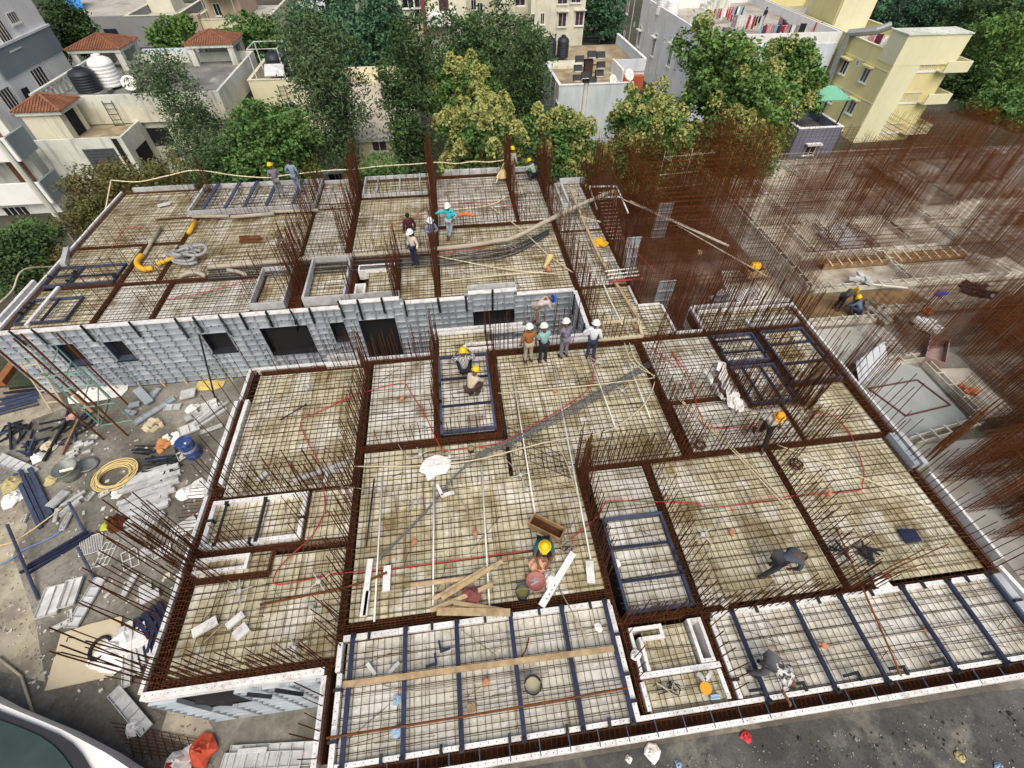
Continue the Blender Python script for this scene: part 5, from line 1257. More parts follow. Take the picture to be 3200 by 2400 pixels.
slab([(24.6,15.7),(34,15.6),(34,17.6),(24.1,17.6)], FLOORP, '')
slab([(18.8,18.2),(32,18.2),(32,19.7),(18.8,19.8)], FLOORP, '', dz=0)
slab([(18.8,21.3),(40,21.3),(40,32.7),(18.8,32.7)], FLOORP, '')
slab([(17.1,3),(26,3),(26,8.2),(17.1,8.2)], FLOORW, '')
slab([(13.6,2.0),(16.6,2.0),(16.6,16),(13.6,16)], mat('shaded_gap_floor',(.10,.095,.085),.9,0,.3,1,stain=(.045,.04,.035),sscale=.5,samt=.8,rand=0), '')  # gap floor coloured dark for the shade beside the deck wall
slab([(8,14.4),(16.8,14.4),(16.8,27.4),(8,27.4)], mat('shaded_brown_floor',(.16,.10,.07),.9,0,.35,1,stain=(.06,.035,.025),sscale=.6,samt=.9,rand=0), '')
slab([(13.5,17.0),(16.9,16.6),(17.2,20.2),(14.6,20.4)], FLOORP, '', dz=.004)
KICK = mat('pale_kicker', (.62,.60,.53), .8, 0, .15, 2, stain=(.3,.25,.18), sscale=1.5, samt=.6, rand=.08)
def kick(x0,y0,x1,y1,label,gap=.28,h=.28,ties=True):
    t = thing('kicker_form', label, 'kicker form', ((x0+x1)/2,(y0+y1)/2,ZF), group='low twin kicker forms of the right block')
    L_ = math.hypot(x1-x0,y1-y0); d = Vector((x1-x0,y1-y0,0))/L_; nn = Vector((-d.y,d.x,0))*gap/2
    for s in (-1,1):
        a = Vector((x0,y0,ZF+h/2))+nn*s; wpart('side_board', MB().beam(a,a+d*L_,.05,h), KICK, t)
    if ties:
        for k in range(int(L_/.7)):
            c = Vector((x0,y0,ZF+h+.03))+d*(k+.5)*.7; wpart('tie_lath', MB().beam(c-nn*1.7,c+nn*1.7,.06,.04,0), KICK, t)
for a in ((17.0,15.5,21.3,15.4,'twin kicker in front of the two yellow helmets'),(18.6,18.0,31,17.9,'twin kicker behind the two yellow helmets'),(18.6,18.1,18.6,25.8,'ladder like twin kicker at the left of the right block'),
          (19.6,21.0,28.4,21.0,'twin kicker behind the timber trough'),(21.7,24.5,28.2,24.45,'twin kicker beyond the white scrap heap'),(18.6,25.9,18.6,32.7,'twin kicker below the tall orange bars'),
          (17.4,33.0,40,32.8,'long twin edge form at the back of the right block'),(29.5,26.1,29.5,29.6,'twin kicker below the yellow balconies'),(33.6,25.6,33.6,32.5,'twin kicker at the far right'),
          (33.6,25.7,40,25.7,'twin kicker running out at the right'),(24.5,18.3,24.5,20.8,'short twin kicker across the trough'),(22.6,21.3,22.6,24.3,'twin kicker at the white scrap heap'),(21.0,16.0,30.5,15.65,'twin kicker above the brown rebar wall'),
          (20.6,21.4,20.6,24.4,'twin kicker left of the woven floor'),(24.8,21.4,24.8,24.2,'twin kicker right of the scrap heap'),(18.8,27.9,29,27.9,'long twin kicker in the back field'),(21.2,25.8,21.2,32.6,'twin kicker running back beside the tall bars'),(25.0,28.2,25.0,32.4,'twin kicker running back in the middle'),(18.8,30.4,29,30.4,'second long twin kicker in the back field'),(30.2,21.4,30.2,25.6,'twin kicker in the right field'),(29.8,23.4,36,23.4,'cross twin kicker in the right field'),(31.5,26,31.5,32.4,'twin kicker in the far right field'),(34,29.3,40,29.3,'far twin kicker at the right edge'),(20.8,9.0,20.8,12.2,'twin kicker between the bluish and dusty floors'),(17.1,8.3,20.6,8.9,'twin kicker in front of the bluish floor'),(17.2,12.4,20.8,12.6,'twin kicker behind the leaning sheet'),
          (30.8,17.9,29.2,20.2,'slanting twin kicker at the trough end'),(27.2,22.0,27.2,24.3,'twin kicker in the middle of the right block')): kick(*a)
t = thing('timber_trough', 'long timber trough with pale laths across the right block', 'timber trough', (25,20,ZF))
for y in (19.8,20.3): wpart('side_board', MB().beam((20.3,y,ZF+.2),(29.3,y+.1,ZF+.2),.05,.36), TIMB2, t)
for k in range(15): wpart('lath', MB().beam((20.6+k*.6,19.55,ZF+.42),(20.75+k*.6,20.55,ZF+.43),.07,.04), PALEW, t)
wpart('bottom', MB().box(20.3,19.83,ZF+.02,29.3,20.27,ZF+.05), TRENCH, t)
t = thing('timber_run', 'timber edge run bending away at the right picture edge', 'timber frame', (30,18.8,ZF))
for p,q in (((29.4,19.6),(30.8,17.7)),((29.7,19.8),(31.2,17.9)),((29.4,20.4),(27.5,20.45))): wpart('board', MB().beam((p[0],p[1],ZF+.2),(q[0],q[1],ZF+.2),.06,.3), KICK, t)
# scaffold pipes at the stair core and edge pipes
SCAF = mat('pale_scaffold_pipe', (.50,.44,.36), .6, .1, .25, 4, rand=.15)
t = thing('stair_scaffold', 'thin pale scaffold pipes around the top of the brown stair core', 'scaffold', (14.4,27,ZF))
for z in (-.2,-1.3,-2.2):
    wpart('ledger', MB().tube([(13.2,28.2,z),(16.6,28.4,z+.05)],.03,5), SCAF, t); wpart('ledger', MB().tube([(13.2,28.2,z),(13.8,26.4,z)],.03,5), SCAF, t)
for p in ((13.2,28.2),(15.0,28.3),(13.8,26.4)): wpart('standard', MB().tube([(p[0],p[1],ZF),(p[0],p[1],.2)],.03,5), SCAF, t)
t = thing('edge_pipe', 'long pale pipe rail along the back of the right block', 'pipe rail', (17,33.2,ZF))
wpart('rail', MB().tube([(17.2,33.2,-2.6),(28,33.1,-2.55),(40,33.0,-2.6)],.035,5), SCAF, t)
for k in range(9): wpart('post', MB().tube([(17.4+k*2.6,33.2,ZF),(17.4+k*2.6,33.2,-2.5)],.03,5), SCAF, t)
for k,(a,b) in enumerate((((8.6,25.2),(13.6,19.2)),((10.0,24.4),(14.2,20.0)),((12.0,22.0),(15.4,17.8)))):
    single('scaffold_pipe', MB().tube([(a[0],a[1],-.6-k*.3),(b[0],b[1],-.9-k*.5)],.03,5), SCAF, ('left','middle','right')[k]+' slanting pale pipe laid through the brown stair core', 'pipe')
# balcony-like frame at the corridor end
t = thing('landing_outline', 'thin white frame of a landing right of the raised pipe', 'landing frame', (8.3,23,0))
for p,q in (((7.5,24.45),(9.0,24.3)),((9.0,24.3),(8.8,21.4)),((7.5,24.45),(7.3,22.0)),((7.45,23.2),(8.95,23.1))): wpart('edge', MB().beam((p[0],p[1],.05),(q[0],q[1],.05),.06,.08), WHITE, t)
st_ = MB()
for k in range(14): st_.beam((7.9,24.0-k*.2,-.1-k*.1),(8.8,24.0-k*.2,-.1-k*.1),.03)
wpart('step_bars', st_, SCAF, t, kind='stuff')
# things lying in the right block
def upright_panel(p, q, h, label, m_=ALU2, tilt=.0):
    p = Vector((p[0],p[1],0)); q = Vector((q[0],q[1],0)); d = (q-p); L_ = d.length; rz = math.atan2(d.y,d.x)
    t = link('form_panel', None, None, (p.x,p.y,ZF+.02), (tilt,0,rz)); ORG[t] = Vector((p.x,p.y,ZF)); tag(t,label,'formwork panel')
    lpart('skin', MB().box(0,0,0,L_,.02,h), m_, t)
    r_ = MB(); n_ = 5
    for k in range(n_): lpart('rib', MB().box(.01,-.06,h*k/(n_-.95)+.0,L_-.01,-.002,h*k/(n_-.95)+.035), m_, t)
    return t
upright_panel((9.2,16.9),(10.0,16.9),2.3,'left upright silver panel standing in the brown bars',ALU)
upright_panel((12.0,16.4),(12.8,16.5),1.6,'right upright silver panel standing in the brown bars',ALU)
upright_panel((8.7,20.6),(9.5,20.6),2.4,'grey silver panel standing in the dense brown core',ALU)
upright_panel((11.7,24.2),(12.6,24.2),2.2,'blue grey panel deep in the brown stair core',ALU)
t = thing('leaning_sheet', 'large white corrugated sheet leaning beside the right edge', 'corrugated sheet', (17.9,12.2,ZF))
cs_ = MB()
for k in range(9): cs_.add([(16.95+k*.24,11.3+k*.12,ZF+.05),(17.19+k*.24,11.42+k*.12,ZF+.05+(k%2)*.0),(17.15+k*.24,12.3+k*.12,ZF+.75),(16.91+k*.24,12.18+k*.12,ZF+.75+.05*(k%2))],[(0,1,2,3)])
wpart('sheet', cs_, mat('white_blue_sheet',(.62,.66,.72),.5,.2,.06,3,rand=0), t)
t = thing('red_outline', 'thin dark red frame with rusty smears on the bluish floor', 'floor frame', (18.6,10.6,ZF))
for p,q in (((17.3,11.2),(19.8,11.4)),((17.3,11.2),(17.9,9.6)),((17.9,9.6),(20.2,9.9)),((19.8,11.4),(20.2,9.9))): wpart('side', MB().beam((p[0],p[1],ZF+.03),(q[0],q[1],ZF+.03),.06), mat('dark_red_paint',(.13,.055,.05),.8,0,.3,4,rand=0), t)
def flatbox(c, sx, sy, h, rz, m_, label, cat, name):
    t = link(name, None, None, (c[0],c[1],c[2] if len(c) > 2 else ZF), (0,0,rz)); ORG[t] = Vector((c[0],c[1],0)); tag(t,label,cat)
    for a in ((-sx,-sy,sx,-sy+.04),(-sx,sy-.04,sx,sy),(-sx,-sy+.04,-sx+.04,sy-.04),(sx-.04,-sy+.04,sx,sy-.04)): lpart('side', MB().box(a[0],a[1],0,a[2],a[3],h), m_, t)
    lpart('bottom', MB().box(-sx+.04,-sy+.04,.01,sx-.04,sy-.04,.04), m_, t); return t
flatbox((21.8,12.9),1.0,.4,.35,.8,mat('pinkish_board',(.34,.235,.215),.85,0,.2,3,rand=0),'pinkish timber box among the brown bars','timber box','mixing_box')
def heap(cx, cy, r, n, m_, label, cat, name, z=ZF, sz=(.1,.3), flat=.4, long_=1.0):
    b = MB()
    for k in range(n):
        a = RN.uniform(0,6.28); d = r*math.sqrt(RN.random()); s = RN.uniform(*sz)
        b.obox((cx+math.cos(a)*d,cy+math.sin(a)*d,z+s*flat*.5+(1-d/r)*r*.12),(s*long_/2,s/3,s*flat/3),RN.uniform(0,3.1),(RN.uniform(-.3,.3),RN.uniform(-.3,.3)))
    return single(name, b, m_, label, cat)
heap(23.4,22.6,1.1,40,ALU2,'bright heap of white aluminium scrap in the right block','scrap heap','scrap_heap',sz=(.3,.9),flat=.3,long_=1.6)
heap(21.5,18.3,.5,10,ALU2,'white crumpled scrap on the twin kicker behind the helmets','scrap heap','scrap_heap',z=ZF+.3,sz=(.2,.6))
heap(27.6,17.0,.8,26,BLACK,'black scattered clamps on the pale floor at the right','clamp heap','clamp_heap',sz=(.15,.5),flat=.25,long_=1.5)
single('white_board_strip', MB().obox((22.6,17.6,ZF+.32),(1.0,.05,.02),-.3), WHITEP, 'long thin white strip beside the crumpled scrap', 'strip')
single('blue_rag', MB().obox((25.3,16.9,ZF+.05),(.3,.12,.05),.5,(.1,.2)).obox((25.6,16.95,ZF+.06),(.15,.12,.05),.1), mat('blue_cloth',(.03,.10,.5),.9,0,.2,4,rand=0), 'bright blue rag on the pale floor at the right', 'rag')
heap(20.8,15.75,1.0,22,CONC,'row of grey cement lumps at the kicker','cement lumps','cement_lumps',sz=(.2,.5),flat=.8)
heap(23.6,15.8,.3,7,mat('orange_brick',(.5,.16,.08),.9,0,.2,3,rand=0),'orange bricks beside the brown rebar wall','brick heap','brick_heap',sz=(.25,.35),flat=.8)
heap(21.6,10.6,.3,7,mat('orange_brick',(.5,.16,.08)),'small orange rubble heap on the floor beyond the red frame','brick heap','brick_heap',sz=(.2,.35),flat=.7)
heap(22.6,14.4,.5,12,CLOTHW,'cement coloured lump pile behind the pinkish box','lump pile','lump_pile',sz=(.3,.6),flat=.7)
heap(14.6,17.6,.9,20,ALU2,'loose white boards behind the right silver panel','board heap','board_heap',sz=(.4,1.1),flat=.12,long_=2)
heap(14.6,16.2,.7,14,mat('pink_red_sheet',(.36,.10,.10),.8,0,.3,3,rand=0),'red and pink sheets beside the right silver panel','sheet heap','sheet_heap',sz=(.5,1.1),flat=.12,long_=1.6)
single('orange_sheet', MB().obox((8.9,14.7,ZF+.5),(.55,.3,.03),.1,(.3,0)), mat('orange_plastic',(.55,.12,.05),.6,0,.2,3,rand=0), 'orange sheet inside the notch', 'sheet')
flatbox((15.6,19.2,ZF+.6),.5,.4,.4,.1,TIMB2,'orange brown box with a yellow bundle in the bars','timber box','timber_box')
single('yellow_bundle', MB().lathe([(.2,0),(.32,.12),(.25,.28),(.05,.34)],(15.6,19.2,ZF+.95),9), YELP, 'yellow bundle in the orange brown box', 'bundle')
flatbox((13.0,20.6,-2.2),.1,.1,.2,0,TIMB2,'small brown tin in the stair core','tin','tin')
for k,(y,c) in enumerate(((18.25,'white'),(18.05,'white'),(17.85,'white'),(17.5,'red'))):
    a = at(1890+k*6,848+k*11,.35); single('loose_pipe', MB().tube([a,a+Vector((1.4,.05,.02))],.035,6), WHITEP if c == 'white' else REDC, ('top','middle','lowest','')[k]+' white pipe end sticking out beside the corridor' if c == 'white' else 'red pipe end sticking out below the white pipes', 'pipe')
# ---------------------------------------------------------------- people
SKIN = mat('brown_skin', (.145,.072,.042), .6, 0, .12, 8, rand=.15)
HAIR = mat('black_hair', (.012,.010,.009), .7, 0, .3, 20, rand=0)
SHOE = mat('dark_shoe', (.03,.025,.022), .6, 0, .3, 8, rand=.3)
EYE = mat('dark_eye', (.01,.008,.008), .3, 0, 0, 1, rand=0)
EYEME = MB().lathe([(.001,-.012),(.010,-.006),(.012,0),(.010,.006),(.001,.012)],(0,0,0),7).mesh('eye', EYE)
def fab(n, c, **k): return mat('fabric_'+n, c, .9, 0, .14, 14, rand=.04, bump=.25, bscale=22, **k)
def check(n, c1, c2, sc=14):
    M = fab(n, c1); N = M.node_tree.nodes; L = M.node_tree.links
    tc = N.new('ShaderNodeTexCoord'); ck = N.new('ShaderNodeTexChecker'); ck.inputs['Scale'].default_value = sc
    ck.inputs[1].default_value = (*c1,1); ck.inputs[2].default_value = (*c2,1)
    L.new(tc.outputs['Object'], ck.inputs[0]); L.new(ck.outputs[0], N['Principled BSDF'].inputs['Base Color']); return M
BAKE = []
def skin_mesh(name, pts, edges, rad, m_, parent, root=0, sub=1):
    me = bpy.data.meshes.new(name); me.from_pydata([tuple(p) for p in pts], edges, []); me.materials.append(m_)
    o = link(name, me, parent); sk = o.modifiers.new('skin','SKIN'); sk.use_smooth_shade = True
    for i, r in enumerate(rad):
        rr = r if isinstance(r, tuple) else (r, r)
        me.skin_vertices[0].data[i].radius = rr; me.skin_vertices[0].data[i].use_root = (i == root)
    sb = o.modifiers.new('sub','SUBSURF'); sb.levels = sub; sb.render_levels = sub; BAKE.append(o); return o
V3 = Vector
POSES = {
 'stand': dict(pel=(0,0,.93),chest=(0,0,1.28),neck=(0,.01,1.46),head=(0,.03,1.60),el=((-.26,-.03,1.13),(.26,-.03,1.13)),wr=((-.26,.06,.88),(.26,.06,.88)),kn=((-.10,.03,.49),(.10,.03,.49)),an=((-.11,0,.08),(.12,0,.08))),
 'phone': dict(el=((-.27,.10,1.14),(.27,.10,1.14)),wr=((-.10,.24,1.36),(.10,.24,1.36)),head=(0,.06,1.60)),
 'cross': dict(el=((-.28,.03,1.14),(.28,.03,1.14)),wr=((.06,.21,1.13),(-.06,.20,1.17))),
 'hips': dict(el=((-.36,-.06,1.17),(.26,.0,1.13)),wr=((-.19,.06,.98),(.22,.16,.95))),
 'lean': dict(el=((.42,.05,1.30),(-.38,-.03,1.20)),wr=((.66,.06,1.18),(-.24,.12,1.02)),kn=((-.06,.06,.49),(.10,.03,.49)),an=((.08,.10,.08),(.12,-.02,.08))),
 'walk': dict(chest=(0,.08,1.26),neck=(0,.13,1.43),head=(0,.20,1.56),el=((-.28,-.12,1.12),(.30,.06,1.10)),wr=((-.30,-.02,.92),(.33,.26,.95)),kn=((-.10,.22,.50),(.10,-.02,.49)),an=((-.10,.30,.08),(.10,-.40,.14))),
 'squat': dict(pel=(0,-.14,.36),chest=(0,.04,.66),neck=(0,.13,.82),head=(0,.20,.94),el=((-.24,.28,.56),(.24,.28,.56)),wr=((-.10,.46,.34),(.12,.46,.30)),kn=((-.22,.28,.50),(.22,.28,.50)),an=((-.15,.02,.08),(.15,.02,.08))),
 'squat_up': dict(pel=(0,-.10,.36),chest=(0,.0,.68),neck=(0,.04,.86),head=(0,.08,1.0),el=((-.40,.02,.70),(.40,.02,.72)),wr=((-.26,.24,.78),(.24,.22,.84)),kn=((-.24,.30,.48),(.24,.30,.48)),an=((-.16,.06,.08),(.16,.06,.08))),
 'bend': dict(pel=(0,-.05,.88),chest=(0,.28,1.06),neck=(0,.43,1.08),head=(0,.57,1.05),el=((-.24,.42,.82),(.24,.42,.82)),wr=((-.16,.60,.66),(.16,.60,.64)),kn=((-.1,.02,.48),(.1,.02,.48)),an=((-.12,-.04,.08),(.12,-.04,.08))),
 'stoop': dict(pel=(0,-.05,.82),chest=(0,.34,.86),neck=(0,.50,.80),head=(0,.63,.72),el=((-.24,.42,.60),(.24,.44,.58)),wr=((-.12,.56,.36),(.14,.40,.34)),kn=((-.12,.20,.46),(.12,-.12,.46)),an=((-.12,.16,.08),(.12,-.30,.10))),
 'deep': dict(pel=(0,-.05,.78),chest=(0,.30,.70),neck=(0,.44,.58),head=(0,.52,.46),el=((-.30,.34,.48),(.30,.40,.52)),wr=((-.24,.52,.26),(.30,.62,.30)),kn=((-.16,.10,.42),(.16,-.02,.42)),an=((-.17,-.04,.08),(.17,-.16,.08))),
}
def person(label, px, rz, pose, shirt, pants, hat=None, z=.06, sleeve='long', scale=1.0, loc=None, feet=True):
    P_ = dict(POSES['stand']); P_.update(POSES[pose]); P_ = {k:(V3(v) if not isinstance(v[0], tuple) else [V3(q) for q in v]) for k, v in P_.items()}
    p = Vector(loc) if loc else at(px[0],px[1],z)
    t = thing('person', label, 'person', (p.x,p.y,p.z-.04), rz); t.scale = (scale,)*3
    pel, ch, nk, hd = P_['pel'],P_['chest'],P_['neck'],P_['head']; up = (nk-ch).normalized(); sd = V3((1,0,0))
    sh = [nk-up*.06+sd*s*.17 for s in (-1,1)]; hp = [pel+sd*s*.09-V3((0,0,.02)) for s in (-1,1)]
    sp = (pel+ch)/2; hu = (hd-nk).normalized(); fw = (V3((0,1,0))-hu*hu.y); fw = fw.normalized() if fw.length > .15 else V3((0,0,-1))
    pts = [pel,sp,ch,nk,hd-hu*.03,hd+hu*.075,hd+fw*.10-hu*.01]; rad = [.12,.105,.12,.052,.085,.080,.018]; ed = [(0,1),(1,2),(2,3),(3,4),(4,5),(4,6)]
    def chain(st, ps, rs):
        k = st
        for q, r in zip(ps, rs): pts.append(q); rad.append(r); ed.append((k,len(pts)-1)); k = len(pts)-1
        return k
    for i in (0,1):
        k = chain(2,[sh[i],P_['el'][i],P_['wr'][i]],[.058,.040,.027])
        d = (P_['wr'][i]-P_['el'][i]).normalized(); s_ = d.cross(V3((0,1,.2))); s_ = s_.normalized() if s_.length > .1 else sd
        n_ = d.cross(s_); k = chain(k,[P_['wr'][i]+d*.075],[(.034)])
        base = P_['wr'][i]+d*.08
        for j, L_ in enumerate((.062,.074,.070,.055)):
            o = s_*(j-1.5)*.020; a = base+o*1.1+d*L_*.5+n_*.006; b = base+o*1.2+d*L_*.95+n_*.022; chain(k,[a,b],[.0095,.008])
        tb = P_['wr'][i]+d*.03+s_*(.03*(1 if i else -1)); chain(k-0,[tb+s_*(.03*(1 if i else -1))+d*.03,tb+s_*(.034*(1 if i else -1))+d*.065],[.012,.010])
        chain(0,[hp[i],P_['kn'][i],P_['an'][i],P_['an'][i]+V3((0,.13,-.045))],[.088,.056,.040,.034])
    skin_mesh('body', pts, ed, rad, SKIN, t)
    # shirt and trousers follow the body a little outside it
    q = [pel+ (sp-pel)*.1,sp,ch,nk-up*.035]; r = [.150,.135,.150,.075]; e = [(0,1),(1,2),(2,3)]
    for i in (0,1):
        q += [sh[i]]; r += [.080]; e.append((2,len(q)-1))
        if sleeve == 'long': q += [P_['el'][i], P_['el'][i].lerp(P_['wr'][i],.85)]; r += [.060,.043]; e += [(len(q)-3,len(q)-2),(len(q)-2,len(q)-1)]
        else: q += [sh[i].lerp(P_['el'][i],.80)]; r += [.064]; e += [(len(q)-2,len(q)-1)]
    skin_mesh('shirt', q, e, r, shirt, t)
    q = [pel]; r = [.142]; e = []
    for i in (0,1):
        q += [hp[i],P_['kn'][i],P_['kn'][i].lerp(P_['an'][i],.92)]; r += [.108,.078,.062]; n0 = len(q)-3; e += [(0,n0),(n0,n0+1),(n0+1,n0+2)]
    skin_mesh('trousers', q, e, r, pants, t)
    for i in (0,1):
        a = P_['an'][i]; lpart('shoe', MB().tube([a+V3((0,-.06,-.035)),a+V3((0,.02,-.03)),a+V3((0,.12,-.045)),a+V3((0,.19,-.055))],[.040,.050,.045,.026],8), SHOE, t, True)
    for s in (-1,1):
        link('eye', EYEME, t, hd+fw*.083+sd*s*.034+hu*.018)
    c = hd+hu*.045
    if hat:
        h = MB().lathe([(.128,0),(.132,.03),(.122,.085),(.092,.125),(.05,.148),(.004,.153)], c, 14, hu)
        h.lathe([(.124,.0),(.160,-.006),(.162,.004),(.126,.012)], c+fw*.012, 14, hu)
        s_ = fw.cross(hu)
        h.add([c+fw*.125-s_*.09, c+fw*.125+s_*.09, c+fw*.205+s_*.05-hu*.02, c+fw*.205-s_*.05-hu*.02, c+fw*.125-s_*.09-hu*.012, c+fw*.125+s_*.09-hu*.012, c+fw*.205+s_*.05-hu*.03, c+fw*.205-s_*.05-hu*.03],[(0,1,2,3),(7,6,5,4),(3,2,6,7)])
        lpart('helmet', h, hat, t, True)
        lpart('helmet_ridge', MB().tube([c+fw*.11+hu*.075,c+hu*.156,c-fw*.11+hu*.075],.012,5), hat, t)
    else:
        lpart('hair', MB().lathe([(.097,-.02),(.103,.02),(.094,.07),(.06,.10),(.004,.112)], c-hu*.045-fw*.006, 12, (hu*.75-fw*.65)), HAIR, t, True)
    return t
HW = mat('white_helmet', (.82,.82,.82), .35, 0, .03, 3, rand=0); HY = mat('yellow_helmet', (.80,.52,.01), .4, 0, .05, 3, rand=.05)
HO = mat('orange_yellow_helmet', (.75,.34,.02), .45, 0, .08, 3, rand=0); HB = mat('blue_helmet', (.02,.12,.62), .4, 0, .05, 3, rand=0)
D_ = 3200/2212
def d(x, y): return (x*D_, y*D_)
JEAN = fab('dark_jeans',(.03,.045,.085)); BLK = fab('black_cotton',(.018,.018,.022)); GRYT = fab('grey_trousers',(.20,.195,.23)); TAN = fab('tan_trousers',(.36,.31,.25)); NVY = fab('navy_trousers',(.018,.026,.07)); BRN = fab('brown_trousers',(.12,.075,.045)); LJE = fab('light_jeans',(.34,.42,.50))
person('man in white shirt and dark jeans, rightmost of four white helmets',d(1274,772),-.5,'hips',fab('white_shirt',(.68,.72,.80)),JEAN,HW)
person('man in purple patterned shirt and grey trousers with white helmet',d(1217,770),.35,'phone',fab('purple_print',(.10,.09,.16),stain=(.30,.28,.36),sscale=16,samt=.8,sth=.5,sharp=.05),GRYT,HW,sleeve='short')
person('man in pale teal shirt and black trousers with white helmet',d(1172,780),.25,'phone',fab('teal_pale',(.23,.42,.42)),BLK,HW,sleeve='short')
person('man in rust brown shirt and tan trousers with white helmet',d(1141,780),.1,'stand',fab('rust_brown',(.30,.12,.03)),TAN,HW)
person('bending man with bright blue helmet and pinkish checked shirt',d(1128,735),-1.3,'bend',check('pink_check',(.62,.55,.53),(.42,.34,.34),26),TAN,HB,loc=(2.75,13.5,.08))
person('squatting man in black and white checked shirt with yellow helmet',d(1005,806),.0,'squat_up',check('black_check',(.02,.02,.025),(.55,.55,.55),22),BLK,HY)
person('squatting man in cream shirt with yellow helmet',d(1022,848),-.75,'squat',fab('cream_shirt',(.52,.46,.34)),fab('dark_brown_cotton',(.06,.035,.03)),HY)
person('man in turquoise shirt leaning a hand on the rusty column',d(974,512),math.pi-.3,'lean',fab('turquoise',(.03,.52,.60)),LJE,HW)
person('man in blue grey shirt with folded arms and white helmet',d(938,545),math.pi+.2,'cross',fab('blue_grey_shirt',(.18,.23,.36)),BRN,HW)
person('man in pale peach shirt and navy trousers with white helmet',d(899,571),math.pi-.7,'stand',fab('pale_peach',(.68,.60,.52)),NVY,HW)
person('bareheaded man in dark maroon shirt behind the pale peach shirt',d(892,533),.4,'stand',fab('dark_maroon',(.06,.015,.02)),BLK,None)
person('man in checked mauve shirt with yellow helmet at the far edge',d(609,424),.5,'cross',check('mauve_check',(.28,.24,.30),(.12,.10,.14),24),GRYT,HY,z=.2)
person('bareheaded man in slate blue shirt looking over the far edge',d(647,414),-.25,'hips',fab('slate_blue',(.20,.27,.37)),fab('faded_blue_trousers',(.20,.25,.34)),None,z=.2)
person('man in beige with yellow helmet standing at the far edge',d(1106,386),-.6,'stand',fab('beige_kurta',(.40,.36,.31)),fab('brownish_trousers',(.22,.16,.12)),HY,z=.1)
person('squatting man in pale green shirt with yellow helmet at the far edge',d(1150,386),.9,'squat',fab('pale_green',(.34,.50,.40)),BLK,HY,z=.1)
person('walking man in white shirt and black trousers with orange yellow helmet',d(1636,952),2.75,'walk',fab('white_cotton',(.74,.75,.68)),BLK,HO,sleeve='short')
person('stooping bareheaded man in slate grey shirt',d(1660,1232),-math.pi/2+.05,'stoop',fab('slate_grey',(.065,.08,.11)),fab('charcoal_trousers',(.045,.045,.055)),None)
person('bent over man in black and white print on the long balcony',d(1640,1448),-2.35,'deep',fab('bw_print',(.04,.04,.045),stain=(.6,.6,.58),sscale=11,samt=1,sth=.5,sharp=.03),fab('grey_print',(.10,.10,.11)),None,sleeve='short')
person('bending man in dark teal shirt with yellow helmet by the open box',d(1172,1192),math.pi-.15,'squat',fab('dark_teal',(.010,.11,.14)),BLK,HY,sleeve='short')
person('bent man in dark clothes with yellow helmet on the brown mud',d(1806,668),-1.35,'bend',fab('dark_olive',(.05,.05,.045)),BLK,HY,z=ZF+.06)
person('crouching man in dusty blue shirt with yellow helmet on the brown mud',d(1843,678),.7,'squat',fab('dusty_blue',(.12,.17,.27)),JEAN,HY,z=ZF+.06)
person('dark haired woman in black among the laundry on the white roof',None,.4,'stand',fab('black_dress',(.02,.018,.02)),fab('dark_skirt',(.10,.09,.11)),None,loc=tuple(at(2380,78,-.74)))
# ---------------------------------------------------------------- things lying on the deck
K1 = .49729
ZO = {1:(0,0),2:(1050,0),3:(2100,0),4:(0,800),5:(1050,800),6:(2100,800),7:(0,1600),8:(1050,1600),9:(2100,1600)}
def zz(k, x, y, z=.09): return at(ZO[k][0]+x*K1, ZO[k][1]+y*K1, z)
def q5(x, y, z=ZF): return at(x*.3316, 1100+y*.3316, z)
def q6(x, y, z=ZF): return at(x*.3316, 1600+y*.3316, z)
def q7(x, y, z=ZF): return at(x*K1, 2050+y*K1, z)
def smooth(pts, n=5):
    out = []; P_ = [Vector(p) for p in pts]
    if len(P_) < 3: return P_
    for i in range(len(P_)-1):
        a, b, c, e = P_[max(i-1,0)], P_[i], P_[i+1], P_[min(i+2,len(P_)-1)]
        for k in range(n):
            t = k/n; out.append(.5*((2*b)+(c-a)*t+(2*a-5*b+4*c-e)*t*t+(3*b-a-3*c+e)*t**3))
    return out+[P_[-1]]
def run(name, pts, r, m_, label, cat, group=None, n=6, sm=True):
    return single(name, MB().tube(smooth(pts) if sm else pts, r, n), m_, label, cat, group, smooth=True)
def Zs(k, z, *xy): return [zz(k,xy[i],xy[i+1],z) for i in range(0,len(xy),2)]
for k,(pts,lb) in enumerate(((Zs(8,.10,275,0)[:0]+[zz(5,290,1390),zz(8,240,690)],'leftmost white pipe laid along the living room'),([zz(5,615,1430),zz(8,610,590)],'second white pipe from the left along the living room'),
    ([zz(5,915,1310),zz(8,965,600)],'third white pipe along the living room ending at the planks'),([zz(5,1120,800),zz(8,1255,35)],'white pipe running down towards the open timber box'),
    ([zz(5,1370,710),zz(8,1605,320)],'longest white pipe ending at the short white panel'),([zz(5,1600,650),zz(5,1760,1090)],'white pipe from the feet of the man in white'),([zz(5,1830,650),zz(5,1975,1020)],'rightmost white pipe beside the grey bundle'))):
    run('white_pipe', pts, .024, WHITEP, lb, 'pipe', 'white pipes across the slab')
run('cream_conduit', Zs(5,.12,20,1322,540,1318,870,1282,1200,1200,1370,1160,1700,1100,1900,970,1975,870,2003,790), .02, CREAMC, 'long cream conduit curving across the whole middle of the deck', 'conduit')
run('cream_conduit', Zs(5,.12,1020,862,1500,822,2005,765), .02, CREAMC, 'cream conduit running right above the curved one', 'conduit')
for j in (0,1): run('cream_conduit', Zs(5,.12,1812+j*32,545,1850+j*30,650,1920+j*25,710,2005,752+j*14), .018, CREAMC, ('left','right')[j]+' of two bent cream conduits by the timber frame', 'conduit')
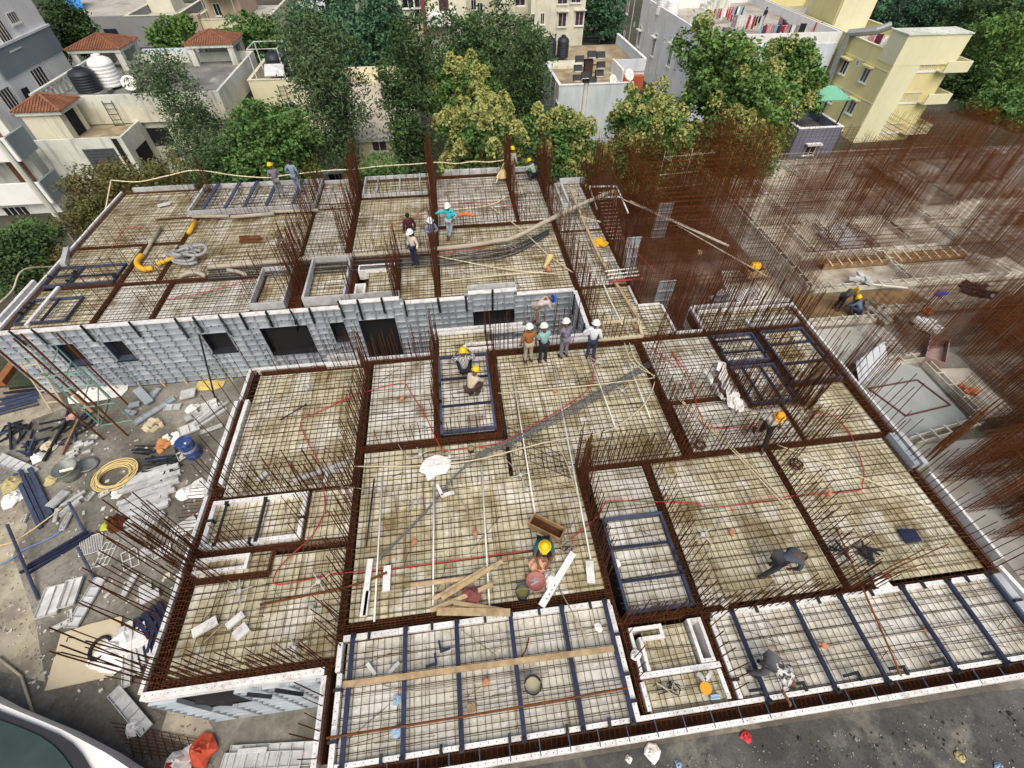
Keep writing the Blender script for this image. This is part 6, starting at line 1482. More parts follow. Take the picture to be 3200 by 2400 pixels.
run('cream_conduit', Zs(5,.11,1380,1170,1450,1300,1500,1450,1545,1570), .016, CREAMC, 'thin cream conduit bending beside the longest white pipe', 'conduit')
for j,(a,b) in enumerate((((0,850),(770,1605)),((10,870),(700,1560)),((660,1185),(1650,1590)))): run('cream_conduit', [zz(6,*a),zz(6,(a[0]+b[0])/2+10,(a[1]+b[1])/2-8),zz(6,*b)], .018, CREAMC, ('upper','lower','right')[j]+' cream string line across the right rooms', 'conduit')
t = thing('conduit_bundle', 'dark grey bundle of conduits running diagonally across the deck', 'conduit bundle', tuple(zz(5,1150,1140,0)))
for j in range(7):
    o = (j-3)*8; w_ = RN.uniform(-7,7)
    pts = Zs(5,.10+.012*(j%3),1970+o*.3,680+o*.6,1500+o*.3+w_,955+o,1150+w_,1140+o*.8,900+o*.5,1255+o*.5)+([zz(5,720+o*.4,1410),zz(8,560+o*.5,0),zz(8,250+o,310)] if j in (2,3,5) else ([zz(5,600,1285+o*.2)] if j%2 else []))
    wpart('conduit', MB().tube(smooth(pts),.0125,5), GREYC, t, True)
reds = [Zs(5,.10,0,920,230,840,420,800,470,860,560,1000,650,1190,700,1222,1000,1180,1150,1112,1430,950,1590,830,1620,720,1632,590),
 [zz(4,2212,885),zz(4,2000,980),zz(4,1890,1040),zz(4,1940,1180),zz(4,2010,1320),zz(4,2045,1590),zz(7,2030,20),zz(7,1960,150),zz(7,1830,270),zz(7,1740,370),zz(7,1735,455),zz(7,1960,420),zz(7,2160,380),zz(8,0,385),zz(8,430,345),zz(8,1240,238)],
 [zz(8,1480,170),zz(8,1640,30),zz(5,1690,1560),zz(5,1745,1540),zz(5,2212,1552),zz(6,280,1580),zz(6,740,1510),zz(6,1150,1478),zz(6,1195,1430),zz(6,1200,1330),zz(6,1130,1140),zz(6,1020,1010),zz(6,930,985),zz(6,840,1020)],
 Zs(6,.10,600,1060,250,1082,180,1000,140,880,95,740,0,610)+[zz(5,2150,700),zz(5,1960,560)],
 Zs(2,.10,330,1425,660,1310,880,1268,1210,1305), Zs(4,.10,1040,272,1310,222,1620,130,1800,60), Zs(2,.10,640,1600,880,1565,1150,1580), Zs(1,.10,700,1560,800,1430,900,1440), Zs(2,.1,1690,1400,1800,1500,2000,1700)]
for p,lb in zip(reds,('red conduit zigzagging past the squatting workers','long red conduit looping through the left rooms','red conduit looping through the two right rooms','short red conduit beside the crumpled sheet','thin red conduit behind the man in turquoise','red conduit behind the aluminium wall','red conduit below the grey pump pipe','faint red conduit in the far left room','red conduit crossing the link corridor')):
    run('red_conduit', p, .016, REDC, lb, 'conduit', 'red conduits')
t = thing('bar_ladder', 'ladder of tied dark bars lying across the living room', 'bar ladder', tuple(zz(5,1240,1240,0)))
A0,A1,B0,B1 = zz(5,1050,1060,.1),zz(5,1450,1270,.1),zz(5,1000,1195,.1),zz(5,1485,1400,.1)
for f in (0,.33,.66,1): wpart('long_bar', MB().tube([A0.lerp(B0,f),A1.lerp(B1,f)],.009,4), BLACK, t)
for k in range(19):
    f = k/18; wpart('cross_bar', MB().tube([A0.lerp(A1,f),B0.lerp(B1,min(1,f+.04)*.98)],.008,4), BLACK, t); 
def plank(a, b, wd, th, m_, label, z=.12, cat='plank', name='plank', group=None): return single(name, MB().beam(a+Vector((0,0,0)), b+Vector((0,0,RN.uniform(0,.02))), wd, th), m_, label, cat, group)
for k,(c,lb) in enumerate((((470,460,890,410),'flat pale plank at the upper left of the plank heap'),((610,550,940,355),'left one of two long parallel slanting planks'),((665,545,1045,310),'right one of two long parallel slanting planks'),((595,620,985,455),'reddish plank under the red cloth'),((740,570,1095,625),'thin plank sloping down to the right in the heap'),((635,625,1095,632),'wide pale plank at the front of the heap'))):
    plank(zz(8,c[0],c[1],.14+.03*k), zz(8,c[2],c[3],.14+.03*k), .10 if k < 5 else .17, .04, TIMBER, lb)
heapcloth = mat('maroon_cloth', (.20,.065,.06), .9, 0, .2, 6, rand=0)
def rag(p, r, m_, label, h=.14, n=11, cat='rag', name='rag', el=1.0, rz=0):
    b = MB(); ring = []; R_ = 4
    pts = [(0,0,h)]
    for i in range(1,R_+1):
        for j in range(n):
            a = 6.283*j/n; rr = r*i/R_*RN.uniform(.72,1.22); pts.append((math.cos(a)*rr*el, math.sin(a)*rr, h*(1-(i/R_)**1.5)*RN.uniform(.45,1.3)+.01))
    fs = [(0,1+j,1+(j+1)%n) for j in range(n)]
    for i in range(R_-1): fs += [(1+i*n+j,1+(i+1)*n+j,1+(i+1)*n+(j+1)%n,1+i*n+(j+1)%n) for j in range(n)]
    b.add(pts, fs); o = link(name, b.mesh(name, m_, smooth=False), None, tuple(p), (0,0,rz)); return tag(o, label, cat)
rag(zz(8,855,520,.2), .22, heapcloth, 'dark red cloth on the plank heap')
def openbox(p, L_, W_, H_, rz, m_, label, name='open_box', cat='timber box'):
    t = link(name, None, None, tuple(p), (0,0,rz)); ORG[t] = Vector(p); tag(t,label,cat)
    for a in ((-L_/2,-W_/2,L_/2,-W_/2+.03),(-L_/2,W_/2-.03,L_/2,W_/2),(-L_/2,-W_/2+.03,-L_/2+.03,W_/2-.03),(L_/2-.03,-W_/2+.03,L_/2,W_/2-.03)): lpart('side', MB().box(a[0],a[1],0,a[2],a[3],H_), m_, t)
    lpart('bottom', MB().box(-L_/2+.03,-W_/2+.03,.005,L_/2-.03,W_/2-.03,.03), TRENCH, t); return t
a, b = zz(8,1225,60), zz(8,1425,160); openbox(zz(8,1322,108), (b-a).length, .36, .22, math.atan2(b.y-a.y,b.x-a.x), TIMB2, 'open brown timber trough behind the bending man in teal')
def pail(p, r, h, m_, fill, label, name='bucket', band=None, hh=.7):
    t = thing(name, label, 'bucket', tuple(p))
    wpart('shell', MB().lathe([(r*.8,0),(r,h),(r*1.05,h),(r*1.05,h-.02),(r*.95,h-.02),(r*.93,h-.01),(r*.9,h*hh)],tuple(p),18), m_, t, True)
    if fill: wpart('contents', MB().lathe([(.001,0),(r*.91,0)],(p[0],p[1],p[2]+h*hh+.006),18), fill, t)
    wpart('handle', MB().tube([Vector(p)+Vector((math.cos(a)*r*1.05,math.sin(a)*.25*r,h+math.sin(a)*.02)) for a in np.linspace(0,math.pi,7)],.006,4), GREYP, t)
    return t
OLIVEW = mat('olive_water', (.16,.15,.045), .15, 0, .1, 4, rand=0); CREAMW = mat('cream_water', (.46,.44,.30), .2, 0, .1, 4, rand=0)
pail(zz(8,1170,525), .17, .34, STEEL, OLIVEW, 'blue grey bucket of olive water beside the pink basin')
pail(zz(8,1235,1100), .185, .30, BLACK, CREAMW, 'black bucket of cream water in the front balcony', hh=.5)
pail(zz(5,850,1225), .10, .16, BLACK, mat('tan_dust',(.30,.22,.12),.9,0,.1,4,rand=0), 'small black tub in front of the navy frame', hh=.85)
t = pail(zz(8,1255,450), .24, .16, mat('pink_basin', (.42,.16,.14), .6, 0, .15, 5, rand=0), None, 'pink basin full of metal pins', 'basin')
for k in range(16): a = RN.uniform(0,6.3); wpart('pin', MB().obox(tuple(zz(8,1255,450,.17)+Vector((math.cos(a)*RN.uniform(0,.13),math.sin(a)*RN.uniform(0,.13),RN.uniform(0,.05)))),(.05,.014,.014),RN.uniform(0,3)), ALU, t)
rag(zz(8,1275,335), .26, mat('peach_cloth', (.62,.34,.22), .9, 0, .12, 6, rand=0), 'peach cloth at the feet of the bending man in teal', .22)
rag(zz(8,1345,425), .22, CLOTHW, 'white bag leaning by the pink basin', .2, el=.8)
t = thing('cable_tangle', 'dark tangled cables right of the open timber trough', 'cable tangle', tuple(zz(8,1460,215)))
for k in range(7):
    c = zz(8,1460+RN.uniform(-40,40),215+RN.uniform(-30,30)); r = RN.uniform(.08,.2)
    wpart('loop', MB().tube([c+Vector((math.cos(a)*r,math.sin(a)*r*RN.uniform(.6,1),RN.uniform(0,.08))) for a in np.linspace(0,6.28,11)[:-1]],.012,4,closed=True), (GREYP,BLACK,TIMB2)[k%3], t, True)
def apanel(a, b, wd, label, m_=ALU2, h=.07, cat='formwork panel', name='form_panel', ribs=True, group=None):
    """a flanged aluminium panel lying open side up or down between two points"""
    d = b-a; L_ = d.length; c = (a+b)/2; rz = math.atan2(d.y,d.x); tl = math.asin(max(-1,min(1,d.z/max(L_,1e-6))))
    o = link(name, None, None, tuple(c), (0,-tl,rz)); ORG[o] = c; tag(o,label,cat,group)
    up_ = ribs and a.z < -2 and RN.random() < .7            # yard panels mostly lie open side up
    s0, s1 = (0,.012) if up_ else (h-.012,h); f0, f1 = (.013,h) if up_ else (0,h-.013)
    lpart('skin', MB().box(-L_/2,-wd/2,s0,L_/2,wd/2,s1), m_, o)
    for y in (-wd/2,wd/2-.012): lpart('flange', MB().box(-L_/2,y,f0,L_/2,y+.012,f1), m_, o)
    if ribs:
        k_ = max(2,int(L_/.28))
        for k in range(k_+1): x = -L_/2+(L_-.014)*k/k_; lpart('rib', MB().box(x,-wd/2+.013,f0,x+.014,wd/2-.013,f1-.004), m_, o)
    return o
apanel(zz(8,1290,595),zz(8,1490,262),.17,'long white panel with holes lying beside the pink basin',WHITE)
for j in range(4): single('pin_mark', MB().lathe([(.001,0),(.018,0)],tuple(zz(8,1325+j*16,545-j*28,.165)),8), DARK, 'pin hole in the long white panel', 'hole', 'pin holes of the long white panel')
apanel(zz(8,1590,312),zz(8,1602,450),.20,'short white panel at the lower end of the longest white pipe',WHITE)
apanel(zz(8,220,300),zz(8,170,660),.14,'tall narrow white panel on the left of the living room',WHITE)
apanel(zz(8,325,342),zz(8,318,500),.18,'short white panel with a rusty rod end on it',WHITE)
apanel(zz(8,205,500),zz(8,185,655),.10,'thin white strip beside the tall narrow panel',WHITE)
rag(zz(5,620,1330), .36, CLOTHW, 'white crumpled paper sheet on the bars in the living room', .10, el=1.3, rz=.4)
for j,(a,b) in enumerate((((635,1440),(668,1510)),((662,1512),(742,1488)))): apanel(zz(5,*a),zz(5,*b),.09,('upper','lower')[j]+' leg of the white angle piece in the living room',WHITE,ribs=False)
run('dark_bar', [zz(5,240,1400),zz(8,190,215)], .022, BLACK, 'dark steel tube along the left of the living room', 'steel tube')
run('dark_bar', [zz(4,1760,1030,.15),zz(4,1925,932,.15)], .022, BLACK, 'short dark bar in the upper left room', 'steel tube')
plank(zz(8,45,1085,.24), zz(8,1745,858,.24), .12, .05, TIMBER, 'very long timber plank across the front balcony bars')
run('rusty_pipe', [zz(8,-60,1420,.24),zz(8,900,1268,.2),zz(8,1830,1105,.2)], .026, RUST2, 'long thin rusty bar across the front balcony', 'bar')
run('rusty_pipe', [zz(8,1150,940,.2),zz(8,1190,870,.22),zz(8,1212,790,.2)], .02, RUST2, 'curved rusty stick in the front balcony', 'bar')
run('rusty_pipe', [zz(7,1635,582),zz(7,2210,462),zz(8,320,380,.18)], .03, RUST2, 'rusty beam from the left room over to the white panel', 'bar')
run('rusty_pipe', [zz(9,1030,95,.3),zz(9,1200,480,.3),zz(9,1440,1030,.3)], .022, mat('orange_rust',(.22,.075,.02),.85,0,.3,5,rand=0), 'long orange rusty rod over the right balcony', 'bar')
run('thin_pipe', [zz(8,1385,450,.12),zz(8,1580,800,.2)], .014, GREYP, 'thin grey pipe dropping into the front balcony', 'pipe')
run('thin_pipe', [zz(8,1110,740,.12),zz(8,945,950,.12)], .012, GREYP, 'thin slanting pipe in the front balcony', 'pipe')
for j,(x,y,a) in enumerate(((225,990,-.9),(365,985,.7))): c = zz(8,x,y); dv = Vector((math.cos(a)*.16,math.sin(a)*.16,0)); apanel(c-dv,c+dv,.08,('left','right')[j]+' of two small silver pieces in the front balcony',ALU2,ribs=False)
for j,(x,y,rz) in enumerate(((660,880,.2),(632,955,1.7))): tag(link('navy_bracket', MB().box(-.02,-.02,0,.22,.03,.05).box(-.02,.03,0,.03,.24,.05).mesh('navy_bracket',NAVY), None, tuple(zz(8,x,y)), (0,0,rz)), ('upper','lower')[j]+' navy angle bracket in the front balcony', 'bracket')
for j,(k,x,y,c,lb) in enumerate(((8,380,1185,'blue','blue paper scrap in the front balcony'),(8,385,1375,'blue','pale blue paper scrap at the front'),(8,850,1230,'tan','tan paper scrap in the front balcony'),(8,1650,725,'white','white paper scrap at the balcony corner'),(8,1765,320,'white','white rag in the navy barred pit'),(9,330,575,'white','pale scrap by the corner of the right balcony'))):
    rag(zz(k,x,y,.07), .11, {'blue':LAUN[5],'tan':TIMBER,'white':CLOTHW}[c], lb, .04, 8, 'paper scrap', 'paper_scrap')
for j,(a,b,w_) in enumerate((((1215,770),(1370,680),.22),((1430,725),(1535,640),.16),((1480,790),(1560,720),.26))): apanel(zz(7,*a),zz(7,*b),w_,('left big','upper narrow','lower broad')[j]+' white panel piece in the front left room',WHITE,ribs=False)
apanel(zz(4,1840,1420),zz(4,2190,1300),.12,'long white strip in the upper left room',ALU2)
apanel(zz(4,2045,1430),zz(4,2060,1360),.10,'short leg of the silver angle in the upper left room',ALU2,ribs=False); apanel(zz(4,2060,1360),zz(4,2170,1350),.10,'long leg of the silver angle in the upper left room',ALU2,ribs=False)
apanel(zz(4,1620,1420),zz(4,1680,1365),.14,'small silver block in the upper left room',ALU2,ribs=False)
def clampheap(pts, n, label, z=.08, m_=BLACK, L_=(.2,.4)):
    t = thing('clamp_heap', label, 'clamps', tuple(pts))
    for k in range(n):
        a = RN.uniform(0,3.14); c = Vector(pts)+Vector((RN.gauss(0,.14),RN.gauss(0,.13),RN.uniform(0,.08))); dv = Vector((math.cos(a),math.sin(a),RN.uniform(-.1,.1)))*RN.uniform(*L_)/2
        wpart('clamp', MB().beam(c-dv,c+dv,.045,.035), m_, t)
    return t
t = thing('bracket_row', 'neat row of dark brackets lying in the right room', 'brackets', tuple(zz(9,1480,160)))
for k in range(6): a_ = zz(9,1420+k*9,115+k*15,.09+.01*k); wpart('bracket', MB().beam(a_,a_+Vector((.45,-.05+.01*k,.02)),.055,.045), NAVY, t)
clampheap(zz(9,1230,270,.08),13,'scattered black clamps in the right room'); clampheap(zz(9,1040,240,.08),6,'small group of black clamps by the wall strip')
for j in range(5):
    run('rusty_bar', [zz(9,1120+j*14,480-j*6,.1),zz(9,(1590,1740,1600,1400,1380)[j],(230,200,320,330,400)[j],.5+.1*j)], .014, RUST2, ('longest','second','third','fourth','shortest')[j]+' of five rusty bars fanning out in the right room', 'bar')
rag(zz(9,1315,440,.12), .22, CLOTHW, 'white rag on the strip behind the long balcony', .1)
sheet = mat('milky_sheet', (.72,.72,.68), .6, 0, .1, 6, rand=0)
for (x0,y0,x1,y1,w_,lb,m_) in ((295,660,380,960,.32,'crumpled white sheet hanging along the small navy pits',CLOTHW),(395,860,425,980,.26,'lower end of the crumpled white sheet by the walking man',CLOTHW),(205,730,320,910,.16,'thin milky plastic strip left of the crumpled white sheet',sheet)):
    a, b = zz(6,x0,y0,.25), zz(6,x1,y1,.2); mb = MB(); dv = (b-a); nv = Vector((-dv.y,dv.x,0)).normalized(); N_ = 10; ps = []
    for i in range(N_+1):
        for j in range(5): ps.append(a+dv*(i/N_)+nv*(w_*(j/4-.5)*RN.uniform(.7,1.25))+Vector((0,0,RN.uniform(-.06,.16))))
    mb.add(ps,[(i*5+j,i*5+j+1,i*5+j+6,i*5+j+5) for i in range(N_) for j in range(4)]); single('plastic_sheet', mb, m_, lb, 'sheet')
for j,(x,y) in enumerate(((780,1310),(175,1190))):
    c = zz(6,x,y,.1); t = thing('wire_coil', ('dark wire coil in the back of the right room','small dark wire coil below the walking man')[j], 'wire coil', tuple(c))
    for k in range(6): r = RN.uniform(.10,.20); wpart('turn', MB().tube([c+Vector((math.cos(a)*r,math.sin(a)*r,.03*k*RN.random())) for a in np.linspace(0,6.28,12)[:-1]],.012,4,closed=True), RUST, t, True)
t = thing('yellow_hat', 'yellow hat upside down in the little box', 'cap', tuple(zz(9,205,1110)))
wpart('shell', MB().lathe([(.03,0),(.08,.04),(.10,.09),(.09,.09),(.07,.04)],tuple(zz(9,205,1110)),14), HO, t, True); wpart('brim', MB().lathe([(.098,.085),(.125,.088),(.125,.092),(.098,.093)],tuple(zz(9,205,1110)),14), HO, t)
for j,(a,b) in enumerate((((155,1015),(205,1060)),((205,1060),(245,1010)))): apanel(zz(9,*a,.2),zz(9,*b,.2),.08,('left','right')[j]+' leg of the silver V piece over the little box',ALU2,ribs=False)
for j in range(2): single('blue_bottle', MB().tube([zz(9,240,1155+j*18),zz(9,300,1150+j*18)],.03,7), LAUN[5], ('upper','lower')[j]+' pale blue tube in the little box', 'tube')
t = thing('hose_tangle', 'black hose tangle in the little box', 'hose', tuple(zz(8,2090,1110)))
for k in range(6): wpart('hose', MB().tube(smooth([zz(8,1990+RN.uniform(0,200),1060+RN.uniform(0,90),.08+.02*k) for _ in range(5)]),.012,5), (BLACK,BLACK,GREYP)[k%3], t, True)
rag(zz(8,1885,900,.16), .13, CLOTHW, 'white rag on the L shaped upstand', .1, 9)
ORJ = mat('orange_junction_box', (.52,.21,.11), .6, 0, .12, 5, rand=.1); JB = MB().lathe([(.055,0),(.07,.02),(.07,.06),(.05,.075)],(0,0,0),9); JB.obox((.09,0,.035),(.03,.018,.018)); JB.obox((-.09,0,.035),(.03,.018,.018)); JB = JB.mesh('junction_box', ORJ)
JL = ['second white pipe side of the living room','in the living room left of the timber trough','in the kitchen bay beside the red conduit','in the conduit crossed room below the man in teal','in the front balcony left of the bucket','in the long balcony right of the bent man','in the long balcony right of the orange rod','in the room of the stooping man','in the right room near the wire coil','in the far room above the window']
for (k,x,y) in ((8,495,190),(8,875,135),(5,415,900),(5,1372,850),(8,945,1068),(9,950,840),(9,1600,740),(9,372,130),(6,990,1500),(5,1320,80)):
    tag(link('junction_box', JB, None, tuple(zz(k,x,y,.07)), (0,0,RN.uniform(0,3))), 'orange round junction box '+JL.pop(0), 'junction box', 'orange junction boxes on the deck')
GB = MB().lathe([(.05,0),(.06,.02),(.06,.07),(.045,.08)],(0,0,0),8)
for a in range(4): GB.tube([(math.cos(a*1.57)*.05,math.sin(a*1.57)*.05,.04),(math.cos(a*1.57)*.30,math.sin(a*1.57)*.30,.03)],.012,5)
GBM = GB.mesh('fan_box', ALU2)
GL = ['in the living room below the kitchen','at the upper left of the living room','near the grey bundle in the living room','just above another one near the grey bundle','beside the white paper sheet','nearest the rusty beam in the left room','in the middle of the left room','in the left room by the red conduit','low in the left room','in the upper left room','behind the walking man','in the room of the stooping man','at the feet of the man in white','right of the grey bundle']
for (k,x,y) in ((5,530,1250),(5,500,1550),(5,1200,1470),(5,1160,1380),(5,715,1265),(7,1510,500),(7,1960,600),(7,2005,440),(7,1850,860),(4,1940,830),(6,930,930),(9,190,145),(5,1640,670),(5,1795,850)):
    tag(link('fan_box', GBM, None, tuple(zz(k,x,y,.08)), (0,0,RN.uniform(0,1.5))), 'grey star shaped conduit box '+GL.pop(0), 'conduit box', 'grey conduit boxes on the deck')
for j,pts in enumerate((Zs(5,.09,1370,750,1430,690,1500,670,1640,670),Zs(5,.09,1390,1160,1450,1300,1200,1470),Zs(5,.09,1050,1260,1160,1380,1200,1470),Zs(5,.09,390,1180,440,1250,530,1255),Zs(5,.09,700,1400,760,1500,830,1600),Zs(5,.09,0,1440,250,1480,430,1550,500,1550),Zs(5,.09,530,900,520,700,560,670),Zs(7,.09,1430,430,1510,500,1480,620,1280,820),Zs(9,.09,320,20,250,200,140,440),Zs(9,.09,690,900,1240,800,1900,690),Zs(8,.09,280,1080,490,1125,950,1060,1330,1010))):
    run('grey_conduit', pts, .013, GREYP, ['thin grey conduit at the feet of the white helmets','thin grey conduit along the longest white pipe','thin grey conduit near the bar ladder','thin grey conduit below the kitchen bay','thin grey conduit beside the paper sheet','thin grey conduit at the left of the living room','thin grey hooked conduit in the kitchen bay','thin grey conduit in the front left room','thin grey conduit in the room of the stooping man','long thin grey conduit in the right balcony','thin grey conduit across the front balcony'][j], 'conduit', 'thin grey conduits in the slab')
# ---- link corridor and far block
plank(zz(2,1470,1180,.35), zz(2,1545,1365,.3), .11,.07, TIMBER, 'upper timber beam on the link corridor under the raised pipe')
plank(zz(2,1540,1360,.28), zz(5,1655,5,.26), .10,.07, TIMBER, 'middle timber beam along the link corridor'); plank(zz(5,1650,0,.25), zz(5,1895,390,.2), .12,.07, TIMBER, 'lower timber beam running to the timber frame')
plank(zz(2,1535,1362,.34), zz(2,1665,1395,.3), .09,.05, PALEW, 'short pale timber crossing the corridor beams')
t = thing('timber_surround', 'rectangular timber frame at the near end of the link corridor', 'timber frame', tuple(zz(5,1780,460,0)))
for a,b in (((1645,525),(1925,503)),((1640,422),(1895,402)),((1895,402),(1925,503)),((1640,422),(1645,525))): wpart('rail', MB().beam(zz(5,*a,.16),zz(5,*b,.16),.11,.09), PALEW, t)
PIPE = [on_y(640,836,19.6)]+[at(x*D_,y*D_,.22) for x,y in ((560,568),(700,556),(850,545),(1000,532),(1075,520))]+[at(1110*D_,513*D_,.35), at(1200*D_,468*D_,.8)]
tip = on_y(1905,602,23.4); PIPE = PIPE[1:]+[(PIPE[-1]+tip)/2+Vector((0,0,.05)), tip]
t = thing('pump_pipe', 'long grey concrete pump pipe rising over the link corridor', 'pump pipe', tuple(PIPE[0]))
wpart('pipe', MB().tube(smooth([at(450*D_,577*D_,.2)]+PIPE),.105,10), GREYP, t, True)
for k in range(9): p = PIPE[1].lerp(PIPE[5],k/8); 
for p in (PIPE[0],PIPE[2],PIPE[4],PIPE[6],PIPE[8]): wpart('coupling', MB().lathe([(.12,-.06),(.135,0),(.12,.06)],tuple(p),12,(1,.1,0)), GREYP, t)
wpart('elbow', MB().tube(smooth([tip,tip+Vector((.28,.05,.02)),tip+Vector((.38,.05,-.2)),tip+Vector((.38,.05,-.45))]),.11,10), CREAMP, t, True)
single('prop_post', MB().box(tip.x+.30,tip.y-.08,-.5,tip.x+.46,tip.y+.08,tip.z-.45), ALU2, 'grey post holding the elbow of the raised pipe', 'post')
t = thing('cable_bundle', 'sagging dark cables along the grey pump pipe', 'cables', tuple(PIPE[2]))
for j in range(8): wpart('cable', MB().tube(smooth([at(x*D_,(y+4+j*3.2*(1 if x<1150 else .4))*D_,.12) for x,y in ((450,578),(620,568),(760,560),(900,552),(1020,540),(1110,524),(1185,492))]),.02,4), BLACK if j%3 else GREYC, t, True)
for j,(a,b,r) in enumerate((((1210,1362),(1440,1358),.075),((1452,1364),(1722,1342),.09),((1700,1332),(2000,1320),.08))): run('grey_pipe_length', [zz(1,*a,.22),zz(1,*b,.22)], r, GREYP, ('left','middle','right')[j]+' loose pump pipe length on the far white frame', 'pipe', n=9)
run('yellow_pipe', [zz(1,1185,1465,.15),zz(1,1230,1390,.15)], .10, YELP, 'short bright yellow pipe in the far block', 'pipe', n=10)
run('yellow_bend', [zz(4,960,75,.18),zz(4,905,82,.18),zz(4,868,62,.18),zz(4,862,30,.18),zz(4,890,-5,.18)], .12, YELP, 'yellow bent pipe at the end of the grey pipe', 'pipe', n=10)
run('yellow_pipe', [zz(4,985,52,.2),zz(4,1112,3,.25)], .085, YELP, 'slanting yellow pipe beside the grey hose heap', 'pipe', n=10)
t = thing('hose_heap', 'heap of curled grey hoses in the far room', 'hose heap', tuple(at(410*D_,552*D_,.1)))
for k in range(6):
    c = at((405+RN.uniform(-18,18))*D_,(552+RN.uniform(-12,12))*D_,.15+.06*k); r = RN.uniform(.3,.65); a0 = RN.uniform(0,6)
    wpart('hose', MB().tube([c+Vector((math.cos(a)*r,math.sin(a)*r*.8,.05*math.sin(a*2))) for a in np.linspace(a0,a0+4.6,13)],.07,7), mat('grey_hose',(.30,.31,.32),.7,0,.25,4,rand=.15), t, True)
run('hose_piece', [zz(4,1130,132,.15),zz(4,1190,105,.25),zz(4,1250,108,.2),zz(4,1290,128,.12)], .09, GREYP, 'short curved grey hose piece in the far block', 'hose', n=9); run('hose_piece', [zz(4,1430,88,.15),zz(4,1500,100,.15),zz(4,1550,120,.12)], .085, GREYP, 'short straight grey hose piece right of the curved one', 'hose', n=9)
run('grey_pipe_length', [zz(1,1010,1430,.12),zz(4,900,0,.12)], .07, GREYP, 'pale pipe lying diagonally in the far left room', 'pipe', n=8)
run('orange_duct', [zz(2,745,1360,.9),zz(2,800,1345,.85),zz(2,872,1352,.8)], .09, mat('orange_duct',(.50,.17,.06),.7,0,.15,5,rand=0), 'orange corrugated tube at the elbow of the man in turquoise', 'tube', n=10)
t = thing('pipe_funnel', 'cream funnel with an orange mouth in the far room', 'funnel', tuple(zz(5,1325,50,.15)))
wpart('cone', MB().tube([zz(5,1345,5,.15),zz(5,1312,70,.15)],[.16,.06],10), CREAMP, t); wpart('mouth', MB().tube([zz(5,1330,82,.15),zz(5,1352,88,.15)],.10,9), ORJ, t)
rag(zz(2,1655,1530,.1), .40, YELP, 'yellow and black cloth bundle on the corridor beside the timber beam', .3, cat='bundle', name='cloth_bundle')
for j,(k,p) in enumerate(((2,(640,1325,960,1290,1080,1225)),(2,(960,1290,1160,1440,1335,1605)),(5,(630,0,1060,82,1385,112)),(5,(665,160,1060,118,1300,100)),(5,(1340,0,1490,105)))): run('cream_conduit', Zs(k,.12,*p), .026, CREAMC, 'cream conduit %s' % ('behind the man in turquoise','slanting past the pump pipe','long across the far room above the window','faint along the far room above the window','short from the funnel to the corridor')[j], 'conduit')
run('corridor_pipe', [zz(5,1660,125,.12),zz(5,1720,270,.12),zz(5,1800,430,.12)], .03, WHITEP, 'white pipe along the link corridor', 'pipe')
heap(zz(5,1885,455).x,zz(5,1885,455).y,.15,5,TIMB2,'small brown lumps in the timber frame corner','lumps','lump_pile',z=.1,sz=(.12,.2),flat=.7)
t = thing('rebar_stool', 'short rusty bar bundle lying in the far room', 'bar bundle', tuple(zz(1,1570,1500,.1)))
for k in range(8): wpart('bar', MB().tube([zz(1,1505+RN.uniform(-4,4),1485+k*6,.1),zz(1,1640+RN.uniform(-8,8),1480+k*6,.12)],.02,4), RUST2, t)
single('white_plate', MB().obox(tuple(zz(1,1030,1285,.12)),(.30,.12,.03),.4), ALU2, 'small white plate in the far left corner room', 'plate')
# safety rope on slim posts along the far edge and left edge
rope = [on_y(x*K1,y*K1,27.05) for x,y in ((700,1132),(870,1142),(1050,1105),(1230,1070),(1480,1103),(1680,1116),(1800,1100),(2080,1070),(2212,1065))]+[on_y(1050+x*K1,y*K1,27.05) for x,y in ((270,1045),(480,1032),(640,1020),(760,1028),(860,1015),(960,1018),(1065,1005))]
run('safety_rope', rope, .03, CREAMC, 'cream safety rope along the far edge of the deck', 'rope')
rope2 = [on_x(x,y,-17.95) for x,y in ((347,563),(338,610),(328,655),(300,715),(255,770),(225,800),(190,830),(75,842),(40,905),(0,945))]
run('safety_rope', rope2, .03, CREAMC, 'cream safety rope down the left edge of the far block', 'rope')
rag(zz(2,1045,1110,.2), .32, CREAMP, 'bundle of cream rope at the far edge', .4, cat='rope', name='rope_bundle'); run('rope_end', [on_y(1050+1065*K1,1005*K1,27.0),zz(2,1040,1060,.6),zz(2,1005,1150,.15)], .03, CREAMC, 'rope end hanging at the far edge', 'rope')
# ---------------------------------------------------------------- yard on the lower floor at the left
def bar2(name, a, b, wd, ht, m_, label, cat='steel bar', group=None): return single(name, MB().beam(a,b,wd,ht), m_, label, cat, group)
up = lambda v, z: Vector((v.x,v.y,v.z+z))
pb_ = q5(1835,965); r, h = .29, .88
t = thing('oil_drum', 'upright blue drum with a silver band among the scrap', 'drum', tuple(pb_))
DRB = mat('blue_drum', (.025,.065,.24), .45, .1, .3, 4, stain=(.30,.32,.36), sscale=3.5, samt=.7, sth=.60, rand=0); DRS = mat('drum_silver', (.42,.44,.48), .5, .2, .25, 4, rand=0)
wpart('shell', MB().lathe([(r,0),(r*1.02,.02),(r,.04),(r,.29),(r*1.035,.31),(r,.33),(r,.44)],tuple(pb_),20), DRB, t, True)
wpart('band', MB().lathe([(r*1.003,.44),(r*1.003,.56)],tuple(pb_),20), DRS, t); wpart('upper_shell', MB().lathe([(r,.56),(r,.58),(r*1.035,.60),(r,.62),(r,.84),(r*1.03,.86),(r*1.03,.88),(r*.96,.88)],tuple(pb_),20), DRB, t, True)
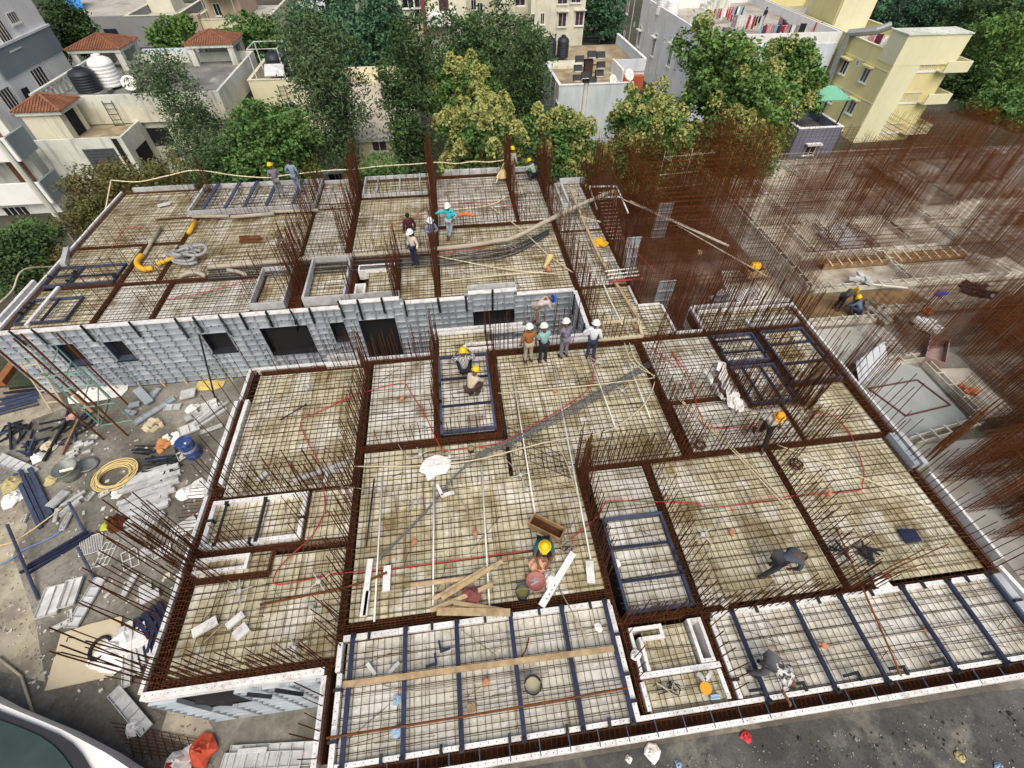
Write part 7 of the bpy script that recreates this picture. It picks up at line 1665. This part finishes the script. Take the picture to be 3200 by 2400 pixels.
wpart('lid', MB().lathe([(.001,.865),(r*.97,.865)],tuple(pb_),20), DRS, t); wpart('bung', MB().lathe([(.04,.87),(.04,.90),(.001,.905)],(pb_.x+.12,pb_.y-.1,pb_.z),8), FRAMEW, t)
c = q5(1095,1190); t = thing('hose_coil', 'large coil of cream yellow hose on the ground', 'hose coil', tuple(c))
for k in range(13):
    rr = .50+.022*(k%7)+RN.uniform(-.02,.02); o = Vector((.10*(k>8)+RN.uniform(-.03,.03),.10*(k>8)+RN.uniform(-.03,.03),.04+.03*(k//2)))
    wpart('turn', MB().tube([c+o+Vector((math.cos(a)*rr*1.12,math.sin(a)*rr,.02*math.sin(a*3+k))) for a in np.linspace(0,6.283,29)[:-1]],.024,6,closed=True), CREAMP, t, True)
wpart('loose_end', MB().tube(smooth([c+Vector((.3,-.4,.2)),c+Vector((.6,.0,.22)),c+Vector((.68,.42,.1))]),.024,6), CREAMP, t, True)
tb = q5(690,1160); GALV = mat('galvanised_tub', (.34,.37,.36), .4, .4, .25, 3, stain=(.14,.15,.12), sscale=2, samt=.6, rand=0)
t = thing('metal_tub', 'big galvanised tub with greenish inside and white scraps', 'tub', tuple(tb))
wpart('shell', MB().lathe([(.34,0),(.36,.18),(.375,.20),(.37,.22),(.40,.5),(.42,.51),(.41,.52),(.385,.5),(.33,.06)],tuple(tb),20), GALV, t, True); wpart('contents', MB().lathe([(.001,.08),(.335,.08)],tuple(tb),16), OLIVEW, t); wpart('scrap', MB().obox((tb.x-.05,tb.y+.05,tb.z+.3),(.2,.05,.02),.3,(.3,.2)), WHITE, t)
t = thing('metal_dish', 'round grey metal dish leaning beside the tub', 'lid', tuple(q5(830,1080))); wpart('dish', MB().lathe([(.001,.05),(.25,.06),(.36,.12),(.37,.14),(.24,.08),(.001,.07)],tuple(q5(830,1080)),18,(.15,.1,1)), GALV, t, True)
def barpile(fn, a, b, n, sp, wd, m_, label, z=.04, jit=.06, cat='steel bars', name='bar_pile', lift=.05):
    A, B = fn(*a), fn(*b); dv = (B-A).normalized(); nv = Vector((-dv.y,dv.x,0)); t = thing(name, label, cat, tuple(A))
    for k in range(n):
        o = nv*((k-(n-1)/2)*sp)+Vector((0,0,z+lift*(k%2)+RN.uniform(0,.02))); e1, e2 = dv*RN.uniform(-jit,jit)*3, dv*RN.uniform(-jit,jit)*3
        wpart('bar', MB().beam(A+o+e1+nv*RN.uniform(-jit,jit),B+o+e2+nv*RN.uniform(-jit,jit),wd*RN.uniform(.85,1.15),wd*.8), m_, t)
    return t
barpile(q5,(20,520),(370,425),9,.12,.08,STEEL,'pile of dark blue steel props at the left picture edge')
barpile(q5,(80,395),(480,350),4,.12,.07,BLACK,'dark bars below the bamboo frame')
barpile(q5,(235,1140),(440,1600),4,.16,.13,STEEL,'thick blue grey props lying towards the tub')
barpile(q6,(270,545),(880,195),4,.09,.08,NAVY,'bundle of long navy tubes above the white panels')
barpile(q5,(1390,1080),(1680,1060),8,.10,.06,BLACK,'black bars right of the hose coil')
barpile(q5,(1530,1210),(1600,1050),3,.14,.06,BLACK,'black bars crossing the pile right of the hose coil')
barpile(q5,(1265,935),(1430,935),6,.06,.04,BLACK,'small bundle of black bars left of the blue drum')
barpile(q5,(1200,1340),(1640,1200),9,.19,.16,ALU2,'stack of pale aluminium strips below the hose coil',jit=.09,name='strip_stack',cat='aluminium strips')
barpile(q5,(1180,1520),(1600,1400),6,.17,.15,ALU2,'second stack of pale aluminium strips near the deck edge',jit=.1,name='strip_stack',cat='aluminium strips')
barpile(q6,(1200,150),(1560,-20),6,.14,.12,ALU2,'pale strips fanned out at the deck edge',jit=.1,name='strip_stack',cat='aluminium strips')
barpile(q5,(590,1510),(790,1370),5,.10,.09,ALU2,'pale strips below the hose coil at the left',name='strip_stack',cat='aluminium strips')
barpile(q6,(1400,950),(1520,1150),8,.10,.09,NAVY,'dark blue boards leaning by the long starter bars',jit=.03,name='board_stack',cat='boards')
barpile(q6,(1560,1000),(1480,1300),7,.10,.09,NAVY,'second row of dark blue boards under the deck edge',jit=.03,name='board_stack',cat='boards')
barpile(q6,(1290,1120),(1370,1480),4,.13,.09,DULLW,'white strips beside the dark blue boards',name='strip_stack',cat='aluminium strips')
barpile(q5,(1880,660),(2105,500),6,.12,.10,ALU2,'bright strips beside the ribbed sheet at the deck edge',jit=.1,name='strip_stack',cat='aluminium strips')
for k in range(60):   # loose clamps and props thrown about
    zone = RN.choice(((230,820,230,150),(780,640,140,60),(120,760,120,60),(330,930,110,60),(1560,1000,150,60),(620,760,150,120)))
    x, y = zone[0]+RN.uniform(-1,1)*zone[2], zone[1]+RN.uniform(-1,1)*zone[3]; a = RN.uniform(0,3.14); L_ = RN.uniform(.3,1.0); p = q5(x,y)
    dv = Vector((math.cos(a),math.sin(a),RN.uniform(-.05,.08)))*L_/2
    bar2('loose_bar', up(p,.08)-dv, up(p,.08)+dv, RN.uniform(.04,.07), .05, (BLACK,BLACK,STEEL,NAVY)[k%4], 'dark steel bar thrown on the yard floor', 'steel bar', 'loose dark bars in the left yard')
for n_,(a,b,w_,lb) in enumerate((((120,690),(125,930),.07,'dark post bent over at the left edge'),((105,690),(290,740),.07,'dark bar joined to the bent post'),((640,680),(430,1040),.09,'long dark bar pointing to the tub'),((770,640),(600,980),.08,'pale timber bar above the tub'))):
    bar2('long_bar', up(q5(*a),.15), up(q5(*b),.1), w_, w_, TIMB2 if n_ == 3 else BLACK, lb)
P5 = [((1280,690),(1650,445),.26,'long grey channel in the middle of the yard',ALU),((1310,370),(1430,500),.34,'grey box piece above the long channel',ALU),((1400,470),(1500,350),.30,'grey plate behind the long channel',ALU),((1560,540),(1710,520),.30,'white panel piece right of the long channel',ALU2),((1720,430),(1860,400),.5,'pale chunky panel near the aluminium wall',ALU2),
 ((1905,560),(2060,500),.62,'white ribbed sheet leaning above the drum',DULLW),((1740,660),(1880,580),.35,'grey tilted panel left of the ribbed sheet',ALU2),((1700,780),(1880,700),.5,'white sheet behind the blue drum',DULLW),((1900,770),(2108,700),.16,'white strip ending at the deck edge',DULLW),((1690,1010),(1790,960),.4,'white plate under the drum',DULLW),
 ((0,1010),(330,1150),.42,'long pale ribbed panel at the left edge',ALU2),((490,1480),(640,1320),.34,'pale perforated channel below the tub',ALU2),((1180,570),(1290,590),.2,'dull plate left of the channel',ALU),((1230,530),(1330,500),.25,'silver plate tucked under the channel',ALU),((870,810),(940,815),.16,'white block by the scaffold foot',DULLW),
 ((530,1610),(570,1490),.12,'narrow white strip below the perforated channel',ALU2),((600,1655),(690,1530),.10,'white strip ending at the blue tape',DULLW),((230,1620),(275,1540),.10,'white angle on the blotched slab',DULLW),((830,1410),(900,1330),.14,'silver channel below the hose coil',ALU2),((950,1370),(1060,1330),.15,'white channel touching the hose coil',DULLW),((1000,1300),(1200,1270),.10,'grey channel right under the hose coil',ALU)]
for a,b,w_,lb,m_ in P5: apanel(up(q5(*a),.02+RN.uniform(0,.1)),up(q5(*b),.02+RN.uniform(0,.12)),w_,lb,m_)
for k in range(9):
    p = q5(700+RN.uniform(-30,170),850+k*18+RN.uniform(-20,20)); dv = Vector((.14,RN.uniform(-.02,.08),0)); apanel(up(p,.02)-dv,up(p,.05)+dv,.10,'small white aluminium block in the pile above the tub',DULLW,ribs=False,group='small white blocks above the tub')
P6 = [((400,870),(610,820),.95,'large white panel on the yard floor, left one',DULLW),((600,790),(770,750),.88,'large white panel on the yard floor, right one',DULLW),((505,1120),(690,1030),.14,'white strip below the large white panels',DULLW),((690,930),(680,1040),.12,'short white strip joining the lower one',DULLW),((690,1100),(970,630),.36,'long pale channel under the starter bars',ALU2),
 ((1330,770),(1440,720),.4,'white square plate under the starter bars',DULLW),((1160,820),(1290,590),.25,'perforated pale strip under the starter bars',ALU2),((1640,230),(1860,80),.5,'white board by the framed pit',DULLW),((1340,410),(1440,360),.3,'pale plate by the starter bar bundle',ALU2),((1450,420),(1620,340),.35,'white plate behind the starter bar bundle',DULLW),((1340,850),(1520,760),.3,'grey frame piece under the starter bars',ALU2),((600,180),(680,20),.16,'white strip with blue tape at its end',DULLW),((1240,1040),(1215,1655),.22,'long white channel beside the plywood',DULLW),((1120,1150),(1230,1120),.3,'white box section on the plywood corner',DULLW),((1100,1290),(1210,1170),.3,'white box end by the dark blue boards',DULLW)]
for a,b,w_,lb,m_ in P6: apanel(up(q6(*a),.02+RN.uniform(0,.06)),up(q6(*b),.02+RN.uniform(0,.08)),w_,lb,m_)
pl = [q6(440,1690),q6(590,1150),q6(860,1060),q6(1165,985),q6(1085,1545)]
single('plywood_sheet', MB().prism([(v.x,v.y) for v in reversed(pl)], ZF+.02, ZF+.07), PALEW, 'large pale plywood sheet on the floor under the starter bars', 'plywood')
for k,(x,y) in enumerate(((680,1210),(890,1430),(570,1350))): run('bar_hook', [up(q6(x-35,y+20),.09),up(q6(x-20,y-20),.09),up(q6(x+30,y-15),.09)], .012, RUST, ('upper','lower','small')[k]+' bent bar hook on the plywood', 'hook', sm=False)
rag(up(q6(1100,1320),.05), .55, CLOTHW, 'white sack lying across the plywood', .2, el=1.5, rz=.5, cat='sack', name='sack')
t = thing('rubber_tyre', 'dark ring of hose on the plywood', 'ring', tuple(q6(965,1290))); wpart('ring', MB().tube([up(q6(965,1290),.1)+Vector((math.cos(a)*.26,math.sin(a)*.3,0)) for a in np.linspace(0,6.28,19)[:-1]],.05,7,closed=True), BLACK, t, True)
for k,(x,y,r_,lb) in enumerate(((130,1385,.38,'white sack at the left picture edge'),(1815,545,.28,'white sack beside the ribbed sheet'),(370,1000,.28,'white plastic bag above the tub'),(1760,1330,.34,'white sheet end at the deck edge'),(1890,1290,.40,'white sheet under the deck edge'),(130,1240,.42,'yellowish foam lump at the left edge'),(490,1210,.26,'green yellow foam lump under the tub'),(480,900,.36,'tan paper sheet above the tub'),(1110,1345,.2,'cream paper below the hose coil'))):
    rag(up(q5(x,y),.03), r_, PALEW if k == 7 else (mat('yellow_foam',(.46,.40,.20),.9,0,.2,4,rand=.1) if k in (5,6) else CLOTHW), lb, .2, cat='sack' if k < 5 else 'scrap', name='sack' if k < 5 else 'scrap')
rag(up(q6(1120,110),.05), .35, RUST, 'rusty brown wire ball by the starter bars', .4, cat='wire ball', name='wire_ball'); rag(up(q6(1020,140),.05), .20, mat('lime_plastic',(.50,.52,.06),.5,0,.2,5,rand=0), 'lime yellow plastic bowl by the rusty wire ball', .2, name='bowl', cat='bowl')
def grille(fn, a, b, c_, n, label, m_=FRAMEW, name='wire_grille', rows=0):
    A, B, C_ = up(fn(*a),.06), up(fn(*b),.06), up(fn(*c_),.06); t = thing(name, label, 'grille', tuple(A))
    for k in range(n+1): s = A.lerp(B,k/n); wpart('wire', MB().tube([s,s+(C_-A)],.012,4), m_, t)
    for k in range(rows+2): s = A.lerp(C_,k/(rows+1)); wpart('rail', MB().tube([s,s+(B-A)],.014,4), m_, t)
grille(q6,(770,260),(980,200),(750,430),13,'pale wire grille beside the navy tubes'); grille(q6,(1000,300),(1130,270),(890,530),3,'pale square wire frame left of the starter bars',rows=2); grille(q6,(1150,400),(1290,340),(1180,560),2,'thin pale frame under the starter bars',rows=1)
run('blue_rope', [up(q6(*p),.05) for p in ((0,505),(120,450),(250,350),(400,290),(580,190),(660,60),(720,5))], .02, mat('blue_rope',(.12,.28,.62),.7,0,.2,6,rand=0), 'blue rope across the left yard', 'rope')
run('thin_hose', [up(q6(*p),.3) for p in ((0,355),(180,320),(350,215),(520,90),(640,0))], .022, CREAMP, 'thin yellow hose across the left yard', 'hose')
for k,(x0,y0,x1,y1,lb) in enumerate(((200,190,370,830,'dark post standing by the navy tubes'),(850,400,890,630,'dark slim prop near the wire grille'),(760,-20,800,190,'dark slim prop above the navy tubes'))): single('slim_prop', MB().tube([up(q6(x1,y1),.02), up(q6(x0,y0),.6)],.045,6), STEEL, lb, 'prop')
bar2('rusty_joist', up(q5(30,330),.2), up(q5(200,100),.2), .35, .25, mat('orange_joist',(.28,.11,.04),.8,0,.3,4,rand=0), 'rusty orange joist at the left end of the aluminium wall','joist')
# scaffold standing before the aluminium wall
SGR = mat('green_scaffold', (.20,.34,.28), .6, .1, .25, 5, rand=.1)
def scaf(px, lb, m_=RUST2, r_=.035):
    b_ = q5(*px[0]); tpx = (px[1][0]*.3316, 1100+px[1][1]*.3316); tp = on_y(tpx[0],tpx[1],b_.y)
    return single('scaffold_pole', MB().tube([b_,Vector((b_.x+RN.uniform(-.1,.1),b_.y,tp.z))],r_,6), m_, lb, 'scaffold pole')
scaf(((980,825),(650,-190)),'left brown scaffold pole before the aluminium wall'); scaf(((1020,670),(860,-185)),'second brown scaffold pole before the aluminium wall'); scaf(((1205,790),(980,-230)),'third brown scaffold pole before the aluminium wall'); scaf(((1230,520),(1060,-220)),'right brown scaffold pole before the aluminium wall')
t = thing('green_scaffold', 'green scaffold frame between the brown poles', 'scaffold', tuple(q5(1080,640)))
g0, g1 = q5(960,700), q5(1260,650); g2, g3 = q5(1030,440), q5(1200,430)
for z in (.05,1.2,2.3,3.0): wpart('ledger', MB().tube([up(g0,z),up(g1,z)],.03,5), SGR, t); wpart('ledger', MB().tube([up(g0,z),up(g2,z)],.025,5), SGR, t)
for g in (g0,g1,g2): wpart('standard', MB().tube([g,up(g,3.2)],.03,5), SGR, t)
wpart('brace', MB().tube([up(g0,.2),up(g1,2.2)],.022,5), SGR, t)
t = thing('bamboo_ladder', 'pale bamboo ladder frame at the left end of the aluminium wall', 'bamboo frame', tuple(q5(480,540)))
for a,b in (((480,540),(190,90)),((620,530),(330,60))): s_ = q5(*a); e_ = on_y(b[0]*.3316,1100+b[1]*.3316,s_.y+.6); wpart('pole', MB().tube([s_,e_],.035,5), PALEW, t)
for f in (.15,.4,.65,.9):
    s1, e1 = q5(480,540), on_y(190*.3316,1100+90*.3316,q5(480,540).y+.6); s2, e2 = q5(620,530), on_y(330*.3316,1100+60*.3316,q5(620,530).y+.6); wpart('rung', MB().tube([s1.lerp(e1,f),s2.lerp(e2,f)],.03,5), PALEW, t)
bar2('timber_post', q5(885,565), up(q5(885,565),1.1), .14, .14, TIMBER, 'short timber post before the aluminium wall', 'post'); bar2('timber_offcut', up(q5(790,560),.05), up(q5(830,490),.08), .12,.05, TIMBER, 'timber offcut beside the short post', 'plank')
rag(up(q5(940,385),.04), .6, CLOTHW, 'white sheet at the foot of the aluminium wall', .12, el=2.0, cat='sheet', name='sheet'); rag(up(q5(1980,320),.03), .35, mat('yellow_sheet',(.62,.48,.16),.8,0,.15,5,rand=0), 'yellow scrap at the foot of the aluminium wall', .08, el=2, cat='scrap', name='scrap')
heap(q5(1450,700).x,q5(1450,700).y,.35,16,PALEW,'heap of cream foam and orange bits in the yard','foam heap','foam_heap',sz=(.12,.3),flat=.7); heap(q5(1540,890).x,q5(1540,890).y,.3,10,mat('orange_scrap',(.55,.24,.09),.9,0,.3,5,rand=0),'orange paper scraps beside the drum','paper scraps','paper_scraps',sz=(.12,.35),flat=.3); heap(q5(1620,810).x,q5(1620,810).y,.3,12,CLOTHW,'white scraps beside the drum','paper scraps','paper_scraps',sz=(.12,.3),flat=.4); heap(q5(690,620).x,q5(690,620).y,.22,8,mat('pink_paper',(.55,.32,.26),.9,0,.3,5,rand=0),'pinkish paper by the timber bar','paper scraps','paper_scraps',sz=(.15,.3),flat=.4)
lit = MB()
for k in range(420):
    x, y = RN.uniform(0,2000), RN.uniform(300,3200); p = q5(x,y)
    if p.x > -8.1 or p.y > 14.6: continue
    s = RN.uniform(.012,.05)*(2 if RN.random() < .08 else 1); lit.obox((p.x,p.y,ZF+.015),(s,s*RN.uniform(.3,1),.012),RN.uniform(0,3))
single('litter', lit, mat('pale_litter',(.55,.52,.46),.9,0,.3,9,rand=0), kind='stuff', org=(-12,8,ZF))
lit2 = MB()
for k in range(1500):
    p = q5(RN.uniform(0,2100),RN.uniform(300,4000)); s = RN.uniform(.008,.028)
    if p.x > -4 or p.y > 14.8: continue
    lit2.obox((p.x,p.y,ZF+s*.3),(s,s*RN.uniform(.4,1),s*.5),RN.uniform(0,3),(RN.uniform(-.4,.4),0))
single('rubble_bits', lit2, mat('grey_rubble',(.20,.18,.155),.9,0,.4,9,rand=0), kind='stuff', org=(-12,8,ZF))
# hooks of starter bars bending out over the yard
for k in range(7):
    y0 = 6.2+k*.22; run('bar_hook', [(-7.7,y0,.05),(-8.25,y0,.1),(-8.32,y0+.1,.1),(-7.75,y0+.14,.05)], .010, RUST, 'thin bar loop sticking out over the yard', 'bar loop', 'bar loops at the left edge', sm=False)
# bottom left corner under the ledge
apanel(up(q7(735,225),.1),up(q7(935,470),.05),.34,'grey channel lying below the white channel',ALU2); rag(up(q7(845,450),.03), .22, WHITE, 'bright white block near the grey channel', .2, 7, cat='block', name='block')
single('raking_prop', MB().tube([q7(1455,620),on_y(1265*K1,2050+318*K1,q7(1455,620).y+1.6)],.06,7), BLACK, 'dark raking prop below the front left ledge', 'prop'); single('steel_plate', MB().obox(tuple(up(q7(1455,620),.02)),(.16,.12,.02),.4), BLACK, 'steel foot plate of the raking prop', 'plate')
rag(up(q7(1285,600),.1), .36, mat('orange_sack',(.62,.10,.05),.8,0,.2,5,rand=0), 'orange red sack at the bottom of the picture', .45, cat='sack', name='sack'); rag(up(q7(1140,670),.05), .36, CLOTHW, 'white and red sack beside the orange one', .3, cat='sack', name='sack'); rag(up(q7(1100,695),.12), .14, mat('red_rag',(.5,.03,.03),.8,0,.2,5,rand=0), 'red rag on the white sack', .3)
for k,(a,b,w_) in enumerate((((1440,640),(1980,610),.5),((1400,690),(1900,670),.5),((1510,605),(1690,590),.12))): apanel(up(q7(*a),.03+k*.03),up(q7(*b),.03+k*.03),w_,('upper white board below the front balcony','lower white board below the front balcony','small pale perforated strip below the ledge')[k],ALU2)
rust = thing('loose_mesh', 'loose rusty bar mesh lying at the bottom left', 'bar mesh', tuple(q7(1050,560)))
for k in range(8): wpart('bar', MB().tube([up(q7(700+k*20,420+k*26),.05),up(q7(1240+k*14,520+k*22),.06)],.011,4), RUST, rust)
for k in range(9): wpart('bar', MB().tube([up(q7(800+k*55,430+k*12),.07),up(q7(850+k*55,640+k*6),.05)],.011,4), RUST, rust)
slab([(v.x,v.y) for v in (q7(1000,500),q7(1060,330),q7(1270,330),q7(1350,480),q7(1180,560))][::-1], mat('pale_sand',(.44,.39,.31),.95,0,.2,3,stain=(.28,.24,.19),sscale=2,samt=.6,bump=.5,rand=0), '', name='sand_spill')
for k,(x0,y0,x1,y1,lb) in enumerate(((0,10,150,130,'left'),(150,130,235,395,'lower'))): run('bamboo_pole', [up(q7(x0,y0),.1),up(q7(x1,y1),.1)], .035, PALEW, lb+' pale bamboo pole at the bottom left', 'pole')
for k in range(26): pass
gap = MB()
slab([(v.x,v.y) for v in (q5(-500,1400),q5(-500,2900),q6(430,1600),q6(330,1000),q6(120,400),q5(260,1650),q5(150,1200))], mat('pale_blotched_slab',(.44,.40,.31),.9,0,.16,1.2,stain=(.19,.165,.13),sscale=.8,samt=.8,sth=.5,stain2=(.50,.44,.30),s2scale=.9,s2th=.6,rand=0), '', name='old_slab')
slab([(v.x,v.y) for v in (q5(-600,350),q5(480,330),q5(640,520),q5(300,640),q5(120,880),q5(-600,900))], mat('pale_blotched_slab',(.44,.40,.31)), '', name='old_slab', dz=.002)
# white car parked at the very corner
CARW = mat('white_car_paint', (.84,.84,.84), .5, 0, .02, 1, rand=0, spec=.6); CARG = mat('car_glass', (.035,.06,.055), .08, 0, .2, 1, rand=0, spec=.7); CARK = mat('car_black_trim', (.03,.03,.034), .4, 0, .1, 2, rand=0)
t = thing('parked_car', 'white car with dark green glass cut off by the bottom left corner', 'car', tuple(at(60,2420,ZF)))
pol = [at(x,y,-2.28) for x,y in ((-420,1990),(-150,2115),(0,2199),(190,2278),(330,2352),(440,2425),(560,2530),(520,2800),(-420,2800))]
wpart('car_body', MB().prism([(v.x,v.y) for v in reversed(pol)],-2.95,-2.28), CARW, t)
gl = [at(x,y,-2.2) for x,y in ((-420,2030),(-150,2152),(0,2224),(110,2266),(178,2295),(222,2324),(252,2358),(276,2400),(330,2500),(330,2760),(-420,2760))]
wpart('glass_surround', MB().prism([(v.x,v.y) for v in reversed(gl)],-2.279,-2.2), CARK, t)
gi = [at(x,y,-2.17) for x,y in ((-420,2075),(-150,2196),(0,2250),(70,2276),(125,2300),(168,2330),(198,2362),(224,2400),(250,2500),(250,2740),(-420,2740))]
wpart('glass', MB().prism([(v.x,v.y) for v in reversed(gi)],-2.199,-2.17), CARG, t)
for x,y in ((-11.6,2.0),(-9.2,.9)): wpart('wheel', MB().lathe([(.1,-.1),(.33,-.09),(.35,0),(.33,.09),(.1,.1)],(x,y,-2.94),16,(.43,.9,0)), BLACK, t)
# rubble in the strip at the bottom right
for nm,m_,n_,s0,s1 in (('grey_stones',mat('grey_stone',(.24,.24,.235),.9,0,.4,9,rand=0),1800,.007,.022),('pale_stones',mat('pale_stone',(.50,.49,.45),.9,0,.2,9,rand=0),420,.006,.018),('dark_stones',mat('dark_stone',(.05,.05,.055),.9,0,.4,9,rand=0),900,.010,.03)):
    b_ = MB()
    for k in range(n_):
        x = RN.uniform(-2.5,24); y = .05-6.5*RN.random()**1.5; s = RN.uniform(s0,s1)*(2.2 if RN.random() < .04 else 1)
        b_.obox((x,y,ZF+.006+s*.3),(s,s*RN.uniform(.5,1),s*RN.uniform(.4,.8)),RN.uniform(0,3),(RN.uniform(-.5,.5),RN.uniform(-.5,.5)))
    single(nm, b_, m_, kind='stuff', org=(8,-2,ZF))
for (x,y,r_,m_,lb) in ((2330,2300,.15,mat('red_packet',(.52,.04,.05),.5,0,.3,8,rand=0),'crushed red packet on the rubble below the long edge'),(2035,2352,.22,CLOTHW,'pale chunk of foam on the rubble'),(1965,2372,.09,CLOTHW,'small pale chunk on the rubble'),(2120,2390,.09,LAUN[5],'pale blue scrap on the rubble'),(3000,2365,.14,mat('yellow_foam',(.46,.40,.20)),'yellow foam ring piece on the rubble'),(3120,2398,.13,LAUN[5],'pale blue packet at the bottom right corner')):
    rag(at(x,y,ZF+.02), r_, m_, lb, .1, 8, cat='scrap', name='scrap')
# ---------------------------------------------------------------- freeze the grown bodies into plain meshes
bpy.context.view_layer.update()
dg = bpy.context.evaluated_depsgraph_get()
new = [(o, bpy.data.meshes.new_from_object(o.evaluated_get(dg))) for o in BAKE]
for o, me in new:
    o.modifiers.clear(); me.name = o.name; o.data = me
